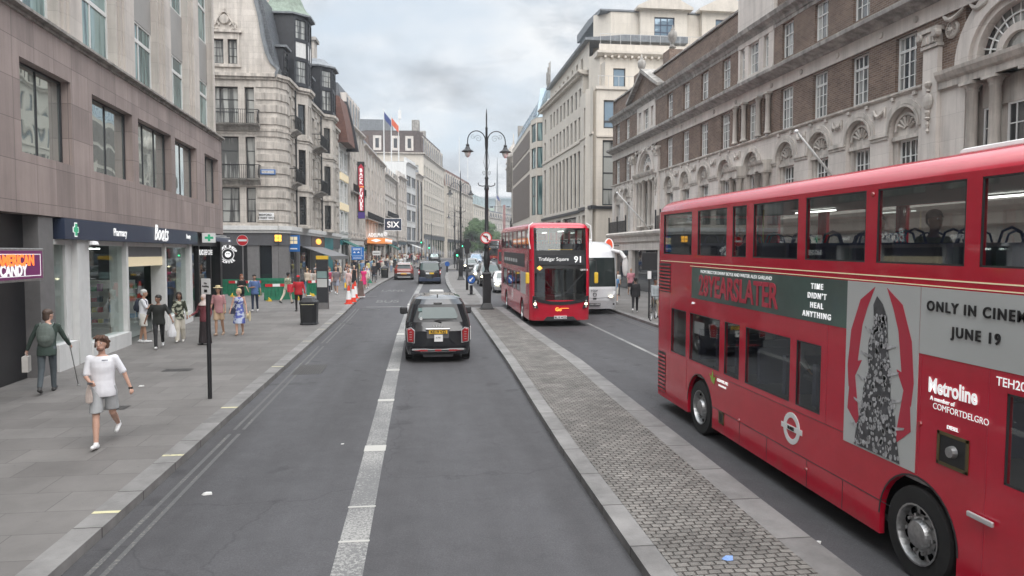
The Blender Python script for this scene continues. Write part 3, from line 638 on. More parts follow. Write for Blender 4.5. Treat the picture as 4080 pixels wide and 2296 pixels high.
# coffee shop unit and awning
mb = MB(); mb.box(32.62+O, 37.3+O, .1, .3, 3.72, 4.30); mb.box(33.9+O, 34.05+O, .1, .3, .4, 3.72); mb.box(32.3+O,32.5+O,.1,.3,.4,3.72); mb.box(36.0+O, 36.12+O, .1, .3, .4, 3.72); b.put('cafe_front', mb, 'black_paint')
for x0, x1 in ((32.5,33.9),(34.05,36.0),(36.12,37.3)):
    g = MB(); g.quad((x0+O,.2,.5),(x1+O,.2,.5),(x1+O,.2,3.4),(x0+O,.2,3.4)); b.put('cafe_window', g, 'shop_glass')
text('BLACK SHEEP COFFEE', .33, M['letter_white'], b.r, (35.0+O, .05, 3.42), bold=.01, sx=.72)
mb = MB(); mb.prism([(.1,4.28),(-.55,4.05),(-.57,3.93),(-.53,3.93),(-.51,4.02),(.1,4.22)], 34.3+O, 37.6+O, 'x'); b.put('awning', mb, 'navy')
for z in (4.12, 4.20):
    mb = MB(); mb.box(34.3+O, 37.6+O, -.3+(4.2-z)*-2, -.27+(4.2-z)*-2, z+.02, z+.045); b.put('awning_trim', mb, 'white')
text('COFFEE', .12, M['letter_white'], b.r, (36.9+O, -.58, 3.99))
mb = MB(); mb.lathe([(.0,.12),(.10,.1),(.13,.02),(.12,0)], (21.55+O,-.28,3.62), 12); mb.mat(1).lathe([(.0,-.1),(.06,-.07),(.08,0)], (21.55+O,-.28,3.62), 12); mb.mat(0).box(21.52+O,21.58+O,-.28,-.1,3.7,3.73)
b.put('security_camera', mb, [M['white'], M['black_paint']])
# candy sign, hung from the wall
t = thing('hanging_sign', 'purple lit sign reading AMERICAN CANDY in orange and white letters', 'sign', (-8.6-.035*17+.42, 16.75, 3.13), math.atan2(52.65,-1.845))
mb = MB(); mb.box(-1.35,1.28,-.12,.12,-.36,.38); mb.build('sign_frame', M['steel'], t, bevel=.02)
M['purple'] = mat('purple', (.10,.014,.075), .35, emit=(.22,.02,.15), es=.18)
mb = MB(); mb.box(-1.28,1.17,-.132,-.12,-.3,.32); mb.build('sign_face', M['purple'], t)
mb = MB(); 
for q in ((-1.2,1.08,.235,.25),(-1.2,1.08,-.245,-.23)): mb.box(q[0], q[1], -.138, -.132, q[2], q[3])
mb.box(1.065,1.08,-.138,-.132,-.23,.235); mb.build('border', M['letter_white'], t)
M['orange_letter'] = mat('orange_letter', (.9,.2,.04), .4, emit=(1,.2,.04), es=.6)
text('AMERICAN', .33, M['orange_letter'], t, (.0,-.14,.10), bold=.014, sx=.95); text('CANDY', .33, M['letter_white'], t, (-.12,-.14,-.12), bold=.014, sx=.95)
mb = MB(); mb.box(-.5,-.44,.1,.5,.2,.26); mb.box(.5,.56,.1,.5,.2,.26); mb.build('bracket', M['plastic'], t)
# ---------------------------------------------------------------- corner building with gable, bays and black oriels
b = Bld('corner_building', 'cream stone corner building with curved gable, iron balconies, black oriels and green dome', (-9.7,54.8), (-8.56,77.7), 0)
S = b.sub((-30,54), (-10.26,54)); L = 22.93; LV = [(5.6,7.9),(8.72,11.5),(12.6,15.0)]
mb = MB()
sw = [(11.0,12.9),(13.2,13.9),(14.6,17.13),(17.58,18.24)]
mb.at(S).wall(0, 19.74, 5.45, 15.9, [(a, c, z0, z1+.2) for a, c in sw for z0, z1 in LV], d=.35)
g = [(0,15.9),(19.74,15.9),(20.0,16.5),(19.55,16.9),(19.22,17.6),(18.95,18.8),(18.75,20.2),(18.45,21.5),(17.9,22.9),(17.0,24.2),(15.9,24.9),(0,24.9)]
gw = [(15.2,16.22),(16.5,17.14)]
mb.wall(10, 18.45, 15.9, 21.5, [(a, c, 16.8, 18.5) for a, c in gw], d=.25)
mb.add([(p[0], 0, p[1]) for p in [(18.45,15.9)]+g[1:8]], [list(range(8))]); mb.add([(p[0], 0, p[1]) for p in [(10,21.5),(18.45,21.5)]+g[8:11]+[(10,24.9)]], [list(range(6))])
mb.add([(p[0], .6, p[1]) for p in g[:]], [list(range(len(g)))[::-1]])
for p, q in zip(g[1:], g[2:]): mb.quad((p[0],0,p[1]),(p[0],.6,p[1]),(q[0],.6,q[1]),(q[0],0,q[1]))
# rounded corner between side and front
T0 = b.sub((-10.26,54), (-9.7,54.8)); mb.at(T0).wall(0, .976, 5.45, 15.9)
mb.at()
bay1, bay2 = (3.1,3.85,5.35,6.05,.78), (13.8,14.6,16.3,17.0,.85)
fw = [(1.0,1.75)] + [(7.4,8.3),(9.3,10.5),(11.6,12.5)] + [(18.6,19.5),(20.8,21.7)]
HO = [(a, c, z0, z1) for a, c in fw for z0, z1 in LV]
for a, c in ((0,3.1),(6.05,13.8),(17.0,L)): mb.wall(a, c, 5.45, 15.9, HO, d=.35)
def bayfaces(bb):
    u0, u1, u2, u3, d = bb; out = []
    for (p, q) in (((u0,0),(u1,-d)), ((u1,-d),(u2,-d)), ((u2,-d),(u3,0))):
        a = math.atan2(q[1]-p[1], q[0]-p[0]); out.append((Matrix.Translation((p[0], p[1], 0)) @ Matrix.Rotation(a, 4, 'Z'), math.hypot(q[0]-p[0], q[1]-p[1])))
    return out
BW = []
for bb in (bay1, bay2):
    for i, (T, w) in enumerate(bayfaces(bb)):
        hs = [(w*.2, w*.8, z0, z1-.1) for z0, z1 in LV] if i != 1 else [(w*.12+k*w*.46, w*.42+k*w*.46, z0, z1-.1) for k in (0, 1) for z0, z1 in LV]
        mb.at(T).wall(0, w, 5.45, 16.2, hs, d=.2); BW += [(T, h) for h in hs]
    mb.at()
    for z in (16.2, 5.45): mb.add([(bb[0],0,z),(bb[1],-bb[4],z),(bb[2],-bb[4],z),(bb[3],0,z)], [(0,1,2,3)])
mb.quad((L,0,5.45),(L,12,5.45),(L,12,16),(L,0,16))
b.put('wall', mb, 'stone')
for a, c in sw:
    for z0, z1 in LV: window(b.r, a, z0, c-a, z1-z0+.2, y=.28, nx=2 if c-a > 1.2 else 1, ny=3, fm='black_timber', pm='g_net', T=S, bar=.05)
for a, c in gw: window(b.r, a, 16.8, c-a, 1.7, y=.18, nx=2, ny=3, fm='black_timber', pm='g_net', T=S, bar=.03)
for a, c in fw:
    for z0, z1 in LV: window(b.r, a, z0, c-a, z1-z0, y=.26, nx=1, ny=2, fm='black_timber', pm='g_dark')
for T, h in BW: window(b.r, h[0], h[2], h[1]-h[0], h[3]-h[2], y=.12, nx=1, ny=2, fm='black_timber', pm='g_dark', T=T)
# bands, string courses, cornices
mb = MB()
def poly_band(mb, z0, z1, pr, side=True):
    if side: mb.at(S).box(8, 19.74, -pr, .05, z0, z1); mb.at(T0).box(-.05, 1.03, -pr, .05, z0, z1); mb.at()
    for a, c in ((0,3.1),(6.05,13.8),(17.0,L)): mb.box(a, c, -pr, .05, z0, z1)
    for bb in (bay1, bay2):
        for T, w in bayfaces(bb): mb.at(T).box(-.03, w+.03, -pr, .04, z0, z1)
    mb.at()
for z0, z1, p in ((15.9,16.12,.30),(15.72,15.9,.16),(8.2,8.36,.12),(12.1,12.28,.12),(11.9,12.0,.06),(5.32,5.5,.1)): poly_band(mb, z0, z1, p)
b.put('cornice', mb, 'stone_trim')
ID = Matrix()
for segs_ in (((S,18.35,19.76),(T0,-.02,.99),(ID,-.03,.92)),((ID,1.85,3.05),),((ID,6.1,7.3),),((ID,8.4,9.2),),((ID,10.6,11.5),),((ID,12.6,13.75),),((ID,17.1,18.5),),((ID,19.6,20.7),),((ID,21.8,22.9),)):
    mb = MB()
    for k in range(12):
        z = 5.62 + k*.87
        if z > 15.3: break
        for T_, a, c in segs_: mb.at(T_).box(a, c, -.07, .02, z, z+.52)
    b.put('rustication', mb, 'stone_trim', bevel=.02)
# gable window surround and crest
mb = MB().at(S); mb.box(15.0,17.4,-.12,.02,16.55,16.72); mb.box(15.05,17.3,-.06,.02,18.5,18.95); mb.box(14.9,17.5,-.2,.02,18.95,19.12)
for x0, x1 in ((15.05,15.2),(16.22,16.5),(17.14,17.3)): mb.box(x0,x1,-.06,.02,16.72,18.5)
mb.lathe([(0,-.16),(.3,-.14),(.38,-.02),(.38,0)], (16.3,0,19.85), 14, ax='y')
mb.arch(15.75,19.45,.16,.26,-.1,0,0,300,12); mb.arch(16.9,19.45,.16,.26,-.1,0,-120,180,12); mb.arch(16.3,20.15,.2,.32,-.12,0,20,160,8); mb.ell((16.3,-.06,20.55),.09,.08,.14,8,6)
mb.tube([(15.5,-.05,19.2),(15.9,-.08,19.9),(16.1,-.06,20.3)],.06,6); mb.tube([(17.1,-.05,19.2),(16.7,-.08,19.9),(16.5,-.06,20.3)],.06,6)
b.put('gable_ornament', mb, 'stone_trim')
mb = MB().at(S)
for p, q in zip(g[1:], g[2:-1]): mb.prism([(p[0]-.16,p[1]),(p[0]+.06,p[1]+.05),(q[0]+.06,q[1]+.05),(q[0]-.16,q[1])], -.14, .75)
b.put('coping', mb, 'lead')
# balconies
def balcony(T, u0, u1, z, dep=.55):
    mb = MB(); mb.at(T)
    mb.prism([(.05,z-.5),(-.12,z-.42),(-dep*.5,z-.2),(-dep,z-.1),(-dep-.05,z-.02),(-dep-.05,z),(.05,z)], u0-.05, u1+.05, 'x')
    sl = b.put('balcony', mb, 'stone_dirty')
    mb = MB().at(T); rails(mb, u0, u1, z, z+1.0, -dep, .13); mb.box(u0-.02, u0+.02, -dep, 0, z+.94, z+1.0); mb.box(u1-.02, u1+.02, -dep, 0, z+.94, z+1.0)
    for x in (u0, u1):
        mb.tube([(x,-dep,z+.05),(x,-dep-.2,z+.25),(x,-dep-.18,z+.6),(x,-dep,z+.95)], .03, 6)
        for y in (-dep*.35,-dep*.7): mb.box(x-.01,x+.01,y-.01,y+.01,z,z+.95)
    mb.build('railing', M['black_iron'], sl)
for z in (12.55, 8.68): balcony(S, 14.4, 18.6, z); balcony(Matrix(), .8, 2.5, z); balcony(Matrix(), 9.0, 12.0, z, .8)
# timber oriels, mansard and dome
def oriel(bb, z0, z1, rows, dome=None):
    u0, u1, u2, u3, d = bb; bb2 = (u0-.15, u1, u2, u3+.15, d+.05)
    fr = MB(); Ws = []
    for i, (T, w) in enumerate(bayfaces(bb2)):
        n = 1 if i != 1 else 2
        hs = [(w*(.1+k/n*1.0 if n == 2 else .12)+0*k, w*(.1+k/n+.38 if n == 2 else .88), a, c) for k in range(n) for a, c, gl in rows]
        fr.at(T).wall(-.02, w+.02, z0, z1, hs, d=.1)
        for h in hs:
            gl = [r for r in rows if r[0] == h[2]][0][2]; Ws.append((T, h, gl))
    fr.at().add([(bb2[0],0,z1),(bb2[1],-bb2[4],z1),(bb2[2],-bb2[4],z1),(bb2[3],0,z1)], [(0,1,2,3)])
    fr.prism([(bb2[0],0),(bb2[1],-bb2[4]),(bb2[2],-bb2[4]),(bb2[3],0),(bb2[3],3),(bb2[0],3)], z0+.01, z0+.1, 'z')
    fr.quad((bb2[0],0,z0),(bb2[0],2.6,z0),(bb2[0],2.6,z1),(bb2[0],0,z1)); fr.quad((bb2[3],0,z0),(bb2[3],2.6,z0),(bb2[3],2.6,z1),(bb2[3],0,z1))
    o = b.put('oriel', fr, 'black_timber')
    for T, h, gl in Ws:
        if gl: window(o, h[0], h[2], h[1]-h[0], h[3]-h[2], y=.05, nx=2, ny=3, fm='black_timber', pm='g_net', T=T, fr=.04, bar=.03)
        else: MB().at(T).box(h[0], h[1], .03, .08, h[2], h[3]).build('panel', M['white_plaster'], o)
    rf = MB(); cx, cy = (u0+u3)/2, .5; e = []
    pts = [(bb2[0]-.25,.1),(bb2[1]-.12,-bb2[4]-.3),(bb2[2]+.12,-bb2[4]-.3),(bb2[3]+.25,.1),(bb2[3]+.25,2.5),(bb2[0]-.25,2.5)]
    rf.prism(pts, z1, z1+.14, 'z'); b.put('eave', rf, 'lead')
    dm = MB()
    prof = [(1,.14),(.84,.45),(.66,1.0),(.54,1.6),(.40,2.2),(.2,2.6),(.03,3.0)] if dome else [(1,.14),(.7,.5),(.5,.9)]
    cx, cy = (u0+u3)/2, .9
    dm.rings([[(cx+(p[0]-cx)*f, cy+(p[1]-cy)*f, z1+h) for p in pts] for f, h in prof]); b.put('dome' if dome else 'roof', dm, 'copper' if dome else 'lead')
oriel(bay1, 16.2, 21.6, [(16.5,18.2,1),(18.45,19.6,0),(19.85,21.3,1)], True)
oriel(bay2, 16.2, 20.4, [(16.5,18.3,1),(18.6,20.1,1)])
mb = MB(); mb.prism([(.35,16.0),(1.0,19.0),(1.6,22.0),(9,22.2),(9,16)], -.3, L, 'x'); b.put('mansard_roof', mb, 'slate')
for u in (.9, 8.0, 10.2, 18.8, 21.0):
    w = window(b.r, u, 16.6, 1.1, 1.7, y=.25, nx=2, ny=3, fm='black_timber', pm='g_dark', bar=.03)
    b.put('dormer', MB().box(u-.12, u+1.22, .32, 1.4, 16.3, 18.5), 'black_timber'); b.put('dormer_roof', MB().box(u-.25, u+1.35, .05, 1.5, 18.5, 18.66), 'lead')
b.each('chimney', 'stone', [(7.3,8.9,1.2,3.2,20,24.3),(18.2,19.6,1.4,3.2,20,24.0)]); b.each('chimney_cap', 'stone_dirty', [(7.1,9.1,1.0,3.4,24.3,24.6),(18.0,19.8,1.2,3.4,24.0,24.3)])
mb = MB(); mb.tube([(2.55,-.12,16),(2.55,-.12,5.4)], .07, 8); b.put('drainpipe', mb, 'plastic'); mb = MB(); mb.tube([(12.9,-.12,16),(12.9,-.12,5.4)], .07, 8); b.put('drainpipe', mb, 'plastic')
# shopfront
mb = MB(); 
def hband(mb, z0, z1, p, e=L):
    mb.at(S).box(5, 19.74, -p, .3, z0, z1); mb.at(T0).box(-p*.4, .976+p*.4, -p, .3, z0, z1); mb.at().box(-.0, e, -p, .3, z0, z1)
hband(mb, 5.05, 5.36, .32); hband(mb, 4.85, 5.05, .2); b.put('shop_cornice', mb, 'white_plaster')
mb = MB(); hband(mb, 3.95, 4.85, .1, 8); b.put('fascia', mb, 'grey_panel')
for a, c in ((5,6),(17.6,18.43)): b.put('pillar', MB().at(S).box(a, c, -.04, .4, .4, 3.95), 'grey_pillar')
mb = MB(); mb.at(S).box(19.3, 19.74, -.04, .4, .4, 3.95); mb.at(T0).box(0,.97,-.04,.4,.4,3.95); mb.at().box(0,.5,-.04,.4,.4,3.95); b.put('pillar', mb, 'grey_pillar')
for a in (3.4, 7.6): b.put('pillar', MB().box(a,a+.4,-.04,.4,.4,3.95), 'grey_pillar')
mb = MB(); mb.at(S).box(5,19.74,.02,.3,.4,1.35); b.put('stall_riser', mb, 'stone_trim')
g_ = MB(); g_.at(S).quad((5,.15,1.3),(19.7,.15,1.3),(19.7,.15,3.95),(5,.15,3.95)); b.put('shop_window', g_, 'g_dark'); g_ = MB(); g_.quad((0,.15,.6),(8,.15,.6),(8,.15,3.95),(0,.15,3.95)); b.put('shop_window', g_, 'g_dark')
mb = MB(); mb.at(S).box(10.4,17.6,-.02,.1,.4,3.95); b.put('cafe_front', mb, 'black_paint')
# round coffee sign on the dark front
t = thing('round_sign', 'round white lettered coffee sign with a sheep head on the black shopfront', 'sign', (-13.72, 53.9, 3.3), 0)
mb = MB(); mb.arch(0,0,.40,.43,-.03,0,0,360,24); 
mb.lathe([(0,-.05),(.2,-.05),(.22,-.02),(.22,0)], (0,0,0), 14, ax='y'); mb.mat(1).box(-.12,-.02,-.065,-.05,.02,.08); mb.box(.03,.13,-.065,-.05,.02,.08); mb.build('emblem', [M['letter_white'], M['black_text']], t)
for s_, a0, st, fl in (('BLACK SHEEP', 155, -13, 1), ('COFFEE', 228, 17, -1)):
    for i, ch in enumerate(s_):
        if ch == ' ': continue
        a = R(a0+i*st); o = text(ch, .26, M['letter_white'], t, (.57*math.cos(a), -.05, .57*math.sin(a)), bold=.008)
        o.rotation_euler = (0, -(a-R(90)) if fl > 0 else -(a+R(90)), 0)
M['orange_win'] = mat('orange_win', (.9,.45,.05), .4, emit=(1,.5,.06), es=.9)
t = thing('logo_sign', 'orange lit sign of four square panes on the grey corner fascia', 'sign', (-10.22, 53.80, 4.47), R(20)); t.scale = (.62, .8, .62)
for x in (-.2,.2):
    for z in (-.2,.2): MB().box(x-.17,x+.17,-.06,0,z-.17,z+.17).build('panel', M['orange_win'], t, bevel=.03)
MB().box(-.42,.42,0,.03,-.42,.42).build('back_plate', M['grey_panel'], t)
t = thing('projecting_sign', 'blue box sign with four pale panes hanging out from the corner shopfront', 'sign', (-9.35, 55.2, 4.1), 0)
MB().box(-.42,.42,-.1,.1,-.6,.62).build('sign_box', M['blue_sign'], t, bevel=.01)
for x in (-.14,.14):
    for z in (.0,.28): MB().box(x-.12,x+.12,-.13,-.1,z-.02,z+.22).build('panel', M['cream_panel'], t)
MB().box(-.25,.25,-.13,-.1,-.42,-.34).build('lettering', M['white'], t); MB().box(-.8,-.42,-.03,.03,.3,.36).build('bracket', M['plastic'], t)
# awning along the front
M['awning_grey'] = mat('awning_grey', (.20,.20,.21), .8, var=.1)
mb = MB(); mb.prism([(-.05,3.95),(-2.3,3.15),(-2.3,3.1),(-.05,3.88)], 4.5, 13.5, 'x'); b.put('awning', mb, 'awning_grey'); mb = MB(); mb.box(4.5,13.5,-2.33,-2.3,2.85,3.16); b.put('awning_valance', mb, 'grey_pillar')
b.each('fascia', 'brick_brown', [(8.02,14,-.12,.3,3.95,4.85)]); b.each('fascia', 'teal', [(14.02,18.5,-.14,.3,3.75,4.9)]); b.each('fascia', 'grey_panel', [(18.52,L,-.1,.3,3.85,4.85)])
b.put('shopfront', MB().box(8,14.0,.05,.3,.5,3.95), 'black_paint'); b.put('shopfront', MB().box(14,18.5,-.08,.3,.5,3.75), 'teal'); b.put('shopfront', MB().box(18.5,L,.05,.3,.5,3.85), 'g_dark')
b.put('sign_oval', MB().ell((11,-.14,4.4),1.3,.04,.26,16,6), 'orange_light')
# street name plates
t = thing('street_sign', 'white street name plate reading BEDFORD STREET WC2 on banded stonework', 'sign', (-30+18.98, 53.9, 6.03), 0)
MB().box(-.52,.52,0,.05,-.26,.26).build('plate', M['white'], t, bevel=.01)
text('BEDFORD', .2, M['black_text'], t, (-.08,-.01,.1), bold=.004); text('STREET WC2', .2, M['black_text'], t, (0,-.01,-.12), bold=.004)
t = thing('name_sign', 'blue rimmed building name plate on the banded corner stonework', 'sign', (-30+19.13, 53.9, 9.2), 0)
MB().box(-.52,.52,0,.05,-.18,.18).build('plate', M['blue_sign'], t, bevel=.01); MB().box(-.44,.44,-.01,0,-.1,.1).build('panel', M['white'], t); text('WALTER HOUSE', .125, M['black_text'], t, (0,-.02,0))

# ---------------------------------------------------------------- long brick and stone hall on the right
b = Bld('civic_hall', 'long brick and pale stone hall with arched ground windows, swags, cornices and white sash windows', (14.85,55.4), (15.9,5.0), 0); L = 50.4
cols = [1.35,3.75] + [12.3,14.9,17.5,20.15] + [26.1,28.6,31.1,33.5] + [41.9,44.4,46.9,49.2]
cols = [c for c in cols]
HW2 = [(c-.5, c+.5, 8.68, 10.42) for c in cols]; HW3 = [(c-.47, c+.47, 11.68, 13.15) for c in cols]
pav = ((5.15,10.7),(34.5,40.9))
mb = MB(); mb.wall(0, L, 8.6, 10.5, HW2+[(5.8,10.0,8.62,10.45),(36.0,40.2,8.62,10.45),(22.62,23.6,8.68,10.35),(21.75,22.2,8.68,10.35),(24.05,24.5,8.68,10.35)], d=.3); mb.wall(0, L, 11.38, 13.4, HW3+[(6.1,9.7,11.7,13.0),(21.7,24.75,11.68,13.2),(36.3,39.9,11.7,13.0)], d=.3)
b.put('brick_wall', mb, 'brick')
mb = MB(); mb.wall(0, L, 13.85, 15.1, [], y=.1); mb.box(0, L, .1, .5, 15.0, 15.1) ; mb.quad((0,0.01,4.9),(0,12,4.9),(0,12,15.1),(0,0.01,15.1)); b.put('parapet', mb, 'brick')
b.each('urn_pier', 'brick', [(u, u+1.1, .05, .9, 15.1, 15.9 if u < 11 else 16.1) for u in (5.0, 10.9)])
arc = [c for c in cols if c < 50]
AH = []
for c in arc: AH.append((c-.70, c+.70, 4.9, 8.12, 1))
AH += [(22.35,23.75,4.9,8.2,1)]
mb = MB(); holes = [h for h in AH if not (5 < h[0] < 11 or 34.5 < h[0] < 40.9)] + [(6.0,9.8,4.9,8.3),(36.1,40.1,4.9,8.3),(21.62,22.1,4.9,7.1),(24.0,24.48,4.9,7.1)]
mb.wall(0, L, 3.9, 8.6, holes, y=-.02, d=.4); b.put('stone_wall', mb, 'stone_pale')
# recess backs with window holes, shells in the arch heads
for h in holes[:]:
    if len(h) > 4: c = (h[0]+h[1])/2; b.put('recess', MB().wall(h[0], h[1], 4.9, 8.25, [(c-.47, c+.47, 4.95, 7.1)], y=.14, d=.16), 'stone_trim')
for h in holes:
    if len(h) > 4:
        c = (h[0]+h[1])/2; window(b.r, c-.47, 4.95, .94, 2.15, y=.24, nx=4, ny=4, pm='g_dark', fr=.06, bar=.03, wide=2)
        if c > 10 or c < 5:
            m2 = MB(); m2.box(c-.66,c+.66,.05,.15,7.1,7.22)
            for a in (25,50,75,105,130,155): m2.tube([(c+.12*math.cos(R(a)),.12,7.42+.1*math.sin(R(a))),(c+.42*math.cos(R(a)),.08,7.42+.42*math.sin(R(a)))], [.03,.055], 6)
            m2.arch(c, 7.40, .48, .56, .06, .15, 0, 180, 10); b.put('shell_ornament', m2, 'stone_trim')
# archivolts, impost blocks, sill course, swags
for c in arc + [23.05]:
    if 5 < c < 11 or 34.5 < c < 40.9: continue
    m2 = MB(); m2.arch(c, 7.42, .70, .78, -.10, 0, 0, 180, 16); m2.arch(c, 7.42, .80, .95, -.07, 0, 0, 180, 16); b.put('arch_moulding', m2, 'stone_trim')
ed = sorted([c for c in arc+[23.05] if not (5 < c < 11 or 34.5 < c < 40.9)])
imp = []
for p, q in zip(ed, ed[1:]):
    if q-p < 4: imp.append((p+.72, q-.72))
for a, c in imp: 
    m2 = MB(); m2.box(a, c, -.10, .02, 7.30, 7.44); m2.box(a+.03, c-.03, -.06, .02, 7.20, 7.30); m2.box(a+.05, c-.05, -.03, .02, 4.9, 5.15); b.put('impost', m2, 'stone_trim')
    s = (a+c)/2
    if c-a < 1.6:
        m2 = MB(); m2.tube([(s-.28,-.06,8.28),(s-.16,-.09,8.10),(s,-.1,8.02),(s+.16,-.09,8.10),(s+.28,-.06,8.28)], [.03,.05,.065,.05,.03], 7)
        for e in (-.28,.28): m2.tube([(s+e,-.05,8.3),(s+e*1.02,-.06,8.12),(s+e,-.05,7.95)], [.035,.045,.02], 6)
        b.put('swag', m2, 'stone_trim')
mb = MB(); 
def run(mb, prof, a=0, c=L): mb.prism(prof, a, c, 'x')
run(mb, [(.1,8.5),(-.06,8.52),(-.12,8.58),(-.12,8.64),(.02,8.68)], 0, 5.1); run(mb, [(.1,8.5),(-.06,8.52),(-.12,8.58),(-.12,8.64),(.02,8.68)], 10.75, 34.4); run(mb, [(.1,8.5),(-.06,8.52),(-.12,8.58),(-.12,8.64),(.02,8.68)], 41, L)
for c in cols: mb.box(c-.6, c-.45, -.1, 0, 8.4, 8.52); mb.box(c+.45, c+.6, -.1, 0, 8.4, 8.52)
b.put('sill_course', mb, 'stone_trim')
mb = MB(); run(mb, [(.1,10.5),(-.05,10.5),(-.05,11.0),(.1,11.0)])
b.put('frieze', mb, 'stone_pale')
for u in (12,14.4,16.4,18.9,21.4,24.9,27.3,29.8,32.3,34.0,36.8,38.9,41,43.2,45.6,48):
    m2 = MB(); m2.lathe([(.11,0),(.11,.03),(.07,.05),(0,.05)][::-1], (u,-.05,10.75), 12, ax='y'); m2.v = [(x, -.05-(y+.05), z) for x, y, z in m2.v]; b.put('roundel', m2, 'stone_trim')
mb = MB(); run(mb, [(.2,10.98),(-.1,10.98),(-.16,11.06),(-.34,11.12),(-.52,11.2),(-.54,11.33),(-.42,11.40),(.2,11.46)]); b.put('cornice', mb, 'stone_dirty')
mb = MB(); run(mb, [(.2,13.36),(-.06,13.36),(-.1,13.5),(-.32,13.62),(-.38,13.8),(-.3,13.86),(.2,13.92)]); b.put('upper_cornice', mb, 'stone_dirty')
mb = MB(); run(mb, [(.05,15.1),(.02,15.1),(.02,15.2),(.55,15.2),(.55,15.1)]); run(mb, [(.1,13.2),(-.02,13.2),(-.02,13.38),(.1,13.38)]); b.put('coping', mb, 'stone_dirty')
for c in cols:
    window(b.r, c-.5, 8.68, 1.0, 1.74, y=.12, nx=4, ny=4, pm='g_room', fr=.055, bar=.022, wide=2, tr=.72)
    window(b.r, c-.47, 11.68, .94, 1.47, y=.12, nx=3, ny=3, pm='g_net', fr=.05, bar=.022, tr=.66)
# centre feature: triple window with little columns, attic block
for x, w in ((21.75,.45),(22.62,.98),(24.05,.45)):
    window(b.r, x, 8.68, w, 1.67, y=.12, nx=2 if w < .6 else 3, ny=4, fr=.05, bar=.022, tr=.7)
    window(b.r, x-.0, 11.72, w, 1.42, y=.1, nx=2 if w < .6 else 3, ny=3, fr=.05, bar=.022, tr=.66)
def column(u, y, z0, z1, r=.13, m='stone_trim', nm='column'):
    m2 = MB(); h = z1-z0; m2.smooth = True
    m2.lathe([(r*1.35,0),(r*1.35,.06),(r*1.1,.1),(r,.16),(r*.86,h-.28),(r*1.05,h-.25),(r*.9,h-.2),(r*1.3,h-.1),(r*1.35,h-.08)], (u,y,z0), 12); m2.smooth = False; m2.box(u-r*1.5,u+r*1.5,y-r*1.5,y+r*1.5,z1-.08,z1); b.put(nm, m2, m)
for u in (21.5,22.4,23.82,24.72): column(u, -.12, 8.68, 10.5, .12)
for u in (21.35,22.15,23.95,24.75): column(u, -.2, 4.95, 7.05, .15)
mb = MB(); 
for a in (21.1,23.7): run(mb, [(.02,7.05),(-.42,7.05),(-.42,7.3),(-.5,7.38),(-.54,7.5),(.02,7.55)], a, a+1.3)
b.put('entablature', mb, 'stone_trim')
mb = MB(); 
for a, c in ((21.55,21.75),(22.2,22.6),(23.6,24.05),(24.5,24.95)): mb.box(a, c, -.03, .2, 11.5, 13.3)
mb.box(21.55,24.95,-.05,.1,13.14,13.4); mb.box(21.55,24.95,-.06,.1,11.46,11.7); b.put('window_surround', mb, 'stone_pale')
b.put('attic_block', MB().box(21.5,25.0,-.05,1.5,13.9,17), 'stone_pale'); b.put('attic_cornice', MB().box(21.35,25.15,-.25,1.6,17,17.3), 'stone_trim')
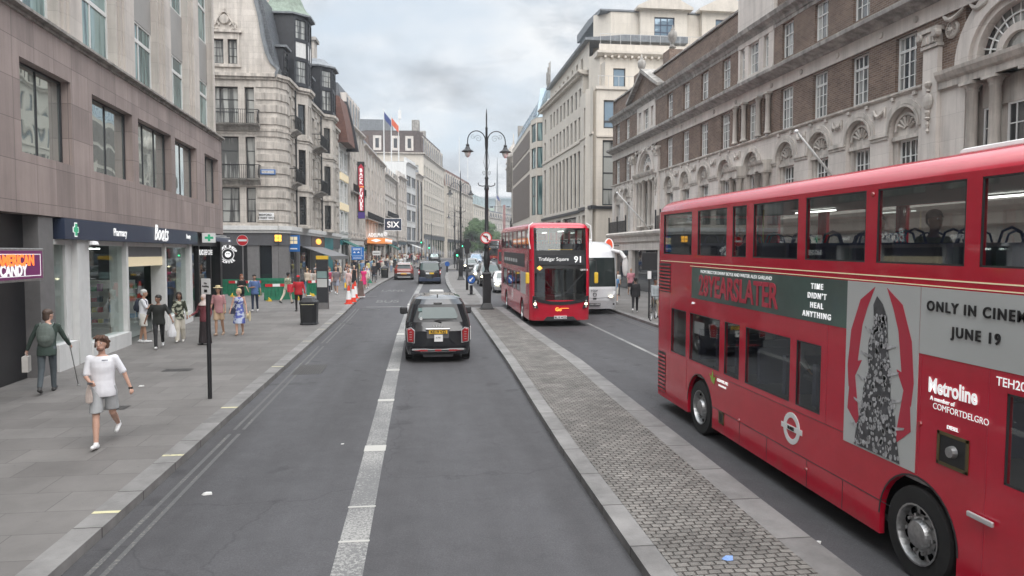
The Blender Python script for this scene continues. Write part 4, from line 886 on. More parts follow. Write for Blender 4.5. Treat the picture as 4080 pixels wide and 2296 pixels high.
# arched pavilions
for u0, u1 in pav:
    c = (u0+u1)/2; Rr = 2.12
    for x in (u0, u1-.62):
        m2 = MB(); m2.box(x, x+.62, -.16, .05, 4.9, 9.6); m2.box(x-.06, x+.68, -.2, .05, 4.9, 5.3); b.put('pilaster', m2, 'stone_pale')
        m2 = MB(); m2.box(x-.05,x+.67,-.22,.02,9.62,9.72); m2.box(x,x+.62,-.24,.02,9.74,10.05); m2.box(x-.1,x+.72,-.3,.02,10.08,10.2)
        for e in (x-.02, x+.64): m2.lathe([(.0,-.34),(.1,-.34),(.13,-.3),(.13,-.16)], (e,0,10.0), 10, ax='y')
        for e in (.1,.25,.4,.52): m2.box(x+e-.03,x+e+.05,-.27,-.23,9.76,9.95)
        b.put('capital', m2, 'stone_trim')
        m2 = MB(); m2.ell((x+.31,-.2,8.02),.2,.07,.26,12,6); m2.lathe([(.0,0),(.07,.05),(.03,.12),(.1,.2),(.12,.28),(.05,.34)], (x+.31,-.2,8.28), 8); m2.lathe([(.05,-.3),(.1,-.25),(.04,-.2),(.09,-.08),(.07,0)], (x+.31,-.2,7.76), 8); m2.lathe([(0,-.75),(.05,-.68),(.02,-.6),(.06,-.48),(.03,-.38)], (x+.31,-.2,7.8), 8); b.put('cartouche', m2, 'stone_trim')
    # brick tympanum with big arch window
    mb = MB(); mb.arch(c, 8.82, 1.25, 1.42, -.02, .3, 0, 180, 20); mb.arch(c, 8.82, 1.42, 1.72, -.12, .3, 0, 180, 20); mb.arch(c, 8.82, 1.76, Rr-.1, -.06, .3, 0, 180, 20); mb.arch(c, 8.82, .5, .72, .12, .3, 0, 180, 14); b.put('big_arch', mb, 'stone_pale')
    gq = MB(); gq.add([(c+1.3*math.cos(R(9*k)), .24, 8.82+1.3*math.sin(R(9*k))) for k in range(21)], [list(range(21))]); 
    fq = MB(); 
    for a in range(15, 180, 15): fq.tube([(c+.72*math.cos(R(a)),.2,8.82+.72*math.sin(R(a))),(c+1.27*math.cos(R(a)),.2,8.82+1.27*math.sin(R(a)))], .02, 4)
    fq.arch(c, 8.82, .98, 1.02, .18, .22, 0, 180, 20); f_ = fq.build('window', M['white_frame'], b.r); gq.build('pane', M['g_room'], f_)
    mb = MB(); mb.box(u0+.7, u1-.7, .28, .5, 8.6, 10.5); b.put('tympanum', mb, 'brick')
    for e in (-1, 1):
        m2 = MB(); x = c+e*2.05+(.12*e); m2.lathe([(.26,0),(.26,.05),(.21,.08),(.21,.04),(.06,.05),(.05,.1),(0,.1)][::-1], (0,0,0), 18, ax='y'); m2.v = [(p[0]+x, -p[1]+.0, p[2]+9.98) for p in m2.v]
        for q in range(12): a = R(q*30); m2.tube([(x+.06*math.cos(a),-.06,9.98+.06*math.sin(a)),(x+.2*math.cos(a),-.06,9.98+.2*math.sin(a))], .014, 4)
        b.put('medallion', m2, 'stone_trim')
    mb = MB(); run(mb, [(.3,8.3),(-.12,8.3),(-.12,8.5),(-.2,8.56),(-.28,8.7),(-.3,8.8),(.3,8.84)], u0+.64, u1-.64); b.put('entablature', mb, 'stone_trim')
    for q in range(5):
        m2 = MB(); x = u0+1.1+q*(u1-u0-2.2)/4; m2.tube([(x-.4,-.08,10.46),(x-.2,-.12,10.3),(x,-.13,10.24),(x+.2,-.12,10.3),(x+.4,-.08,10.46)], [.03,.06,.075,.06,.03], 7); b.put('swag', m2, 'stone_trim')
    for x in (c-1.45, c-.62, c+.62, c+1.45): column(x, .08, 5.15, 8.28, .17)
    for x, w in ((c-1.25,.5),(c-.42,.84),(c+.75,.5)): window(b.r, x, 5.2, w, 2.3, y=.3, nx=2 if w < .6 else 3, ny=4, pm='g_dark', fr=.05, bar=.03)
    mb = MB(); mb.box(c-1.95,c+1.95,.36,.6,4.9,8.4); mb.box(c-1.3,c+1.3,.28,.36,7.5,8.28); b.put('recess', mb, 'stone_trim')
    mb = MB()
    for a, q in ((c-1.85,c-1.5),(c-1.0,c-.5),(c+.5,c+1.0),(c+1.5,c+1.85)): mb.box(a,q,-.04,.2,11.5,13.3)
    mb.box(c-1.85,c+1.85,-.05,.1,13.0,13.4); mb.box(c-1.85,c+1.85,-.05,.1,11.46,11.72); b.put('window_surround', mb, 'stone_pale')
    for x, w in ((c-1.5,.5),(c-.5,1.0),(c+1.0,.5)): window(b.r, x, 11.72, w, 1.28, y=.1, nx=2 if w < .6 else 3, ny=3, fr=.05, bar=.022)
    if u0 < 20:
        mb = MB(); mb.prism([(u0-.3,13.9),(u1+.3,13.9),(c,15.45)], -.14, 1.0); b.put('pediment', mb, 'brick')
        mb = MB(); 
        for s_ in (-1, 1):
            e = c+s_*(u1-u0+.9)/2; mb.prism([(e,13.86),(e,14.06),(c,15.68),(c,15.42)], -.45, 1.1)
        b.put('pediment_cornice', mb, 'stone_dirty')
for u, z in ((5.5,15.9),(11.45,16.1)):
    m2 = MB(); m2.smooth = True; m2.lathe([(.2,0),(.22,.08),(.1,.14),(.08,.24),(.24,.5),(.29,.75),(.25,.95),(.12,1.05),(.14,1.12),(.05,1.25),(.03,1.4)], (u,.45,z), 14); b.put('urn', m2, 'stone_dirty')
# ground floor shopfronts
mb = MB(); run(mb, [(.3,4.2),(-.25,4.2),(-.3,4.5),(-.5,4.66),(-.55,4.8),(-.4,4.9),(.3,4.94)]); run(mb, [(.3,3.6),(-.12,3.6),(-.12,4.2),(.3,4.2)]); b.put('shop_cornice', mb, 'stone_pale')
mb = MB(); 
for u in (0,4.4,10.6,16,21,25.5,30,35,40,45,49.6): mb.box(u, u+.8, -.08, .4, .2, 3.6)
mb.box(0, L, .2, .5, .2, .75); b.put('pillar', mb, 'stone_pale')
for u0, u1, m_ in ((.8,4.4,'g_dark'),(5.2,10.6,'g_dark'),(11.4,16,'g_room'),(16.8,21,'g_dark'),(21.8,25.5,'g_room'),(26.3,30,'g_dark'),(30.8,35,'g_dark'),(35.8,40,'g_dark'),(40.8,45,'g_dark'),(45.8,49.6,'g_dark')):
    b.put('shop_window', MB().box(u0, u1, .18, .25, .75, 3.6), m_)
b.put('return_wall', MB().box(.0,.3,.0,12,.2,4.9), 'stone_pale'); b.put('roof', MB().box(0.1,L-.1,.5,13,14.4,14.6), 'lead')
text('BURGER', .34, M['letter_white'], b.r, (7.9,.1,2.9), bold=.01)
t = thing('projecting_sign', 'red and white oval sign sticking out from the stone hall above the white coach', 'sign', (14.0, 53.2, 3.95), 0)
m2 = MB(); m2.prism([(.36*math.cos(R(a)), .62*math.sin(R(a))*(.9)) for a in range(0,360,20)], -.06, .06); m2.build('plate', M['letter_white'], t)
M['burger_red'] = mat('burger_red', (.6,.07,.03), .5, emit=(.8,.1,.04), es=.3)
m2 = MB(); m2.prism([(.27*math.cos(R(a)), .5*math.sin(R(a))) for a in range(0,360,20)], -.075, -.06); m2.prism([(.27*math.cos(R(a)), .5*math.sin(R(a))) for a in range(0,360,20)], .06, .075); m2.build('panel', M['burger_red'], t); MB().box(.3,.95,-.03,.03,-.03,.03).build('bracket', M['plastic'], t)
# iron balcony on the far wing and by the pavilion
for u0, u1 in ((.3,4.6),(10.9,12.6)):
    m2 = MB(); rails(m2, u0, u1, 4.92, 5.75, -.35, .14, .014)
    for x in (u0, (u0+u1)/2, u1): m2.box(x-.04,x+.04,-.39,-.31,4.92,6.0); m2.ell((x,-.35,6.06),.06,.06,.09,8,5)
    b.put('railing', m2, 'black_iron')
# flagpoles leaning out of the hall
def flagpole(u, z, L_, label, dx=-.9, dzz=1.0):
    Tm = Matrix.Translation(b.r.location) @ Matrix.Rotation(b.r.rotation_euler[2], 4, 'Z'); p = Tm @ Vector((u, 0, z))
    t = thing('flagpole', label, 'flagpole', p, b.r.rotation_euler[2], 'white flagpoles leaning out from the hall')
    d = Vector((dx, -1.0, dzz)).normalized()*L_
    m2 = MB(); m2.smooth = True; m2.tube([(0,.02,0), tuple(d)], [.055,.035], 8); m2.build('pole', M['white_plaster'], t); m2 = MB(); m2.ell(tuple(d*1.01), .08,.08,.07,10,6); m2.build('finial', M['white'], t); MB().box(-.1,.1,-.1,.02,-.14,.14).build('bracket', M['black_iron'], t)
flagpole(29.9, 6.0, 2.6, 'bare white flagpole leaning out above the middle of the near red bus', .15, 1.0)
flagpole(9.0, 4.9, 3.4, 'bare white flagpole leaning out beside the pedimented pavilion', .15, 1.0)
# ---------------------------------------------------------------- cream modern office building on the right
b = Bld('office_building', 'cream modern stone building with rows of narrow windows and a stepped balconied corner', (14.1,84), (14.85,61), 0); L = 23.0
S = b.sub((14.95,61.2), (60,61.2)); S0 = b.sub((14.25,62.4),(14.95,61.2))
us = [1.25]+[4.28+1.6*k for k in range(9)]
r1 = [(u, u+.85, 16.95, 18.6) for u in us]; r2 = [(u-.2, u+.68, 13.95, 16.0) for u in us]; r3 = [(u-.4, u+.62, 7.7, 12.9) for u in us]
r1b = [(19.9,20.8,13.7,16.3),(19.9,20.8,7.7,13.0)]
mb = MB(); mb.wall(0, 18.6, 7.35, 19.6, r1+r2+r3, d=.3); mb.wall(18.6, L, 7.35, 17.6, r1b, y=-.25, d=.3)
mb.quad((18.6,-.25,7.35),(18.6,.05,7.35),(18.6,.05,17.6),(18.6,-.25,17.6)); mb.wall(18.6, L-.4, 17.6, 19.9, [(19.6,20.4,17.9,19.4)], y=.9, d=.3)
mb.quad((18.6,0,17.6),(18.6,.9,17.6),(18.6,.9,19.9),(18.6,0,19.9))
# side wall facing the camera, stepped back towards the top
sideh = [(.62,2.3,14.1,16.5),(.55,2.5,7.5,13.1),(6.5,8.6,14.1,16.5),(6.5,8.6,7.4,13.1)]
mb.at(S0).wall(0,1.39,7.35,17.6); mb.at(S).wall(0, 30, 7.35, 17.6, sideh, d=.3)
t2 = b.sub((15.6,62.7),(60,62.7)); mb.at(t2).wall(0, 30, 17.6, 20.9, [(1.2,2.3,17.9,19.6),(7.0,8.1,17.9,19.6)], d=.3); mb.at(b.sub((14.95,64.2),(15.6,62.7))).wall(0,1.64,17.6,20.9)
mb.at(b.sub((15.0,84),(15.0,64.2))).wall(0, 19.8, 19.9, 22.3, [(u, u+.8, 20.2, 21.5) for u in (1,3.2,5.4,7.6,9.8,12,14.2,16.4)], d=.3)
mb.at(b.sub((15.9,66.5),(17.2,65.2))).wall(0,1.84,20.9,25.3,[(.5,1.0,21.6,23.3)],d=.2)
mb.at(b.sub((17.2,65.2),(60,65.2))).wall(0,30,20.9,25.3,[],d=.25)
for x0 in (2.6, 8.4): mb.at(b.sub((17.2,64.6),(60,64.6))).wall(x0, x0+4.4, 21.0, 25.4, [(x0+1.3,x0+3.2,22.8,24.8)], d=.25); mb.quad((x0,0,21),(x0,.7,21),(x0,.7,25.4),(x0,0,25.4)); mb.quad((x0+4.4,0,21),(x0+4.4,.7,21),(x0+4.4,.7,25.4),(x0+4.4,0,25.4))
mb.at()
mb.quad((0,0,0),(0,12,0),(0,12,20),(0,0,20)); b.put('wall', mb, 'cream_stone')
for h in r1: window(b.r, h[0], h[2], h[1]-h[0], h[3]-h[2], y=.16, nx=1, ny=1, fm='dark_panel', pm='g_blue', fr=.07)
for h in r2: window(b.r, h[0], h[2], h[1]-h[0], h[3]-h[2], y=.16, nx=1, ny=1, tr=.3, fm='dark_panel', pm='g_blue', fr=.07)
for h in r3: window(b.r, h[0], h[2], h[1]-h[0], h[3]-h[2], y=.16, nx=1, ny=5, fm='dark_panel', pm='g_room', fr=.09, bar=.06)
for h in r1b: window(b.r, h[0], h[2], h[1]-h[0], h[3]-h[2], y=-.1, nx=1, ny=2 if h[2] > 10 else 5, fm='dark_panel', pm='g_room', fr=.09, bar=.06)
for h in sideh: window(b.r, h[0], h[2], h[1]-h[0], h[3]-h[2], y=.15, nx=1, ny=1 if h[2] > 10 else 4, tr=.25 if h[2] > 10 else None, fm='dark_panel', pm='g_blue' if h[2] > 10 else 'g_room', fr=.13, bar=.1, T=S)
for x in (1.2, 7.0): window(b.r, x, 17.9, 1.1, 1.7, y=.12, nx=1, ny=1, fm='dark_panel', pm='g_blue', fr=.08, T=t2)
for x in (3.9, 9.7): window(b.r, x, 22.8, 1.9, 2.0, y=.12, nx=3, ny=3, fm='navy', pm='g_blue', fr=.09, bar=.08, T=b.sub((17.2,64.6),(60,64.6)))
for k, u in enumerate((1,3.2,5.4,7.6,9.8,12,14.2,16.4)): window(b.r, u, 20.2, .8, 1.3, y=.15, nx=1, ny=1, fm='dark_panel', pm='g_dark', T=b.sub((15.0,84),(15.0,64.2)))
mb = MB(); 
def runb(mb, prof, a, c, T=None): mb.at(T if T is not None else Matrix()).prism(prof, a, c, 'x'); mb.at()
runb(mb, [(.1,19.6),(-.3,19.7),(-.55,19.85),(-.55,20.0),(.9,20.05),(.9,19.6)], -.3, 18.9); 
runb(mb, [(.02,13.55),(-.1,13.6),(-.1,13.72),(.02,13.75)], 0, 18.6); runb(mb, [(-.2,13.55),(-.35,13.6),(-.35,13.75),(-.2,13.78)], 18.6, L)
runb(mb, [(.02,13.3),(-.12,13.35),(-.12,13.5),(.02,13.5)], 0, 30, S); runb(mb, [(.02,17.3),(-.15,17.4),(-.15,17.65),(1.4,17.7),(1.4,17.3)], -.1, 30, S)
b.put('string_course', mb, 'cream_trim')
mb = MB(); runb(mb, [(.1,20.55),(-.25,20.6),(-.5,20.8),(-.5,21.0),(2.6,21.05),(2.6,20.6)], -.35, 30, t2); runb(mb, [(.0,20.9),(-.1,21.0),(-.1,21.65),(.02,21.65)], -.1, 30, t2)
b.put('upper_cornice', mb, 'cream_trim')
for k in range(26): b.put('bracket', MB().at(t2).box(.3+k*.6,.48+k*.6,-.42,0,20.42,20.6), 'cream_trim') if k < 20 else None
for k in range(28): b.put('bracket', MB().box(.2+k*.65,.38+k*.65,-.45,0,19.48,19.68), 'cream_trim')
mb = MB(); 
for T, z, a, c in ((S,17.65,.1,12),(t2,21.65,0,12)):
    mb.at(T); mb.box(a,c,-.1,-.07,z+.85,z+.89)
    for k in range(int((c-a)/.9)): mb.box(a+k*.9,a+k*.9+.03,-.1,-.07,z,z+.87)
b.put('handrail', mb, 'steel')
# roof gables and slate slopes
for x0 in (2.6, 8.4):
    mb = MB().at(b.sub((17.2,65.2),(60,65.2))); mb.prism([(x0-.4,25.4),(x0+4.8,25.4),(x0+4.8,25.6),(x0+2.2,26.9),(x0-.4,25.6)], -1.1, 6); b.put('roof_gable', mb, 'cream_trim')
mb = MB().at(b.sub((15.0,84),(15.0,64.2))); mb.prism([(-.45,22.3),(-.5,22.5),(3.5,22.9),(9,22.9),(9,22.3)], 0, 20.2, 'x'); b.put('roof', mb, 'lead')
mb = MB().at(b.sub((16.2,66),(60,66))); mb.prism([(-.6,25.2),(-.9,25.35),(-.9,25.5),(4,26.0),(9,26.0),(9,25.2)], 0, 30, 'x'); b.put('roof', mb, 'lead')
mb = MB(); mb.box(-.2, 18.6, -.12, .1, 7.12, 7.4); mb.box(18.55, L, -.4, .1, 7.2, 7.5); mb.at(S).box(-.1,30,-.15,.1,7.2,7.45); b.put('plinth_band', mb, 'dark_panel')
gh = [(3.6,6.2,3.0,6.85),(7.2,9.6,3.0,6.85),(10.6,16.2,3.0,6.85),(17.2,18.4,3.0,6.85)]
mb = MB(); mb.wall(0, 18.6, .3, 7.15, gh+[(.6,2.6,1,6.6)], d=.4); mb.wall(18.6, L, .3, 7.2, [(19.5,21.8,1.0,6.8)], y=-.25, d=.4); mb.at(S0).wall(0,1.39,.3,7.3); mb.at(S).wall(0,30,.3,7.25,[(1.5,4.2,.9,6.6),(6.5,9.5,.9,6.6)],d=.4); b.put('ground_wall', mb, 'cream_stone')
for h in gh+[(.6,2.6,1,6.6)]: window(b.r, h[0], h[2], h[1]-h[0], h[3]-h[2], y=.25, nx=3 if h[1]-h[0] > 4 else 1, ny=2, fm='dark_panel', pm='g_room', fr=.12, bar=.1)
window(b.r, 19.5, 1.0, 2.3, 5.8, y=.0, nx=1, ny=2, fm='dark_panel', pm='g_room', fr=.14)
for x in (1.5, 6.5): window(b.r, x, .9, 2.7, 5.7, y=.25, nx=1, ny=3, fm='dark_panel', pm='g_room', fr=.14, T=S)

# ---------------------------------------------------------------- rounded corner block with slanting metal roof
b = Bld('rounded_building', 'stone block with rounded corner, curtained bay windows, ribbed brown panels and a slanting metal roof', (14.6,112), (13.9,87.5), 0); L = 24.5
mb = MB(); T1 = b.sub((13.4,88.6),(13.75,86.4)); T2 = b.sub((13.75,86.4),(15.3,85.6)); T3 = b.sub((15.3,85.6),(30,85.6)); T0 = b.sub((14.1,112),(13.4,88.6))
sp = [(1.2,22.4,8.0,13.2),(1.2,22.4,13.8,16.0),(1.2,22.4,16.5,18.6)]
mb.at(T0).wall(0,23.4,.5,19.3,sp,d=.3); cw = [(.25,2.0,8.0,12.7),(.25,2.0,13.6,16.1),(.25,2.0,16.8,19.0)]
mb.at(T1).wall(0,2.23,.5,19.6,cw,d=.25); mb.at(T2).wall(0,1.74,.5,19.6,[(.1,1.0,h[2],h[3]) for h in cw],d=.25); mb.at(T3).wall(0,14,.5,19.6); b.put('wall', mb, 'cream_stone')
for h in cw:
    window(b.r, h[0], h[2], 1.75, h[3]-h[2], y=.1, nx=2, ny=1, fm='dark_panel', pm='g_teal', fr=.08, bar=.09, tr=.5 if h[2] < 9 else None, T=T1); window(b.r, .1, h[2], .9, h[3]-h[2], y=.1, nx=1, ny=1, fm='dark_panel', pm='g_teal', fr=.08, T=T2)
for h in sp:
    n = 26; mb = MB().at(T0)
    for k in range(n): u = h[0]+(h[1]-h[0])*k/n; mb.box(u+.1,u+.62,-.08,.3,h[2]-.1,h[3])
    b.put('ribbed_panel', mb, 'louver')
mb = MB(); mb.at(T0).prism([(-.05,19.3),(.1,19.4),(1.7,23.1),(6,23.2),(6,19.3)], 0, 23.4, 'x'); mb.at(T1).prism([(-.03,19.6),(.05,19.7),(1.6,23.4),(5,23.6),(5,19.6)], -.3, 2.3, 'x'); mb.at(T2).prism([(-.03,19.6),(.05,19.7),(1.6,23.4),(5,23.6),(5,19.6)], 0, 1.8, 'x'); mb.at(T3).prism([(0,19.6),(1.6,23.4),(5,23.6),(5,19.6)], -.2, 12, 'x'); b.put('metal_roof', mb, 'metal_roof')
def slopewin(T, u, w, z0, z1, y0, y1):
    q = MB().at(T); q.add([(u,y0-.06,z0),(u+w,y0-.06,z0),(u+w,y1-.06,z1),(u,y1-.06,z1),(u,y0+.1,z0),(u+w,y0+.1,z0),(u+w,y1+.1,z1),(u,y1+.1,z1)], [(0,1,2,3),(0,3,7,4),(1,5,6,2),(3,2,6,7),(0,4,5,1)]); b.put('roof_window', q, 'g_blue')
for k in range(9): slopewin(T0, 1.5+k*2.4, 1.1, 19.9, 21.4, .33, .97); slopewin(T0, 1.5+k*2.4, 1.1, 21.9, 22.9, 1.17, 1.6)
slopewin(T1, .5, 1.3, 19.95, 21.3, .15, .7); slopewin(T1, .5, 1.3, 21.8, 23.0, .93, 1.42)
b.put('plant_room', MB().at(T3).box(2.5,9,2.5,9,23.5,26.4), 'metal_roof'); b.put('plant_window', MB().at(T3).box(2.7,8.6,2.42,2.5,24.2,25.9), 'g_blue')
mb = MB().at(T0)
for x, h in ((17.2,27.2),(17.7,26.8),(18.3,27.6),(18.9,27.0),(19.4,27.9),(17.9,26.4)): mb.tube([(x,3.0,24.5),(x,3.0,h)], .05, 5); mb.box(x-.13,x+.13,2.8,3.0,h-1.7,h-.2)
mb.box(16.8,19.8,2.9,3.1,24.9,25.05); b.put('antenna_mast', mb, 'stone_dirty')
b.put('shop_window', MB().at(T0).box(1,22.5,-.05,.0,1.8,5.2), 'g_dark')

# ---------------------------------------------------------------- generic terrace front: wall, windows, cornices, mansard, shopfront
def terrace(name, label, P, Q, zt, fl, nb, wall='stone_cream', trim='cream_moulding', roof=None, rh=3.0, ww=.45, fm='white_frame', pm='g_room', shop='dark_panel', sh=(4.0,3.4), wn=(2,3), gz0=None, piers=False, bal=None, depth=14, dorm=True, arch=False, rm='slate', shopw='g_dark', vcol=None):
    """fl: list of (z0,z1) window rows, nb bays across"""
    b = Bld(name, label, P, Q, 0); L = b.L; g0 = (gz0 if gz0 is not None else gz(P[1])) - .1
    bw = L/nb; H = []
    for k in range(nb):
        c = (k+.5)*bw; w = bw*ww
        for z0, z1 in fl: H.append((c-w/2, c+w/2, z0, z1) + ((1,) if arch and (z0, z1) == fl[-1] else ()))
    s0 = g0 + sh[0]
    mb = MB(); mb.wall(0, L, s0, zt, H, d=.22)
    for x in (0, L): mb.quad((x,0,g0),(x,depth,g0),(x,depth,zt),(x,0,zt))
    b.put('wall', mb, wall)
    for h in H: window(b.r, h[0], h[2], h[1]-h[0], h[3]-h[2], y=.1, nx=wn[0], ny=wn[1], fm=fm, pm=pm, fr=.07, bar=.04)
    mb = MB(); mb.prism([(.1,zt-.5),(-.08,zt-.45),(-.2,zt-.2),(-.5,zt-.08),(-.5,zt+.1),(.1,zt+.15)], -.05, L+.05, 'x')
    mb.prism([(.1,s0-.05),(-.2,s0),(-.25,s0+.18),(.1,s0+.25)], 0, L, 'x')
    for i, (z0, z1) in enumerate(fl):
        if i % 2 == 0: mb.prism([(.1,z0-.35),(-.1,z0-.3),(-.14,z0-.15),(.1,z0-.1)], 0, L, 'x')
    b.put('cornice', mb, trim)
    mb = MB()
    for h in H: mb.box(h[0]-.12, h[1]+.12, -.07, .02, h[3], h[3]+.16); mb.box(h[0]-.1, h[1]+.1, -.09, .02, h[2]-.12, h[2]); mb.box(h[0]-.13,h[0],-.04,.02,h[2],h[3]); mb.box(h[1],h[1]+.13,-.04,.02,h[2],h[3])
    b.put('window_surround', mb, trim)
    if piers:
        for k in range(nb+1): b.put('pilaster', MB().box(max(0,k*bw-.22), min(L,k*bw+.22), -.2, .02, s0+.3, zt-.5), trim)
    if bal:
        for z in bal:
            q = MB(); q.box(.3, L-.3, -.55, 0, z-.25, z-.1); sl = b.put('balcony', q, 'stone_dirty'); q = MB(); rails(q, .35, L-.35, z-.1, z+.75, -.5, .22, .02); q.build('railing', M['black_iron'], sl)
    if roof:
        mb = MB()
        if roof == 'mansard':
            mb.prism([(.25,zt),(1.1,zt+rh),(depth,zt+rh+.2),(depth,zt)], 0, L, 'x'); b.put('roof', mb, rm)
            if dorm:
                for k in range(nb):
                    c = (k+.5)*bw; w = min(bw*.5, 1.3)
                    d_ = b.put('dormer', MB().box(c-w/2-.1,c+w/2+.1,.2,1.2,zt+.25,zt+rh*.78), trim); MB().box(c-w/2,c+w/2,.17,.2,zt+.5,zt+rh*.68).build('pane', M['g_dark'], d_)
        else:
            mb.prism([(-.1,zt),(.3,zt+rh*.3),(depth*.5,zt+rh),(depth,zt)], 0, L, 'x'); b.put('roof', mb, rm)
    else: b.put('parapet', MB().box(0, L, .05, .4, zt, zt+.9), wall); b.put('roof', MB().box(0, L, .4, depth, zt-.2, zt+.1), 'lead')
    # shopfront
    b.put('fascia', MB().box(.15, L-.15, -.12, .2, g0+sh[1], s0-.06), shop)
    b.put('shop_window', MB().box(.3, L-.3, .1, .2, g0+.5, g0+sh[1]), shopw)
    for k in range(max(2, int(L/4))+1): x = .1+(L-.6)*k/max(2, int(L/4)); b.put('pillar', MB().box(x, x+.4, -.05, .25, g0, g0+sh[1]), trim)
    return b
F = lambda y: -10.2 + .05*(y-54)
# left side, beyond the corner building
b = terrace('gabled_house', 'narrow cream bay fronted house with yellow panels and a tall red brick gable', (-8.52,78.2), (-8.2,83.6), 15.4, [(5.8,7.8),(8.9,11.0),(12.3,14.3)], 2, 'white_plaster', 'white_plaster', roof='mansard', rh=3.6, shop='teal', dorm=False, rm='brick_red', ww=.6, fm='white_frame')
for z in (8.0, 11.2): b.put('panel', MB().box(.2, b.L-.2, -.16, 0, z, z+.75), 'cream_panel')
b.put('brick_gable', MB().prism([(-1.0,15.0),(-.7,17.0),(-.1,19.8),(4,20.4),(4,15.0)], -.2, 4.7, 'x'), 'brick_red'); b.put('timber_gable', MB().prism([(-1.35,14.7),(-.95,17.0),(-.2,20.2),(4,20.6),(4,14.7)], 4.72, 5.2, 'x'), 'black_timber'); b.put('chimney', MB().box(1.5,3.2,3.2,4.6,20,24.6), 'stone_cream')
b = terrace('stone_terrace', 'pale stone terrace with a long balcony and tall grey mansard roof', (-8.15,84.2), (-7.35,94.0), 18.0, [(5.9,9.0),(10.9,13.2),(14.6,17.0)], 5, roof='mansard', rh=4.6, piers=True, bal=(10.6,), shop='white_plaster', ww=.4, wn=(2,3))
b = terrace('theatre_front', 'theatre front with giant pilasters, iron balcony and orange lit canopy', (-7.3,94.4), (-5.9,118), 17.2, [(8.4,10.9),(12.2,14.8)] , 7, roof='mansard', rh=2.0, piers=True, bal=(8.0,), shop='brick_brown', ww=.42, dorm=False)
text('ADELPHI', .8, M['letter_white'], b.r, (7, -2.0, 6.0), bold=.03, sx=1.5)
o_ = text('ADELPHI', .62, M['letter_white'], b.r, (2.1, -1.25, 5.75), R(-90), bold=.02, sx=.8)
M['canopy'] = mat('canopy', (.6,.22,.07), .5, emit=(1,.35,.1), es=.25); cn = b.put('canopy', MB().box(2.2, 12.0, -2.4, -.1, 4.7, 5.4), 'canopy')
for k in range(7): q = MB(); x = 3.1+k*1.35; q.prism([(x-.55,5.05),(x,5.28),(x+.55,5.05),(x,4.82)], -2.46, -2.41); q.build('lozenge', M['letter_white'], cn)
for k in range(1): q = MB(); q.at(Matrix.Translation((2.15,0,0)) @ Matrix.Rotation(R(-90),4,'Z')).prism([(.6,5.05),(1.3,5.28),(2.0,5.05),(1.3,4.82)], -.06, -.01); q.build('lozenge', M['letter_white'], cn)
b = terrace('stone_terrace', 'brown and cream terrace with shop awnings just past the theatre canopy', (-5.85,118.4), (-4.5,134), 16.2, [(6.6,8.6),(9.9,12.0),(13.2,15.2)], 5, roof='mansard', rh=2.0, shop='navy', bal=(9.5,), wall_=0) if False else terrace('stone_terrace', 'weathered terrace with shop awnings just past the theatre canopy', (-5.85,118.4), (-4.5,134), 16.2, [(6.6,8.6),(9.9,12.0),(13.2,15.2)], 5, roof='mansard', rh=2.0, shop='navy', bal=(9.5,))
b.put('party_wall', MB().box(-.2,.6,3,14,16,20.6), 'brick_brown'); b.put('chimney', MB().box(.2,1.4,2.5,4,17,22.2), 'brick_brown')
b = terrace('narrow_house', 'ornate narrow cream house front with pediment windows', (-4.2,134.5), (-3.0,143.5), 17.6, [(6.5,8.6),(9.8,12.2),(13.4,15.8)], 3, piers=True, shop='navy', ww=.5)
b.put('side_wall', MB().box(0,.3,0,12,0,17.6), 'stone_cream')
b = terrace('white_office', 'white modern block with dark strip windows and flagpoles on its roof', (-2.9,144.5), (-1.1,154), 21.3, [(5.9,8.6),(9.8,12.0),(13.3,15.4),(16.7,18.8)], 2, 'white_plaster', 'white_plaster', ww=.86, wn=(5,1), fm='dark_panel', pm='g_dark', shop='dark_panel')
T = b.sub((-12,144.4),(-2.9,144.4)); mb = MB().at(T); mb.wall(0,9.1,1,21.3,[(5.2,8.8,a,c) for a, c in ((5.9,8.6),(9.8,12.0),(13.3,15.4),(16.7,18.8))],d=.2); b.put('side_wall', mb, 'white_plaster')
for z in (5.9,9.8,13.3,16.7): window(b.r, 5.2, z, 3.6, 2.2 if z > 6 else 2.7, y=.1, nx=6, ny=1, fm='dark_panel', pm='g_dark', T=T)
b = terrace('arched_house', 'tall narrow building with a black arched metal front', (-1.0,154.5), (.4,163), 20.2, [(6,19)], 2, 'stone_trim', ww=.7, wn=(3,8), fm='black_timber', pm='g_dark', arch=True, roof='mansard', rh=1.5, dorm=False)
# large hotel with dark mansard, its flank facing the camera
b = terrace('hotel_building', 'large pale hotel block with dark brown mansard, cornices and many sash windows', (.6,172), (6.4,204), 26.5, [(8.2,10.4),(11.6,13.8),(15,17.2),(18.4,20.6),(21.8,24)], 10, 'cream_stone', 'stone_trim', roof='mansard', rh=5.5, rm='mansard_brown', ww=.42, pm='g_dark', shop='dark_panel', sh=(6,5))
T = b.sub((-24,171.8),(.6,171.8)); H = [(x, x+1.5, z0, z1) for x in (3,8,13,18.2,22) for z0, z1 in ((8.2,10.4),(11.6,13.8),(15,17.2),(18.4,20.6),(21.8,24))]
mb = MB().at(T); mb.wall(0, 24.6, 1, 26.5, H, d=.2); b.put('side_wall', mb, 'cream_stone')
for h in H: window(b.r, h[0], h[2], 1.5, 2.2, y=.1, nx=2, ny=2, T=T)
mb = MB().at(T); mb.prism([(-.1,26.4),(-.5,26.55),(-.5,26.8),(.1,26.85)], 0, 25.1, 'x'); mb.prism([(.1,20.9),(-.3,21.0),(-.3,21.3),(.1,21.4)], 0, 24.7, 'x'); b.put('cornice', mb, 'stone_trim')
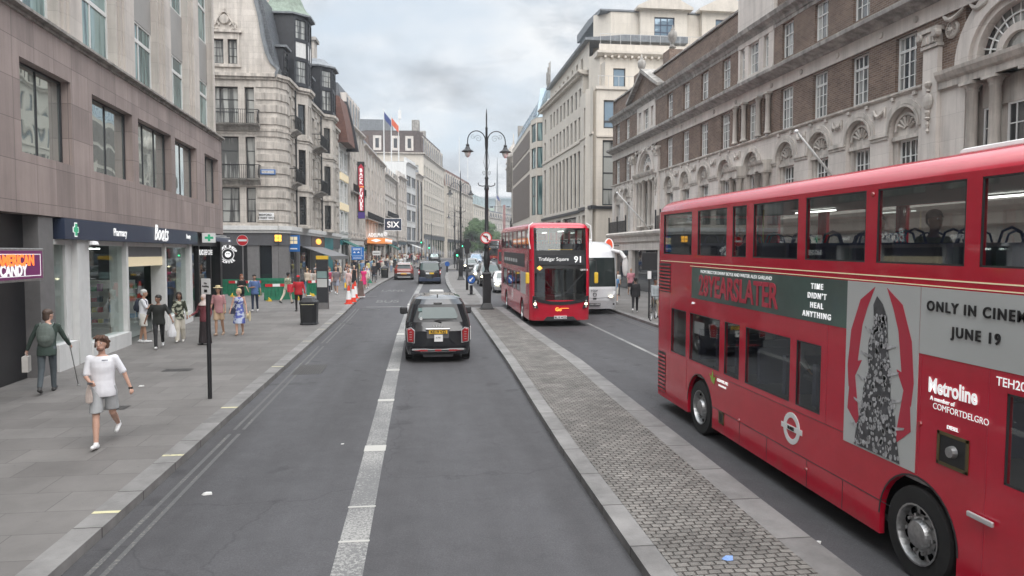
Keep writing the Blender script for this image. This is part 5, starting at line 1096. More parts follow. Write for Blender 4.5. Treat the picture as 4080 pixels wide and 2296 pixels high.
mb = MB().at(T); mb.prism([(.3,26.8),(1.4,31.8),(10,32.2),(10,26.8)], -.2, 24.6, 'x'); b.put('roof', mb, 'mansard_brown')
for x in (3,8,13,17.2,20.4): 
    d_ = b.put('dormer', MB().at(T).box(x,x+1.9,.3,2,27.3,30.7), 'cream_moulding'); MB().at(T).box(x+.55,x+1.35,.26,.3,27.9,30.1).build('pane', M['g_dark'], d_)
b.put('plant_room', MB().at(T).box(-20,17,6,20,31.9,35.4), 'lead')
b.each('chimney', 'stone_dirty', [(.5,2.2,1.2,2.8,31.5,34.6),(11,12.4,1.5,3,31.5,33.8)])
b.put('antenna_mast', MB().at(T).tube([(19,7,35),(19,7,38.5)],.1,5).box(18.6,19.4,6.8,7.0,35.8,37.8), 'white_plaster')
b = terrace('hotel_building', 'cream stone hotel front with tall columns and a reddish roof beyond the brown mansard', (7.0,207), (17.6,252), 22.5, [(8.4,10.4),(11.6,13.6),(14.8,16.8),(18,20)], 13, 'cream_stone', 'stone_trim', roof='mansard', rh=5.2, rm='brick_red', ww=.36, pm='g_dark', piers=True, shop='dark_panel', sh=(5.6,4.8))
b.put('side_wall', MB().at(b.sub((1,207),(7,207))).box(0,6.4,0,.3,1,22.5), 'cream_stone')
b = terrace('stone_block', 'plain pale block with a greenish glass top storey behind the lamp posts', (18.2,255), (26.5,285), 20.5, [(7,9),(10.5,12.5),(14,16),(17,19)], 8, 'cream_stone', 'cream_trim', ww=.4, roof='mansard', rh=4, rm='g_teal', dorm=False)
b = terrace('stone_block', 'distant pale block narrowing towards the green tree', (27,287), (44,330), 17.5, [(6.5,8.5),(10,12),(13.5,15.5)], 12, 'stone', 'stone_trim', ww=.4, roof='mansard', rh=3)
# right side beyond the rounded block
b = terrace('ornate_block', 'ornate stone block with turrets, domed bays and chimneys on the right', (17.6,140), (14.7,114), 17.8, [(5.4,7.6),(8.8,11),(12.2,14.4),(15.2,17)], 8, 'stone', 'stone_trim', roof='mansard', rh=3.5, piers=True, bal=(8.4,), ww=.5, shop='dark_panel')
for u in (3, 12, 21):
    q = MB(); q.smooth = True; q.lathe([(1.1,0),(1.1,4.0),(1.3,4.1),(1.2,4.4),(.9,5.4),(.35,6.1),(.1,6.5),(.05,8.0)], (u,-.1,15), 12); b.put('turret', q, 'stone_trim')
b.each('chimney', 'stone_dirty', [(6,7.6,1,2.4,20,25),(16,17.4,1,2.4,20,24.4),(24,25.6,.5,2,19,23.5)])
T = b.sub((14.7,114),(24,114)); b.put('side_wall', MB().at(T).box(0,9,-.1,.2,1,17.8), 'stone')
b = terrace('stone_block', 'curving row of pale stone fronts far along the right pavement', (31,190), (18.2,143), 17, [(6,8),(9.5,11.5),(13,15)], 12, 'stone', 'stone_trim', roof='mansard', rh=3, ww=.42)
q = MB().box(3, 8,-.4,-.1,5,17); 
M['pink_hoard'] = mat('pink_hoard', (.5,.3,.29), .7, var=.3, scale=1.2)
tag(MB().box(-.15,.15,-1.2,1.2,0,5.3).build('site_banner', M['pink_hoard'], None, (16.9,148,7.9)), 'tall pinkish banner hung in front of the far right buildings', 'banner')
# distant skyline
def block(name, label, x, y, w, d, z0, h, m, roof=None, rows=0, nb=6, rz=0, cat='building'):
    r = thing(name, label, cat, (x, y, z0), rz); hs = [(-w/2+(k+.3)*w/nb, -w/2+(k+.7)*w/nb, 3+i*(h-4)/max(rows,1), 3+i*(h-4)/max(rows,1)+(h-4)/max(rows,1)*.6) for k in range(nb) for i in range(rows)]
    mb = MB(); mb.wall(-w/2, w/2, 0, h, hs, d=.5); mb.box(-w/2, w/2, .6, d, 0, h); mb.quad((-w/2,0,0),(-w/2,1,0),(-w/2,1,h),(-w/2,0,h)); mb.quad((w/2,0,0),(w/2,1,0),(w/2,1,h),(w/2,0,h)); mb.quad((-w/2,0,h),(w/2,0,h),(w/2,1,h),(-w/2,1,h)); mb.build('wall', M[m], r)
    for q in hs: MB().box(q[0], q[1], .2, .3, q[2], q[3]).build('window', M['g_dark'], r)
    MB().box(-w/2-.5, w/2+.5, -.7, 1, h-.1, h+.8).build('cornice', M[m], r)
    if roof: MB().prism([(-.2,h+.8),(4,h+roof[1]),(d,h+roof[1]),(d,h+.8)], -w/2, w/2, 'x').build('roof', M[roof[0]], r)
    return r
block('stone_building', 'broad stone building with pale green roof above the far tree', 52, 420, 46, 30, 1.9, 22, 'cream_stone', ('copper', 6), 3, 12, R(-8))
r = block('glass_building', 'far glass fronted office block with a slender spire behind', 40, 440, 30, 30, 1.9, 34, 'metal_roof', ('lead', 2), 4, 6, R(-6)); MB().tube([(6,8,33),(6,8,60)], [.9,.12], 6).build('spire', M['lead'], r)
block('stone_building', 'grey stone tower blocks far right behind the church spire', 58, 400, 22, 20, 1.9, 26, 'stone_dirty', None, 4, 7, R(-8))
# church
t = thing('church', 'white stone church with clock tower and tiered spire at the end of the street', 'church', (36.5, 345, 1.9), R(-6))
mb = MB(); mb.box(-7,7,0,20,0,10); mb.box(-3,3,-1,5,0,17); mb.box(-2.4,2.4,-.4,4.4,17,20.5); mb.build('wall', M['stone_trim'], t)
mb = MB(); mb.box(-7.4,7.4,-.4,20,10,10.6); mb.box(-3.4,3.4,-1.4,5.4,16.6,17.1); mb.box(-2.8,2.8,-.8,4.8,20.3,20.8); mb.prism([(-4,10.6),(4,10.6),(0,13)],-1.2,0); mb.build('cornice', M['stone_dirty'], t)
mb = MB(); mb.lathe([(1.9,0),(1.9,3),(2.2,3.2),(1.3,3.5),(1.3,5.6),(1.5,5.8),(.9,6.6),(.5,8),(.12,9.2),(.06,11)], (0,2,20.8), 10); mb.build('spire', M['stone_dirty'], t)
mb = MB(); mb.lathe([(0,-.1),(.95,-.08),(1.05,0)], (0,-1.02,14.9), 16, ax='y'); mb.build('clock', M['dark_panel'], t)
for x, z, w, h in ((0,11,1.5,2.4),(-5,3,1.4,4),(5,3,1.4,4),(0,3,1.6,4.6),(0,17.8,1.2,2)): MB().box(x-w/2,x+w/2,-1.06 if abs(x) < 3 and z < 17 else -.45,-1.0 if abs(x) < 3 and z < 17 else .02,z,z+h).build('window', M['g_dark'], t)
tag(MB().tube([(0,0,0),(-3.2,0,19)], [.35,.2], 5).tube([(-2.6,0,16),(1.5,0,18)], .15, 4).build('tower_crane', M['stone_dirty'], None, (56,395,28)), 'thin tower crane jib against the clouds at the far right', 'crane')
# projecting theatre signs
t = thing('vertical_sign', 'tall red and black vertical theatre banner reading BACK TO THE FUTURE', 'sign', (-7.1, 88.5, 7.5), R(4)); t.scale = (.87,.87,.87)
MB().box(-.48,.48,-.12,.12,0,7.8).build('sign_box', M['black_paint'], t); M['hot_red'] = mat('hot_red', (.42,.02,.05), .5, emit=(.8,.05,.08), es=.1); M['purple2'] = mat('purple2', (.08,.04,.25), .5)
MB().box(-.33,.33,-.14,-.12,1.1,7.1).build('sign_face', M['hot_red'], t); MB().box(-.45,.45,-.14,-.12,.05,.9).build('sign_foot', M['purple2'], t)
mb = MB(); mb.prism([(-.42,6.95),(.42,6.95),(0,7.5)],-.16,-.12); mb.build('arrow', M['hot_red'], t)
for i, ch in enumerate('BACK'): text(ch, .66, M['letter_white'], t, (0,-.15,6.6-i*.56), bold=.02)
text('TO THE', .2, M['orange_light'], t, (0,-.15,4.36), bold=.005)
for i, ch in enumerate('FUTURE'): text(ch, .66, M['letter_white'], t, (0,-.15,3.88-i*.5), bold=.02)
for z in (.3,4,7.4): MB().box(-1.3,-.48,-.04,.04,z,z+.08).build('bracket', M['black_iron'], t)
t = thing('vertical_sign', 'square navy theatre sign reading SIX with a dashed lit border', 'sign', (-4.15, 109, 6.75), R(3)); t.scale = (.82,.82,.80)
MB().box(-1.5,1.5,-.2,.2,0,2.15).build('sign_box', M['navy'], t); text('SIX', 1.55, M['letter_white'], t, (0,-.22,1.02), bold=.02)
mb = MB()
for k in range(14):
    x = -1.5+k*3/14; mb.box(x+.02,x+.16,-.22,.2,2.15,2.24); mb.box(x+.02,x+.16,-.22,.2,-.09,0)
for k in range(10): z = k*2.15/10; mb.box(-1.59,-1.5,-.22,.2,z+.02,z+.15); mb.box(1.5,1.59,-.22,.2,z+.02,z+.15)
mb.build('border', M['letter_white'], t); MB().box(-2.4,-1.59,-.06,.06,1.0,1.2).build('bracket', M['black_iron'], t)
# roof flagpoles and flags
M['flag_red'] = mat('flag_red', (.6,.12,.06), .7); M['flag_blue'] = mat('flag_blue', (.03,.05,.18), .7)
for i, (x, y, z, h, fm_, lb) in enumerate(((-7.2,146,21.3,10.5,'flag_blue','white roof flagpole with a dark blue flag on the white office'),(-5.8,147,21.3,9.6,'flag_red','white roof flagpole with an orange red flag on the white office'),(-4.4,148,21.3,8.8,None,'bare white roof flagpole nearest the corner of the white office'),(11.5,220,27.5,11,None,'left thin flagpole rising from the reddish hotel roof'),(15.2,238,27.5,8.5,None,'right thin flagpole rising from the reddish hotel roof'),(32,310,20,9,'flag_blue','far flagpole with a grey blue flag above the green tree'))):
    t = thing('flagpole', lb, 'flagpole', (x, y, z)); MB().tube([(0,0,0),(0,0,h)], [.14,.07], 6).build('pole', M['white_plaster'], t)
    if fm_: 
        q = MB()
        for k in range(6):
            x0, x1 = k*.24, (k+1)*.24; s0, s1 = math.sin(k*1.1)*.12, math.sin(k*1.1+1.1)*.12; q.quad((x0,s0,h-1.9-k*.28),(x1,s1,h-1.9-(k+1)*.28),(x1,s1,h-.5-(k+1)*.3),(x0,s0,h-.5-k*.3))
        q.build('flag', M[fm_], t)
# green shop canopies and awnings on the left pavement
def awning(label, x, y, rz, w, d, z0, z1, m):
    t = thing('shop_awning', label, 'awning', (x, y, 0), rz); MB().prism([(0,z1),(-d,z0),(-d,z0-.05),(0,z1-.08)], 0, w, 'x').build('cloth', M[m], t); MB().box(0,w,-d-.03,-d,z0-.3,z0).build('valance', M[m], t)
M['green_awn'] = mat('green_awn', (.015,.12,.10), .7)
awning('dark green awning over the teal shop beyond the grey awning', -8.3, 79, R(87), 4.5, 1.8, 3.9, 4.7, 'green_awn')
awning('small green awning under the orange theatre canopy', -5.6, 119, R(86), 5, 1.6, 4.2, 5.0, 'green_awn')
awning('white shop awning far along the left pavement', -2.3, 147, R(83), 5, 2.0, 4.4, 5.2, 'white_plaster')
# ---------------------------------------------------------------- trees
def leafmat(name, c1, c2):
    m, t, bb = newmat(name); bb.inputs['Roughness'].default_value = .6; tcn = N(t, 'ShaderNodeTexCoord'); nz = N(t, 'ShaderNodeTexNoise', i_Scale=.7, i_Detail=4.0); LK(t, tcn, 'Object', nz, 'Vector')
    rp = ramp(t, [(.35, c1), (.65, c2)]); LK(t, nz, 0, rp, 0); LK(t, rp, 0, bb, 'Base Color'); return m
M['leaf'] = leafmat('leaf', (.028,.07,.02), (.09,.16,.045)); M['bark'] = mat('bark', (.08,.06,.045), .9, var=.3, bump=.3)
def tree(label, x, y, h, w, seed, n=5200):
    rg = random.Random(seed); t = thing('tree', label, 'tree', (x, y, gz(y)), 0, 'leafy street trees at the end of the road')
    mb = MB(); mb.tube([(0,0,0),(.1,.1,h*.25),(0,.3,h*.5),(.2,0,h*.8)], [.45,.36,.26,.08], 8)
    cl = []
    for k in range(16):
        a = rg.uniform(0, 6.28); zc = rg.uniform(.28,.9)*h; rr_ = w*.5*math.sin(math.pi*min(1,max(.1,(zc/h-.08)/.98)))**.6*rg.uniform(.3,.85)
        c = (rr_*math.cos(a), rr_*math.sin(a), zc); cl.append((c, rg.uniform(.16,.27)*w)); mb.tube([(0,0,zc*.55),(c[0]*.5,c[1]*.5,zc*.8),c], [.16,.1,.04], 5)
    mb.build('trunk', M['bark'], t)
    cr = MB(); vs = []; fs = []
    for i in range(n):
        c, r0 = cl[rg.randrange(len(cl))]; d = Vector((rg.gauss(0,1), rg.gauss(0,1), rg.gauss(0,1))).normalized()*r0*rg.uniform(.55,1.08); d.z *= .8
        p = Vector(c)+d; s = rg.uniform(.16,.34); u = Vector((rg.gauss(0,1), rg.gauss(0,1), rg.gauss(0,1))).normalized(); v = u.orthogonal().normalized()
        o = len(vs); vs += [tuple(p+u*s), tuple(p+v*s*.7), tuple(p-u*s), tuple(p-v*s*.7)]; fs.append((o,o+1,o+2,o+3))
    cr.add(vs, fs); cr.build('crown', M['leaf'], t, fixn=False)
tree('tall dark green plane tree left of the no left turn sign', 16.3, 235, 12.5, 8.5, 1); tree('broad lighter green tree in the middle of the far road', 20.3, 246, 13.5, 9, 2); tree('rounded green tree right of the others beside the far red bus', 23.5, 262, 12, 9, 3); tree('smaller green tree furthest behind the no left turn sign', 27.5, 285, 11, 9, 4, 3500)

# the street goes on behind the viewpoint, seen only in windows and paintwork
terrace('stone_terrace', 'stone terrace behind the viewpoint on the left side', (-7.9,-75), (-8.0,-16), 20, [(5.6,7.8),(9.5,11.7),(13.4,15.6)], 14, ww=.45)
terrace('stone_terrace', 'stone terrace behind the viewpoint on the right side', (16.0,4.6), (17.5,-60), 17, [(5.6,7.8),(9.5,11.7),(13.2,15)], 14, ww=.45)
# ================================================================ vehicles
def rrect(x0, x1, y0, y1, r, z, nf=6, nc=4, bow=0.0):
    """rounded rectangle, counter-clockwise from the front (-Y) face; nf points along each face, nc per corner"""
    pts = []; r = min(r, (x1-x0)/2-.01, (y1-y0)/2-.01)
    def corner(cx, cy, a0):
        for k in range(nc+1): a = R(a0+90*k/nc); pts.append((cx+r*math.cos(a), cy+r*math.sin(a), z))
    def mid(p, q, b=(0,0)):
        for k in range(1, nf):
            f = k/nf; s = 4*f*(1-f); pts.append((p[0]+(q[0]-p[0])*f+b[0]*s, p[1]+(q[1]-p[1])*f+b[1]*s, z))
    mid((x0+r, y0), (x1-r, y0), (0, -bow)); corner(x1-r, y0+r, -90); mid((x1, y0+r), (x1, y1-r)); corner(x1-r, y1-r, 0)
    mid((x1-r, y1), (x0+r, y1), (0, bow*.5)); corner(x0+r, y1-r, 90); mid((x0, y1-r), (x0, y0+r)); corner(x0+r, y0+r, 180)
    return pts
def segs(nf=6, nc=4):
    """index ranges of the ring: name -> list of quad start indices"""
    n = 4*(nf-1)+4*(nc+1); f0 = [n-1]+list(range(0, nf-1)); c = nf-1
    d = {'front': f0}; a = c; d['fr'] = list(range(a, a+nc)); a += nc; d['right'] = list(range(a, a+nf)); a += nf
    d['rr'] = list(range(a, a+nc)); a += nc; d['rear'] = list(range(a, a+nf)); a += nf; d['rl'] = list(range(a, a+nc)); a += nc; d['left'] = list(range(a, a+nf)); a += nf; d['fl'] = list(range(a, a+nc))
    return d, n
def skin(mb, A, B, idx, off=0.0):
    n = len(A)
    for i in idx:
        j = (i+1) % n; mb.quad(A[i % n], A[j], B[j], B[i % n])
SG, SN = segs()
def wheel(par, x, y, r, w, side, rim='steel', z=None):
    """side -1: outer face towards -x"""
    z = r if z is None else z
    s = side; t = MB(); t.smooth = False; t.lathe([(r*.63,-w/2+.12),(r*.63,-w/2),(r*.96,-w/2),(r,-w/2+.03),(r,w/2-.03),(r*.96,w/2),(r*.63,w/2),(r*.63,w/2-.12)], (0,0,0), 30, ax='x', caps=False); t.box(-w*.1,w*.1,-.1,.1,-.1,.1)
    o = t.build('wheel', M['rubber'], par, (x, y, z))
    q = MB(); e = s*(w/2); R_ = r*.64
    q.lathe([(R_, s*(w/2+.012)),(R_*.94, s*(w/2+.012)),(R_*.86, s*(w/2-.07)),(R_*.5, s*(w/2-.05)),(R_*.42, s*(w/2+.01)),(.0, s*(w/2+.02))], (0,0,0), 24, ax='x', caps=False)
    for k in range(10): a = R(36*k); q.lathe([(.018, s*(w/2-.05)),(.018, s*(w/2-.015)),(0, s*(w/2-.015))], (0, R_*.62*math.cos(a), R_*.62*math.sin(a)), 6, ax='x')
    q.build('rim', M[rim], o); 
    q = MB()
    for k in range(10): a = R(36*k+18); q.lathe([(.05*r/.5, s*(w/2-.058)),(0, s*(w/2-.058))], (0, R_*.74*math.cos(a), R_*.74*math.sin(a)), 8, ax='x')
    q.build('rim_hole', M['rubber'], o); return o
def bus(label, x, y, rz=0, L=10.3, front=True, uw=None, lw=None, ww=(2.55, 8.28), yd=None, mirrors=True, ad=True, red='bus_red'):
    g = gz(y); t = thing('double_decker_bus', label, 'bus', (x, y, g), rz, rx=math.atan(SL) if y < 150 else 0)
    Wd = 1.26; r = .28
    lev = [(.26,.10),(.9,.0),(1.1,-.01),(2.4,.03),(3.14,.12),(4.06,.26)]
    RG = {z: rrect(-Wd, Wd, yf, L, r if z > 1 else .3, z, bow=.06) for z, yf in lev}
    body = MB(); zs = [l[0] for l in lev]
    for a, c in zip(zs, zs[1:]):
        body.mi = 0; skin(body, RG[a], RG[c], SG['rear']+SG['rl']+SG['rr'])
        if a < 1.0: skin(body, RG[a], RG[c], SG['front']+SG['fl']+SG['fr'])
        else: skin(body, RG[a], RG[c], SG['fl'][:3]+SG['fr'][1:])
    # roof dome
    top = [rrect(-Wd+i, Wd-i, .26+i*1.2, L-i, r+.05, z, bow=.05) for i, z in ((0,4.06),(.03,4.14),(.10,4.22),(.22,4.27),(.5,4.30),(.9,4.31))]
    body.smooth = True
    body.rings(top, caps=False); body.add(top[-1], [list(range(SN))]); body.smooth = False
    MB().box(-.88,.88,.2,L-.15,.22,.3).build('underframe', M['plastic'], t)
    # offside wall (u runs from the rear) and nearside wall (u runs from the front)
    uw = uw or [(.5,2.05),(2.33,3.58),(3.8,4.3),(4.53,5.83),(6.02,7.3),(7.5,8.8),(8.98,9.98)]
    lw = lw or [(1.02,1.83),(2.02,3.38),(3.57,4.14),(4.35,5.71),(5.87,6.47),(9.35,10.0)]
    arches = [(u-.57, u+.57, .26, 1.06, 2) for u in ww]
    UH = [(a, c, 3.2, 4.0) for a, c in uw]; LH = [(a, c, 1.27 if a < 8.5 else 1.35, 2.14) for a, c in lw]
    body.at(-Wd, L, 0, R(-90)).wall(r, L-r-.0, .26, 4.06, UH+LH+arches, d=.06)
    body.at(Wd, 0, 0, R(90)).wall(r+.05, L-r, .26, 4.06, [(L-h[1], L-h[0], h[2], h[3]) for h in UH+LH if h[1] < L-.4]+[(L-h[1], L-h[0], h[2], h[3], 2) for h in arches], d=.06)
    body.at(); body.mi = 1
    body.box(-Wd+.05, Wd-.05, .35, L-.1, 2.36, 2.44); body.box(-Wd+.05, Wd-.05, .35, L-.1, 1.0, 1.06); body.box(-Wd+.06, Wd-.06, L-1.2, L-.4, 1.0, 2.36)
    body.at(-Wd, L, 0, R(-90))
    for u in ww: MB().at(-Wd, L, 0, R(-90)).box(u-.62, u+.62, .5, .56, .2, 1.12).build('wheel_well', M['black_paint'], t)
    body.at(); o = body.build('body', [M[red], M.setdefault('bus_lining', mat('bus_lining', (.34,.34,.34), .6))], t, fixn=False)
    MB().box(-Wd+.12, Wd-.12, .6, L-.3, 4.0, 4.03).build('ceiling', M['bus_lining'], t)
    # glazing
    for h in UH+LH:
        q = MB().at(-Wd, L, 0, R(-90)); q.quad((h[0],.02,h[2]),(h[1],.02,h[2]),(h[1],.02,h[3]),(h[0],.02,h[3])); q.build('window', M['bus_glass'], t, fixn=False)
        q = MB().at(-Wd, L, 0, R(-90))
        for e in ((h[0],h[0]+.018,h[2],h[3]),(h[1]-.018,h[1],h[2],h[3]),(h[0],h[1],h[2],h[2]+.018),(h[0],h[1],h[3]-.018,h[3])): q.box(e[0],e[1],.0025,.0165,e[2],e[3])
        q.build('window_seal', M['plastic'], t)
        if h[1] < L-.4: q = MB().at(Wd, 0, 0, R(90)); q.quad((L-h[1],.02,h[2]),(L-h[0],.02,h[2]),(L-h[0],.02,h[3]),(L-h[1],.02,h[3])); q.build('window', M['bus_glass'], t, fixn=False)
    F_ = SG['front']+SG['fl'][3:]+SG['fr'][:1]
    for a, c, nm, mt in ((1.1,2.4,'windscreen','screen_glass'),(2.4,3.14,'destination_panel','black_paint'),(3.14,4.06,'upper_windscreen','screen_glass')):
        q = MB(); skin(q, RG[a], RG[c], F_); q.build(nm, M[mt], t, fixn=False)
    # seats with hooped grab handles on both decks
    M.setdefault('seat_blue', mat('seat_blue', (.04,.045,.09), .85))
    for k in range(int((L-2.2)/.78)):
        y0 = 1.0+k*.78
        for sx in (-1, 1):
            q = MB(); 
            for e in (.3,.75): q.box(sx*(e+.0)+(-.0), sx*(e+.40), y0, y0+.09, 2.85, 3.42) ; q.box(sx*e, sx*(e+.40), y0-.38, y0+.02, 2.78, 2.88)
            for e in (.5,.95): q.tube([(sx*e-.15,y0+.05,3.38),(sx*e-.1,y0+.05,3.53),(sx*e,y0+.05,3.57),(sx*e+.1,y0+.05,3.53),(sx*e+.15,y0+.05,3.38)], .014, 5)
            if k % 1 == 0 and 1.5 < y0 < L-1.6: q.box(sx*.3, sx*1.15, y0, y0+.09, 1.3, 1.85)
            q.build('seat', M['seat_blue'], t)
    for k in range(3):
        q = MB(); q.tube([(-.25,1.5+k*3,2.44),(-.25,1.5+k*3,4.1)], .018, 6); q.build('grab_pole', M['yellow'], t)
    # ceiling light strips
    for a in (2.2, 6.6): MB().box(.5,.56,a,a+1.2,3.95,3.97).build('light_strip', M['ceil_light'], t)
    for u in ww:
        wheel(t, -Wd+.17, L-u, .48, .3, -1); wheel(t, Wd-.17, L-u, .48, .3, 1)
        q = MB().at(-Wd, L, 0, R(-90)); q.arch(u, .49, .572, .59, -.006, .06, 0, 180, 16); q.build('wheel_arch', M['plastic'], t)
    if front:
        MB().prism([(-1.1,1.05),(1.1,1.05),(1.1,1.3),(.5,1.35),(-1.1,1.25)], .15, .7).build('dashboard', M['plastic'], t); MB().box(-.2,.05,.9,1.0,1.06,2.3).build('cab_partition', M['g_teal'], t); MB().box(.05,1.1,.95,1.0,1.06,2.3).build('cab_partition', M['plastic'], t)
        q = MB(); q.tube([(.6+.2*math.cos(R(a)),.55,1.45+.2*math.sin(R(a))) for a in range(0,361,30)], .015, 5); q.build('steering_wheel', M['black_text'], t)
        y0 = -.075
        for sx in (-1, 1):
            q = MB(); q.prism([(sx*.92,.75),(sx*1.14,.82),(sx*1.17,1.14),(sx*1.05,1.14)], -.055, .1); q.build('light_cluster', M['plastic'], t)
            for z, rr_, mm in ((1.07,.035,'chrome'),(.95,.055,'lamp_on'),(.82,.035,'chrome')): MB().lathe([(0,-.03),(rr_*.8,-.025),(rr_,0)], (sx*1.06,-.06,z), 12, ax='y').build('headlight', M[mm], t)
            q = MB(); q.tube([(sx*1.2,.1,2.75),(sx*1.42,-.25,2.72),(sx*1.42,-.28,2.2)], .018, 6); m_ = q.build('mirror_arm', M['plastic'], t)
            MB().box(sx*1.42-.08,sx*1.42+.08,-.34,-.24,1.8,2.25).build('mirror', M['yellow'], t, bevel=.04)
            MB().tube([(sx*(Wd+.03),.2,4.1),(sx*(Wd+.05),.12,3.6),(sx*(Wd+.0),.05,3.2)], .022, 6).tube([(sx*(Wd-.15),.3,4.27),(sx*(Wd+.03),.22,4.15),(sx*(Wd+.03),.2,4.1)], .022, 6).build('tree_guard', M['white'], t)
        q = MB(); q.prism([(-1.16,1.16),(-.9,1.02),(-.45,.93),(0,.90),(.45,.93),(.9,1.02),(1.16,1.16),(1.16,1.3),(.8,1.13),(.4,1.06),(0,1.04),(-.4,1.06),(-.8,1.13),(-1.16,1.3)], -.085, -.04); q.build('windscreen_trim', M['black_paint'], t)
        MB().prism([(-.7,.26),(-.55,.42),(.55,.42),(.7,.26)], -.0 +.02, .12).build('lower_grille', M['plastic'], t)
        MB().box(-.26,.26,-.015-.03,.05,.33,.45).build('number_plate', M['white'], t); text('BL15 HCD', .11, M['black_text'], t, (0,-.05,.385), bold=.003)
        MB().box(-.95,.98,-.045,.03,2.55,2.96).build('destination_screen', M['dark_panel'], t)
        text('Trafalgar Square', .2, M['letter_white'], t, (-.3,-.05,2.78), sx=.95); text('91', .36, M['letter_white'], t, (.72,-.05,2.76), bold=.008)
        text('DHV13', .1, M['letter_white'], t, (.98,-.03,2.34)); text('Go', .2, M['orange_light'], t, (-.1,-.09,.72), bold=.004, depth=.01); MB().box(.02,.34,-.085,-.07,.76,.775).build('emblem_line', M['orange_light'], t)
        MB().prism([(-1.0,2.42),(-.88,2.52),(-.76,2.42),(-.88,2.32)], -.05, -.04).build('sticker', M['orange_light'], t)
        MB().box(-.5,.5,.08,.1,3.16,3.19).build('yellow_rail', M['yellow'], t)
        q = MB(); q.tube([(-.1,-.07,1.3),(-.95,-.05,2.25)], .015, 5); q.build('wiper', M['plastic'], t); q = MB(); q.tube([(.1,-.07,1.28),(.95,-.05,2.2)], .015, 5); q.build('wiper', M['plastic'], t)
    return t
S_ = lambda mb, t, L: mb.at(-1.26, L, 0, R(-90))
def side_text(t, L, body, size, m, u, z, out=.012, **k):
    o = text(body, size, M[m] if isinstance(m, str) else m, t, (-1.26-out, L-u, z), R(-90), **k); return o
# --- near bus with advert
t = bus('near red double decker bus with a film advert along its side, at the right edge', 6.19, 4.6, 0, 10.3, front=False); L = 10.3
M['ad_green'] = mat('ad_green', (.10,.17,.145), .35, col2=(.045,.06,.055), scale=.5, coat=.3); M['ad_grey'] = mat('ad_grey', (.56,.575,.565), .35, col2=(.50,.515,.505), scale=.5, coat=.3)
M['ad_red'] = mat('ad_red', (.50,.03,.06), .4, coat=.3); M['ad_dark'] = mat('ad_dark', (.08,.08,.085), .5, var=.4, scale=9); M['ad_light'] = mat('ad_light', (.45,.45,.46), .5, var=.4, scale=14)
ap = S_(MB(), t, L).box(2.1,7.0,-.006,.0,2.42,2.98).build('advert_panel', M['ad_green'], t)
S_(MB(), t, L).box(7.0,8.24,-.007,.0,1.1,2.98).build('advert_panel', M['ad_grey'], t); S_(MB(), t, L).box(8.25,9.95,-.006,.0,2.32,2.98).build('advert_panel', M['ad_grey'], t)
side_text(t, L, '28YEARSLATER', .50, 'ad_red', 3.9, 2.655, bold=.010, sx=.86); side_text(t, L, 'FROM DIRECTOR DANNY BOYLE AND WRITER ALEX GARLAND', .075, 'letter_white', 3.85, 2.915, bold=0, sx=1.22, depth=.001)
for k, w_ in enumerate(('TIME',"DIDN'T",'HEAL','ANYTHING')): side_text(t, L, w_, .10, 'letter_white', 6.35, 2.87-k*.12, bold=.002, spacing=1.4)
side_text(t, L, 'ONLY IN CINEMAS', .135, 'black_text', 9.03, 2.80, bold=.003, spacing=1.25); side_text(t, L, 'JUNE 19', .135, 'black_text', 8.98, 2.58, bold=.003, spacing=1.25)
# generic artwork: two red crescents and a speckled grey heap
q = S_(MB(), t, L); c = 7.62
for s_ in (-1, 1):
    pts = [(c+s_*x, z) for x, z in ((.1,2.94),(.36,2.78),(.52,2.42),(.57,2.0),(.54,1.75),(.40,1.95),(.36,2.2),(.31,2.5),(.22,2.72))]; q.prism(pts, -.010, -.008)
    q.prism([(c+s_*.50,2.05),(c+s_*.55,1.5),(c+s_*.3,1.3),(c+s_*.42,1.9),(c+s_*.3,2.1)], -.0105, -.0085)
q.build('advert_crescents', M['ad_red'], t); q = S_(MB(), t, L)
q.prism([(c-.40,1.12),(c+.40,1.12),(c+.33,1.4),(c+.30,1.6),(c+.22,1.75),(c+.2,2.1),(c+.15,2.3),(c+.12,2.62),(c+.04,2.76),(c-.06,2.84),(c-.12,2.74),(c-.10,2.55),(c-.19,2.3),(c-.17,2.0),(c-.25,1.8),(c-.28,1.55),(c-.36,1.35)], -.013, -.011); q.build('advert_art', M['ad_dark'], t)
rg = random.Random(5); q = S_(MB(), t, L)
for k in range(330):
    z = 1.14+1.5*rg.random()**1.25; hw = .40-(z-1.12)*.205; x = c+rg.uniform(-hw,hw); e = rg.uniform(.010,.026); q.prism([(x+e*math.cos(R(a)), z+e*1.35*math.sin(R(a))) for a in range(0,360,60)], -.016, -.0135)
for k in range(9): z = 1.3+k*.14; s_ = 1 if k % 2 else -1; hw = .40-(z-1.12)*.2; q.prism([(c+s_*hw*.8,z),(c+s_*(hw+.11),z+.05),(c+s_*(hw+.12),z+.075),(c+s_*hw*.8,z+.04)], -.015, -.0125)
q.build('advert_speckle', M['ad_light'], t)
q = S_(MB(), t, L)
for z in (3.055,): q.box(.35,9.95,-.004,.0,z,z+.012)
q.box(2.0,9.95,-.004,.0,2.995,3.005); q.build('coach_line', M['cream_panel'], t)
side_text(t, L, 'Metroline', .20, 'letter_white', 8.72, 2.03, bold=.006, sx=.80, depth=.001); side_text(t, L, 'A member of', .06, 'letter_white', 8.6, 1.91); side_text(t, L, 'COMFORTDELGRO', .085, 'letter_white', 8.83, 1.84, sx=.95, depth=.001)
side_text(t, L, 'DIESEL', .05, 'letter_white', 8.75, 1.68); side_text(t, L, 'TEH2076', .11, 'letter_white', 9.45, 2.225, bold=.001, depth=.001); side_text(t, L, 'global', .05, 'letter_white', 2.2, 2.33)
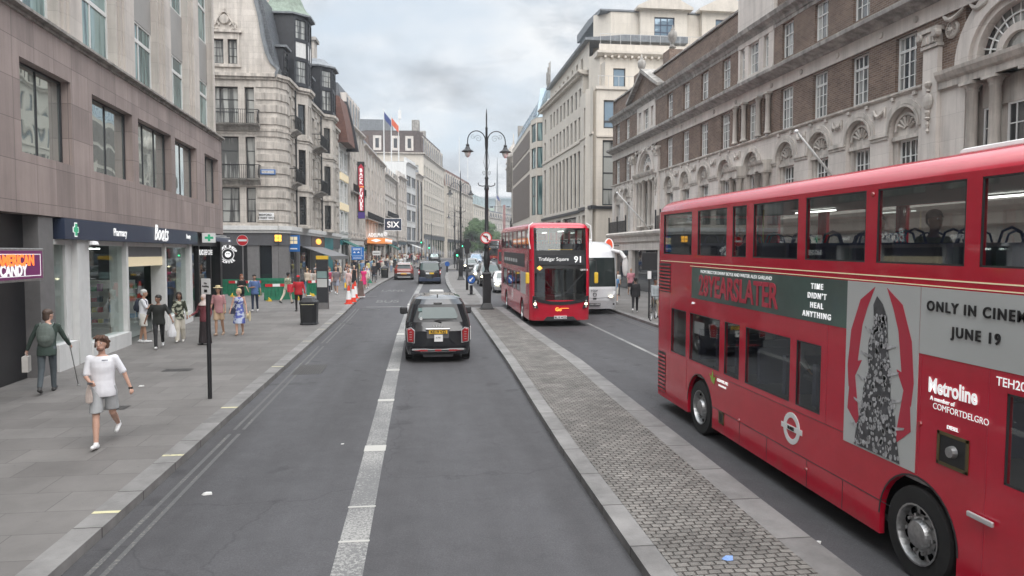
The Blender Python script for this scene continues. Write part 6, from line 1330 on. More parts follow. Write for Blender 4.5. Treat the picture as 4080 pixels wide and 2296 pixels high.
side_text(t, L, 'CLEANER AIR', .07, 'letter_white', 3.55, .98+.15); side_text(t, L, 'FOR LONDON', .045, 'letter_white', 3.55, 1.05)
q = S_(MB(), t, L); q.prism([(3.1,1.06),(3.2,1.02),(3.25,1.16),(3.17,1.12),(3.13,1.25),(3.08,1.13),(3.0,1.17)], -.008, -.004); q.build('leaf_mark', mat('leaf_mark', (.3,.5,.08), .5), t)
q = S_(MB(), t, L); q.arch(5.8,.93,.145,.215,-.008,.0,0,360,24); q.box(5.53,6.07,-.010,.0,.895,.965); q.build('roundel', M['white'], t); side_text(t, L, 'BUSES', .06, 'black_text', 5.8, .93, out=.018, bold=.001)
for nm, u0, u1, z0, z1 in (('fuel_flap',8.55,8.95,1.3,1.62),('service_flap',3.42,3.62,.42,.62)):
    q = S_(MB(), t, L); 
    for e in ((u0,u1,z0,z0+.03),(u0,u1,z1-.03,z1),(u0,u0+.03,z0,z1),(u1-.03,u1,z0,z1)): q.box(e[0],e[1],-.012,0,e[2],e[3])
    q.build(nm, mat(nm, (.10,.075,.03), .5), t); S_(MB(), t, L).box(u0+.03,u1-.03,-.004,.0,z0+.03,z1-.03).build('recess', M['black_paint'], t)
S_(MB(), t, L).lathe([(.0,-.06),(.05,-.05),(.06,-.004)], (8.76,0,1.46), 12, ax='y').build('fuel_cap', M['steel'], t)
for (u0, u1, z0, z1, n) in ((.08,.72,.38,1.18,10),(.30,.94,2.45,3.0,8)):
    for k in range(n): q = S_(MB(), t, L); z = z0+(z1-z0)*k/n; q.box(max(u0,.29),u1,-.012,.002,z,z+(z1-z0)/n*.45); q.build('vent_slat', M['plastic'] if k % 1 else M['bus_red'], t)
    S_(MB(), t, L).box(max(u0,.29)-.01,u1+.01,-.003,.0,z0-.02,z1+.01).build('vent', M['plastic'], t)
q = S_(MB(), t, L); q.box(3.1,7.9,-.004,.0,.62,.628); q.box(2.1,8.3,-.004,.0,1.16,1.168) if False else q.box(3.1,7.7,-.004,0,1.185,1.189); q.build('panel_joint', M['plastic'], t)
for u in (3.12, 4.2, 5.1, 6.2, 7.0): S_(MB(), t, L).box(u,u+.008,-.003,.0,.27,.62).build('panel_joint', M['plastic'], t)
for u, z0, z1 in ((.98,1.2,3.0),(6.6,1.2,2.4),(8.28,1.1,2.3),(9.15,.3,2.3),(1.9,.62,1.25)): S_(MB(), t, L).box(u,u+.007,-.003,.0,z0,z1).build('panel_joint', M['ad_red'], t)
q = S_(MB(), t, L).box(9.0,9.3,-.05,-.02,.95,1.0); q.build('door_handle', M['chrome'], t, bevel=.01)
for u, z in ((8.3,1.62),(6.2,.5),(4.2,.65),(9.35,.5),(7.42,3.95)): S_(MB(), t, L).lathe([(0,-.022),(.022,-.02),(.028,-.002)], (u,0,z), 8, ax='y').build('marker_lamp', M['tail_red'], t)
MB().box(-.5,.5,.8,2.6,4.3,4.42).build('roof_pod', M['white_plaster'], t, bevel=.05)
MB().box(-1.0,1.0,10.25,10.33,3.15,3.95).build('rear_window', M['car_glass'], t)
# --- the 91 bus
t = bus('front facing red double decker on route 91 to Trafalgar Square with yellow mirrors', 5.66, 29.2, R(-.1), 11.2, ww=(2.7,8.7), uw=[(.5,1.9),(2.1,3.5),(3.7,5.1),(5.3,6.7),(6.9,8.3),(8.5,9.7),(9.85,10.8)], lw=[(1.2,3.0),(3.2,5.0),(5.2,6.4),(6.6,8.0)]); L = 11.2
S_(MB(), t, L).box(1.6,9.6,-.006,0,2.40,2.98).build('advert_panel', M['dark_panel'], t)
for k in range(6): S_(MB(), t, L).box(2.0+k*.9,2.6+k*.9,-.009,-.006,2.55,2.72).build('advert_art', M['ad_grey'], t)
q = S_(MB(), t, L); q.arch(5.3,.95,.15,.22,-.008,.0,0,360,20); q.box(5.0,5.6,-.010,.0,.91,.99); q.build('roundel', M['white'], t)
S_(MB(), t, L).box(8.3,9.9,-.008,0,1.25,2.2).build('poster', M['ad_grey'], t)
# --- more distant buses
bus('distant red bus with a dark upper deck front, squeezed behind the 91 bus', 15.0, 150, R(-14), 10.3, red='bus_red_far'); 
tb = bus('furthest red bus crossing in front of the green trees', 26.5, 330, R(-40), 10.3, front=False, red='bus_red_far')
# --- white coach
t = thing('coach', 'white touring coach with a deep windscreen waiting at the kerb behind the 91 bus', 'coach', (8.24, 34.0, gz(34)), 0)
RC = [rrect(-1.21+i, 1.21-i, y0, 12-i, rr_, z, bow=.10) for z, y0, i, rr_ in ((.28,.12,.02,.35),(.7,-.02,0,.4),(1.25,.0,0,.4),(1.35,.02,0,.4),(2.75,.22,0,.45),(3.05,.38,.02,.45),(3.35,.75,.1,.5),(3.5,1.2,.25,.5),(3.56,2.0,.5,.5))]
q = MB(); q.smooth = True
for i in range(8):
    if i == 3: skin(q, RC[i], RC[i+1], SG['rear']+SG['rl']+SG['rr']+SG['fl'][:2]+SG['fr'][2:])
    else: q.add(RC[i]+RC[i+1], [(k, (k+1) % SN, (k+1) % SN+SN, k+SN) for k in range(SN)])
q.add(RC[8], [list(range(SN))]); q.build('body', mat('coach_white', (.62,.63,.65), .25, coat=.5, var=.05), t, fixn=False)
q = MB(); skin(q, RC[3], RC[4], SG['front']+SG['fl'][2:]+SG['fr'][:2]); q.build('windscreen', M['car_glass'], t, fixn=False)
for sx in (-1, 1):
    q = MB(); q.box(sx*1.2,sx*1.215,1.0,11.3,1.5,2.6); q.build('side_window', M['car_glass'], t)
    q = MB(); q.prism([(sx*.6,.82),(sx*.98,.98),(sx*1.08,1.12),(sx*1.04,.86),(sx*.9,.74)], -.07, .12); q.build('headlight', M['chrome'], t); MB().ell((sx*.82,-.065,.88),.09,.03,.05,10,6).build('headlamp', M['lamp_on'], t)
    q = MB(); q.tube([(sx*1.0,.5,3.1),(sx*1.28,-.1,3.0),(sx*1.42,-.35,2.7)], [.08,.09,.1], 8); q.build('mirror_arm', M['white_plaster'], t); MB().ell((sx*1.44,-.3,2.35),.15,.1,.5,12,10).build('mirror', M['white_plaster'], t)
    wheel(t, sx*1.08, 2.6, .5, .28, sx); wheel(t, sx*1.08, 9.2, .5, .28, sx); MB().lathe([(0,-.03),(.05,0)], (sx*.95,-.06,.52), 10, ax='y').build('fog_lamp', M['plastic'], t)
MB().box(-.28,.28,-.13,-.02,.45,.57).build('number_plate', M['dark_panel'], t); text('YN23 HXW', .1, M['white'], t, (0,-.14,.51)); text('irizar', .17, M['black_text'], t, (-.02,-.14,1.18)); MB().arch(-.0,.98,.07,.09,-.15,-.1,0,360,16).build('emblem', M['dark_panel'], t)
MB().box(-.08,.08,-.14,-.08,.74,.82).build('camera', M['plastic'], t); MB().tube([(-.9,-.1,.86),(0,-.14,.80),(.9,-.1,.86)], .008, 4).build('panel_joint', M['plastic'], t)
MB().box(-.6,.6,3,5,3.5,3.72).build('roof_unit', M['white_plaster'], t, bevel=.08)

# --- cars
def car(label, x, y, away=False, kind='saloon', paint=(.05,.05,.06), rz=0.0, glass='car_glass', group=None, lights=True, name='parked_car', rearm=None):
    """ring-lofted body; front faces -Y in its own frame, away=True turns it round"""
    # levels: z, y front, y rear, half width, corner radius
    if kind == 'taxi': L, LV_ = 4.86, [(.24,.08,4.78,.86,.2),(.5,.0,4.86,.93,.25),(.92,.04,4.85,.94,.28),(1.06,.35,4.80,.935,.3),(1.17,1.30,4.78,.925,.36),(1.66,1.95,4.54,.78,.38),(1.80,2.15,4.42,.69,.38),(1.865,2.45,4.18,.52,.3),(1.88,2.8,3.9,.3,.2)]
    elif kind == 'van': L, LV_ = 5.0, [(.24,.08,4.92,.88,.15),(.5,.0,5.0,.94,.2),(.95,.06,4.98,.95,.22),(1.1,.4,4.96,.95,.25),(1.2,1.05,4.95,.93,.2),(1.78,1.75,4.80,.83,.2),(1.88,2.1,4.66,.72,.2),(1.92,2.4,4.5,.5,.2)]
    elif kind == 'suv': L, LV_ = 4.4, [(.26,.1,4.32,.85,.25),(.5,.0,4.4,.91,.32),(.85,.05,4.36,.92,.35),(.98,.4,4.30,.90,.35),(1.06,1.05,4.22,.88,.35),(1.42,1.75,3.85,.72,.3),(1.53,2.0,3.72,.62,.3),(1.56,2.3,3.4,.45,.25)]
    else: L, LV_ = 4.5, [(.22,.12,4.4,.83,.3),(.45,.0,4.5,.9,.38),(.78,.04,4.47,.91,.4),(.9,.45,4.42,.9,.38),(.98,1.2,4.2,.86,.35),(1.34,1.95,3.6,.68,.3),(1.43,2.2,3.4,.58,.3),(1.46,2.5,3.1,.4,.25)]
    t = thing(name, label, 'car' if kind not in ('taxi','van') or name == 'car' else 'taxi', (x, y, gz(y)), rz+(math.pi if away else 0), group, rx=(-1 if away else 1)*math.atan(SL) if y < 150 else 0)
    RG = [rrect(-hw, hw, a, c, r, z, bow=.10 if i < 4 else .05) for i, (z, a, c, hw, r) in enumerate(LV_)]
    pm = mat('car_paint', paint, .18, coat=1.0); q = MB(); q.smooth = True; allk = range(SN)
    gl = {'front': SG['front'], 'rear': SG['rear'], 'left': SG['left'], 'right': SG['right']}; glset = set(SG['front']+SG['rear']+SG['fl'][3:]+SG['fr'][:1]+SG['rr'][3:]+SG['rl'][:1]+SG['left'][:1]*0+SG['left'][1:5]+SG['right'][1:5])
    for i in range(len(RG)-1):
        idx = [k for k in allk if not (i == 4 and k in glset)]
        q.add(RG[i]+RG[i+1], [(k, (k+1) % SN, (k+1) % SN+SN, k+SN) for k in idx])
    q.add(RG[-1], [list(range(SN))]); q.add(RG[0], [list(range(SN))[::-1]]); q.build('body', pm, t, fixn=False)
    for nm, idx in (('windscreen', SG['front']+SG['fl'][3:]+SG['fr'][:1]),('rear_window', SG['rear']+SG['rr'][3:]+SG['rl'][:1]),('side_window', SG['left'][1:5]),('side_window', SG['right'][1:5])):
        q = MB(); q.smooth = True; q.add(RG[4]+RG[5], [(k, (k+1) % SN, (k+1) % SN+SN, k+SN) for k in idx]); q.build(nm, M[rearm if rearm and nm == 'rear_window' else glass if nm in ('rear_window','windscreen') else 'car_glass'], t, fixn=False)
    r = .34 if kind in ('taxi','van','suv') else .31
    for sx in (-1, 1):
        for yy in (.85 if kind != 'taxi' else .9, L-.85): wheel(t, sx*(LV_[1][3]-.10), yy, r, .22, sx); MB().arch(yy, r, r+.02, r+.07, -.01, .01, -10, 190, 12) and None
        MB().box(sx*(LV_[4][3]), sx*(LV_[4][3]+.2), LV_[4][1]+.2, LV_[4][1]+.3, LV_[4][0]-.02, LV_[4][0]+.14).build('wing_mirror', M['plastic'], t, bevel=.03)
    return t, L, LV_, pm
def front_kit(t, LV_, plate=True, lit=True, lab='white', hl=(.62,.72)):
    hw = LV_[2][3]; z = LV_[2][0]-.12
    for sx in (-1, 1):
        q = MB(); q.ell((sx*(hw-.2),.0,z),.15,.13,.075,12,8); q.build('headlight', M['lamp_on' if lit else 'chrome'], t)
    MB().box(-hw*.55,hw*.55,-.115,-.02,LV_[1][0]-.06,LV_[1][0]+.16).build('grille', M['plastic'], t, bevel=.02)
    MB().box(-.26,.26,-.13,-.1,LV_[1][0]-.1,LV_[1][0]+.01).build('number_plate', M['white'], t)
# near black taxi, tail towards us
t, L, V, pm = car('near black cab seen from behind, orange plate KE19 VZJ, straddling the middle of our lane', .46, 25.5, True, 'taxi', (.006,.007,.010), glass='car_glass', name='black_taxi', rearm='black_paint'); yr = L
q = MB(); A_, B_ = V[4], V[5]; f = lambda s, z: (s*(A_[3]+(B_[3]-A_[3])*(z-A_[0])/(B_[0]-A_[0])), A_[2]+(B_[2]-A_[2])*(z-A_[0])/(B_[0]-A_[0])+.045, z)
q.add([f(-.60,1.27),f(.60,1.27),f(.64,1.33),f(.60,1.53),f(.54,1.58),f(-.54,1.58),f(-.60,1.53),f(-.64,1.33)], [tuple(range(8))]); q.build('rear_pane', M['car_glass_g'], t)
def rear(nm, x0, x1, y0, y1, z0, z1, m, **k): return MB().box(x0, x1, yr+y0, yr+y1, z0, z1).build(nm, m if not isinstance(m, str) else M[m], t, **k)
for sx in (-1, 1):
    q = MB(); q.tube([(sx*.665,yr-.01,.93),(sx*.675,yr+.0,.585),(sx*.86,yr-.05,.615),(sx*.885,yr-.09,.99),(sx*.76,yr-.03,1.015),(sx*.665,yr-.01,.93)], .012, 6); q.build('light_surround', M['chrome'], t)
    q = MB(); q.prism([(sx*.68,.92),(sx*.69,.60),(sx*.85,.63),(sx*.87,.98),(sx*.76,1.0)], yr-.1, yr-.005); q.build('tail_light', M['tail_red'], t, bevel=.02)
    for z in (.68,.75,.82,.89): MB().box(sx*.745,sx*.81,yr-.02,yr+.003,z,z+.016).build('tail_lens', M['steel'], t)
    q = MB(); q.prism([(sx*.30,.395),(sx*.52,.395),(sx*.52,.35),(sx*.30,.35)], yr-.02, yr+.052) ; q.prism([(sx*.52,.39),(sx*.70,.37),(sx*.52,.36)], yr-.05, yr+.045); q.build('reflector', M['tail_red'], t)
    MB().box(sx*.925,sx*.955,yr-1.1,yr-.35,.62,1.0).build('side_advert', M['white'], t)
rear('reflector', -.09, .09, -.02, .056, .35, .395, 'tail_red'); rear('bumper_line', -.5,.5,.0,.05,.335,.342,'steel')
rear('bumper', -.80,.80,-.25,.03,.25,.44,'taxi_black', bevel=.06); rear('diffuser', -.42,.42,-.2,-.02,.18,.26,'plastic')
rear('chrome_bar', -.34,.36,.02,.085,.965,1.005,'chrome', bevel=.015); rear('plate_recess', -.3,.32,.0,.05,.72,.95,'grey_panel')
rear('number_plate', -.26,.26,.05,.07,.85,.955,'plate_y'); text('KE19 VZJ', .11, M['black_text'], t, (0,yr+.073,.902), R(180), bold=.003)
rear('licence_plate', -.13,.11,.06,.085,.63,.82,'white'); text('61981', .06, M['black_text'], t, (-.01,yr+.088,.74), R(180))
text('LEVC', .055, M['chrome'], t, (0,yr+.03,1.07), R(180), spacing=2.6)
q = MB(); q.tube([(-.1,yr-.0,1.18),(.1,yr-.02,1.23),(-.42,yr-.06,1.26)], [.02,.02,.008], 6); q.build('wiper', M['plastic'], t)
rear('brake_light', -.12,.12,-.32,-.27,1.69,1.72,'steel'); rear('sticker', .45,.56,-.16,-.14,1.48,1.57,'g_teal'); MB().lathe([(0,0),(.04,.002)], (.48,yr-.09,1.27), 10, ax='y').build('sticker', M['white'], t)
MB().box(-.22,.22,2.75,2.9,1.87,1.97).build('roof_light', M['white_plaster'], t, bevel=.03); MB().box(-.015,.015,4.1,4.2,1.87,1.92).build('aerial', M['plastic'], t)
for sx in (-1, 1): MB().box(sx*.93,sx*1.17,1.45,1.62,1.1,1.34).build('wing_mirror', M['plastic'], t, bevel=.05)
# orange car, black van taxi, far cab
t, L, V, pm = car('orange brown crossover seen from behind beside the left kerb', -1.65, 73.1, True, 'suv', (.20,.03,.018), glass='car_glass', name='parked_car' if False else 'car'); yr = L
rear('bumper', -.85,.85,-.2,.03,.25,.62,'plastic', bevel=.04); rear('trim', -.62,.62,-.02,.06,.60,.68,'white', bevel=.02); rear('number_plate', -.27,.27,.05,.07,.55,.65,'plate_y'); rear('trim', -.6,.6,.0,.05,.27,.31,'white'); rear('roof', -.6,.6,-2.2,-.75,1.53,1.58,'white', bevel=.03)
for sx in (-1, 1): rear('tail_light', sx*.55, sx*.86, -.35,-.1,.9,.98,'tail_red')
rear('spoiler', -.6,.6,-.72,-.45,1.42,1.48,'white', bevel=.01)
t, L, V, pm = car('black boxy van cab seen from behind with yellow plate, ahead of the near cab', .68, 66.2, True, 'van', (.012,.014,.018), glass='car_glass_g', name='black_taxi'); yr = L
rear('bumper', -.9,.9,-.2,.04,.24,.6,'navy', bevel=.04); rear('number_plate', -.35,.0,.03,.05,.86,.99,'yellow'); rear('licence_plate', .04,.32,.03,.05,.86,.99,'white'); rear('chrome_bar', -.45,.4,.02,.06,1.03,1.06,'chrome')
for sx in (-1, 1): rear('tail_light', sx*.83, sx*.94,-.12,-.0,.85,1.22,'tail_red'); rear('tail_lens', sx*.85,sx*.93,-.01,.006,.95,1.12,'white')
t, L, V, pm = car('far cab with a pale green rear window just ahead of the van cab', 2.5, 128, True, 'taxi', (.012,.014,.018), glass='g_teal', name='black_taxi', rz=R(-4)); yr = L
# oncoming queue on the far side of the island
CC = [('white hatchback with a black lower nose half hidden by the 91 bus',5.85,49.5,'saloon',(.55,.56,.57),'car','car_glass_g',1,-1),
 ('black cab with a lit gold headlamp facing us behind the tall lamp post',5.55,57.2,'taxi',(.02,.018,.016),'black_taxi','car_glass_g',1,-1),
 ('small silver car with a glowing yellow headlamp behind the oncoming black cab',5.65,66.6,'saloon',(.35,.37,.38),'car','car_glass_g',1,-1),
 ('dark car with a plated nose at the head of the left queue beyond the island',6.05,89,'suv',(.03,.035,.035),'car','car_glass_g',1,-2),
 ('pale grey car directly behind the dark plated car',6.9,98,'saloon',(.45,.47,.48),'car','car_glass_g',0,-3),
 ('pale blue roofed cab in the right file of oncoming traffic',8.1,108,'taxi',(.25,.33,.45),'black_taxi','g_blue',0,-4),
 ('black taxi farthest along the oncoming queue by the second island',8.6,116,'van',(.02,.02,.022),'black_taxi','car_glass_g',0,-5),
 ('small dark car far off near the green traffic light',13.6,175,'saloon',(.03,.03,.035),'car','car_glass',0,-14)]
for lb, x, y, kd, pc, nm, gl_, lit, rz in CC:
    t, L, V, pm = car(lb, x, y, False, kd, pc, glass=gl_, name=nm, rz=R(rz)); front_kit(t, V, lit=bool(lit)); t['group'] = 'oncoming cars queuing past the island'
    if kd == 'taxi': MB().box(-.2,.2,2.3,2.45,1.85,1.95).build('roof_light', M['white_plaster'], t, bevel=.03)
# ================================================================ street furniture
M['lamp_glass'] = mat('lamp_glass', (.7,.7,.68), .15, coat=.5)
def arc_pts(cx, cz, r, a0, a1, n=10, y=0): return [(cx+r*math.cos(R(a0+(a1-a0)*k/n)), y, cz+r*math.sin(R(a0+(a1-a0)*k/n))) for k in range(n+1)]
def lamp_post(label, x, y, s=1.0, h=10.0, base=True):
    t = thing('street_lamp', label, 'street lamp', (x, y, gz(y)+.12), R(3), 'tall double lanterned lamp posts on the islands')
    q = MB()
    if base:
        q.box(-.34,.34,-.34,.34,0,.05); q.rings([[(a*e, c*e, z) for a, c in ((-1,-1),(1,-1),(1,1),(-1,1))] for e, z in ((.30,.05),(.23,.22),(.22,.26),(.19,.3),(.19,1.7),(.215,1.74),(.215,1.8),(.17,1.86))])
        q.build('pedestal', M['black_iron'], t, bevel=.012)
    else: q.lathe([(.2,0),(.2,.1),(.14,.3),(.12,1.2)], n=12); q.build('pedestal', M['black_iron'], t)
    q = MB(); q.smooth = True
    q.lathe([(.17,1.84),(.13,1.92),(.10,2.0),(.13,2.12),(.17,2.35),(.17,2.6),(.13,2.85),(.10,3.0),(.14,3.06),(.14,3.12),(.10,3.2),(.10,3.7),(.13,3.74),(.10,3.8),(.088,5.95),(.12,6.0),(.12,6.08),(.08,6.2),(.075,6.5),(.11,6.56),(.06,6.64),(.055,h-1.0),(.075,h-.96),(.04,h-.9),(.035,h-.3),(.012,h)], n=14); q.build('column', M['black_iron'], t)
    q = MB(); q.tube([(-.40,0,6.33),(-.43,0,6.28),(-.38,0,6.2),(-.2,0,6.16),(0,0,6.2),(.2,0,6.16),(.38,0,6.2),(.43,0,6.28),(.40,0,6.33)], .024, 7); q.build('ladder_bar', M['black_iron'], t)
    for sx in (-1, 1):
        q = MB(); z0 = h-1.75
        q.tube([(sx*.04,0,z0-.3)]+[(sx*.06,0,z0)]+[(sx*(.50-.45*math.cos(R(a))),0,z0+.15+.5*math.sin(R(a))) for a in range(10,181,17)]+[(sx*.95,0,z0+.02)], .026, 7)
        q.tube([(sx*(.42+.2*(1-k/14)*math.cos(k*.75)),0,z0+.26+.2*(1-k/14)*math.sin(k*.75)) for k in range(13)], .009, 5)
        q.tube([(sx*(.68+.12*(1-k/12)*math.cos(-k*.8+2)),0,z0+.34+.12*(1-k/12)*math.sin(-k*.8+2)) for k in range(10)], .008, 5)
        q.tube([(sx*(.14+.07*math.cos(k*.7)*(1-k/16)),0,z0-1.75+.3+.14*(1-k/16)*math.sin(k*.7)) for k in range(12)], .009, 5); q.tube([(sx*.06,0,z0-.35),(sx*.14,0,z0-.9),(sx*.05,0,z0-1.3)], .009, 5)
        a = q.build('lamp_arm', M['black_iron'], t)
        q = MB(); q.smooth = True; zl = z0-.02; q.lathe([(.03,.05),(.05,0),(.09,-.03),(.09,-.07),(.06,-.09),(.10,-.13),(.12,-.2),(.17,-.26),(.29,-.34),(.30,-.37),(.17,-.37)], (sx*.95,0,zl), 16); q.build('lantern_hood', M['black_iron'], t)
        q = MB(); q.smooth = True; q.lathe([(.165,-.375),(.16,-.45),(.13,-.55),(.07,-.63),(.01,-.66)], (sx*.95,0,zl), 14); q.build('lamp_glass', M['lamp_glass'], t)
    return t
t = lamp_post('lamp', 3.26, 36.3)
t['label'] = 'nearest tall black lamp post, at the cobbled median end, with round sign attached'
lamp_post('black double lantern lamp post in the middle of the second island', 3.55, 66, h=9.9); lamp_post('third tall lamp post along the islands, beyond the second one', 5.3, 116, h=9.6); lamp_post('farthest double lantern lamp post rising before the green trees', 8.1, 160, h=9.2, base=False)
# no left turn disc
M['sign_red'] = mat('sign_red', (.55,.02,.03), .4); M['sign_blue'] = mat('sign_blue', (.02,.10,.35), .4)
t = thing('road_sign', 'round no left turn sign with red ring fixed to the nearest lamp post', 'road sign', (3.2, 36.02, gz(36)+.55), R(3)); t.scale = (.87, 1, .87)
q = MB(); q.lathe([(0,-.02),(.33,-.02),(.34,0),(0,0)], (0,0,3.62), 28, ax='y'); q.build('sign_face', M['white'], t); q = MB(); q.arch(0,3.62,.27,.335,-.03,-.02,0,360,32)
q.prism([(-.26,3.80),(-.22,3.85),(.25,3.44),(.21,3.40)], -.036, -.026); q.build('sign_ring', M['sign_red'], t); q = MB(); q.prism([(.04,3.42),(.11,3.42),(.11,3.70),(.05,3.75),(-.08,3.75),(-.08,3.80),(-.2,3.715),(-.08,3.63),(-.08,3.68),(.02,3.68),(.04,3.65)], -.026, -.021); q.build('arrow', M['black_text'], t); MB().box(-.04,.04,.0,.16,3.3,3.9).build('bracket', M['plastic'], t)
# traffic light post and keep left bollard on the second island
def signal(label, x, y, h, face=1, lit=True, rz=0):
    t = thing('traffic_light', label, 'traffic light', (x, y, gz(y)+.12), rz, 'traffic lights with green lamps along the street'); q = MB(); q.smooth = True; q.lathe([(.09,0),(.09,1.3),(.06,1.36),(.055,h)], n=10); q.build('post', M['black_iron'], t)
    q = MB(); q.box(-.16,.16,-.14,.1,h-1.0,h+.05); q.build('signal_head', M['black_paint'], t, bevel=.03)
    for k, mm in ((0,'plastic'),(1,'plastic'),(2,'green_lamp')): MB().lathe([(0,-.17),(.08,-.165),(.09,-.14)], (0,0,h-.15-k*.3), 12, ax='y').build('signal_lamp', M[mm], t)
    return t
M['green_lamp'] = mat('green_lamp', (.02,.6,.2), .3, emit=(.05,1,.35), es=5)
t = signal('traffic light post on the second island seen from the back, near the keep left bollard', 3.22, 51.5, 3.6, rz=R(180)); MB().lathe([(0,.11),(.28,.1),(.3,.12)], (0,0,3.2), 18, ax='y').build('back_board', M['black_paint'], t)
signal('green traffic light low among the oncoming cars past the island', 4.4, 90, 2.6); signal('green traffic light at the left kerb by the hotel shops', 1.6, 150, 3.2); signal('green traffic light far over the islands before the trees', 8.0, 142, 3.6); signal('small green traffic light above the crowd by the hotel doors', .0, 148, 4.3)
t = thing('bollard', 'keep left bollard with a blue disc and white arrow on the second island', 'bollard', (3.18, 46.6, gz(46.6)+.12))
q = MB(); q.lathe([(.24,0),(.24,.03),(.1,.06),(.1,.62)], n=12); q.build('post', M['black_paint'], t); q = MB(); q.prism([(.29*math.cos(R(a))*(1 if 1 else 1), 1.0+.31*math.sin(R(a))) for a in range(0,360,18)], -.07,.07); q.build('housing', M['black_paint'], t, bevel=.02)
q = MB(); q.prism([(.25*math.cos(R(a)), 1.0+.26*math.sin(R(a))) for a in range(0,360,18)], -.085,-.07); q.build('sign_face', M['sign_blue'], t); q = MB(); q.prism([(-.13,.87),(-.13,1.03),(-.08,.98),(.08,1.14),(.13,1.09),(-.03,.93),(.02,.87)], -.092,-.085); q.build('arrow', M['white'], t)
t = thing('bollard', 'dark bollard beside the second island lamp post with a blue disc', 'bollard', (2.95, 84, gz(84)+.12)); q = MB(); q.lathe([(.2,0),(.11,.05),(.11,.7)], n=10); q.build('post', M['black_paint'], t); MB().prism([(.28*math.cos(R(a)), .95+.28*math.sin(R(a))) for a in range(0,360,20)], -.06,.06).build('sign_face', M['sign_blue'], t)
# bins
def bin_(label, x, y, s=1.0):
    t = thing('litter_bin', label, 'litter bin', (x, y, gz(y)+.115), R(-4), 'black street litter bins by the left kerb'); g = lambda w, z, c=.12: [(px, py, z) for px, py in ((-w+c,-w),(w-c,-w),(w,-w+c),(w,w-c),(w-c,w),(-w+c,w),(-w,w-c),(-w,-w+c))]
    q = MB(); q.rings([g(.33,0),(g(.33,.06)),(g(.31,.08)),(g(.33,.8)),(g(.335,.84))]); q.build('bin_body', M['black_iron'], t)
    q = MB(); q.rings([g(.345,.84),(g(.35,.9)),(g(.345,.93)),(g(.2,1.1,.07)),(g(.12,1.13,.04)),(g(.1,1.16,.03))]); q.build('lid', M['black_paint'], t)
    MB().box(-.26,.26,-.345,-.30,.82,.85).build('gold_band', M['kerb_yellow'], t)
    for sx in (-1, 1): MB().ell((sx*.24,0,1.0),.05,.12,.05,10,6).build('opening', M['black_text'], t)
    MB().lathe([(.1,0),(.09,.03),(.02,.035)], (0,0,1.155), 10).build('ashtray', M['white_plaster'], t); return t
bin_('nearest black litter bin with a faceted lid at the kerb', -4.55, 30.2); bin_('far black litter bin beyond the crowd near the orange car', -3.5, 70.5)
# sign post on the near pavement
t = thing('sign_post', 'slim black post with a small white plate on the near pavement', 'sign post', (-4.47, 15.9, gz(15.9)+.115), R(-28)); q = MB(); q.lathe([(.045,0),(.045,2.25),(.0,2.26)], n=12); q.build('post', M['black_paint'], t, bevel=0)
MB().box(-.12,.12,-.06,-.045,2.22,2.55).build('sign_plate', M['white_plaster'], t, bevel=.004); text('No\nloading', .06, M['black_text'], t, (0,-.064,2.42)); MB().box(-.04,.04,-.064,-.06,2.26,2.32).build('symbol', M['black_text'], t)
# way-finding pillar
t = thing('map_pillar', 'slim dark wayfinding pillar with a yellow top band and map panels', 'map pillar', (-4.95, 37.3, gz(37.3)+.115), R(-6)); MB().box(-.29,.29,-.09,.09,.0,2.5).build('pillar_body', M['dark_panel'], t, bevel=.01); MB().box(-.29,.29,-.098,-.09,2.52-.02,2.68).build('yellow_band', M['yellow'], t); MB().box(-.29,.29,-.09,.09,2.5,2.68).build('head', M['yellow'], t)
MB().box(-.25,.25,-.1,-.09,1.1,1.52).build('map_panel', M['ad_grey'], t); MB().box(-.25,.25,-.1,-.09,1.56,1.9).build('map_panel', M['g_teal'], t); MB().box(-.29,.29,-.095,.095,.0,.32).build('foot', M['grey_pillar'], t)
# no entry disc and post by the coffee sign
t = thing('road_sign', 'round red no entry sign on a pole at the side street mouth', 'road sign', (-10.65, 45.2, gz(45)+.115)); MB().lathe([(.04,0),(.04,3.8)], n=8).build('post', M['grey_pillar'], t); q = MB(); q.lathe([(0,-.05),(.32,-.05),(.33,-.03),(0,-.03)], (0,0,3.48), 28, ax='y'); q.build('sign_face', M['sign_red'], t); q = MB(); q.box(-.25,.25,-.06,-.05,3.42,3.54); q.arch(0,3.48,.31,.33,-.056,-.05,0,360,28); q.build('bar', M['white'], t)
# blue direction sign
t = thing('road_sign', 'square blue direction sign with white lines above the crowd', 'road sign', (-4.7, 55.0, gz(55)+.115)); MB().lathe([(.05,0),(.05,3.0)], n=8).build('post', M['plastic'], t); MB().box(-.45,.45,-.09,-.06,2.08,3.04).build('sign_face', M['blue_sign'], t, bevel=.01)
q = MB(); q.box(-.41,.41,-.1,-.09,2.37,2.39); q.box(.25,.27,-.1,-.09,2.39,3.0); q.box(-.34,.18,-.1,-.09,2.82,2.86); q.box(-.34,.18,-.1,-.09,2.92,2.95); q.box(-.34,.28,-.1,-.09,2.2,2.24); q.prism([(-.34,2.6),(-.14,2.6),(-.24,2.72)],-.1,-.09); q.prism([(-.05,2.6),(.15,2.6),(.05,2.72)],-.1,-.09); q.build('lettering', M['white'], t)
t = thing('road_sign', 'small white rectangular sign on a pole beyond the blue direction sign', 'road sign', (-4.0, 66, gz(66)+.115)); MB().lathe([(.04,0),(.04,2.6)], n=8).build('post', M['plastic'], t); MB().box(-.35,.35,-.06,-.04,2.25,2.65).build('sign_face', M['white_plaster'], t); MB().box(-.27,.27,-.065,-.06,2.4,2.48).build('lettering', M['grey_pillar'], t)
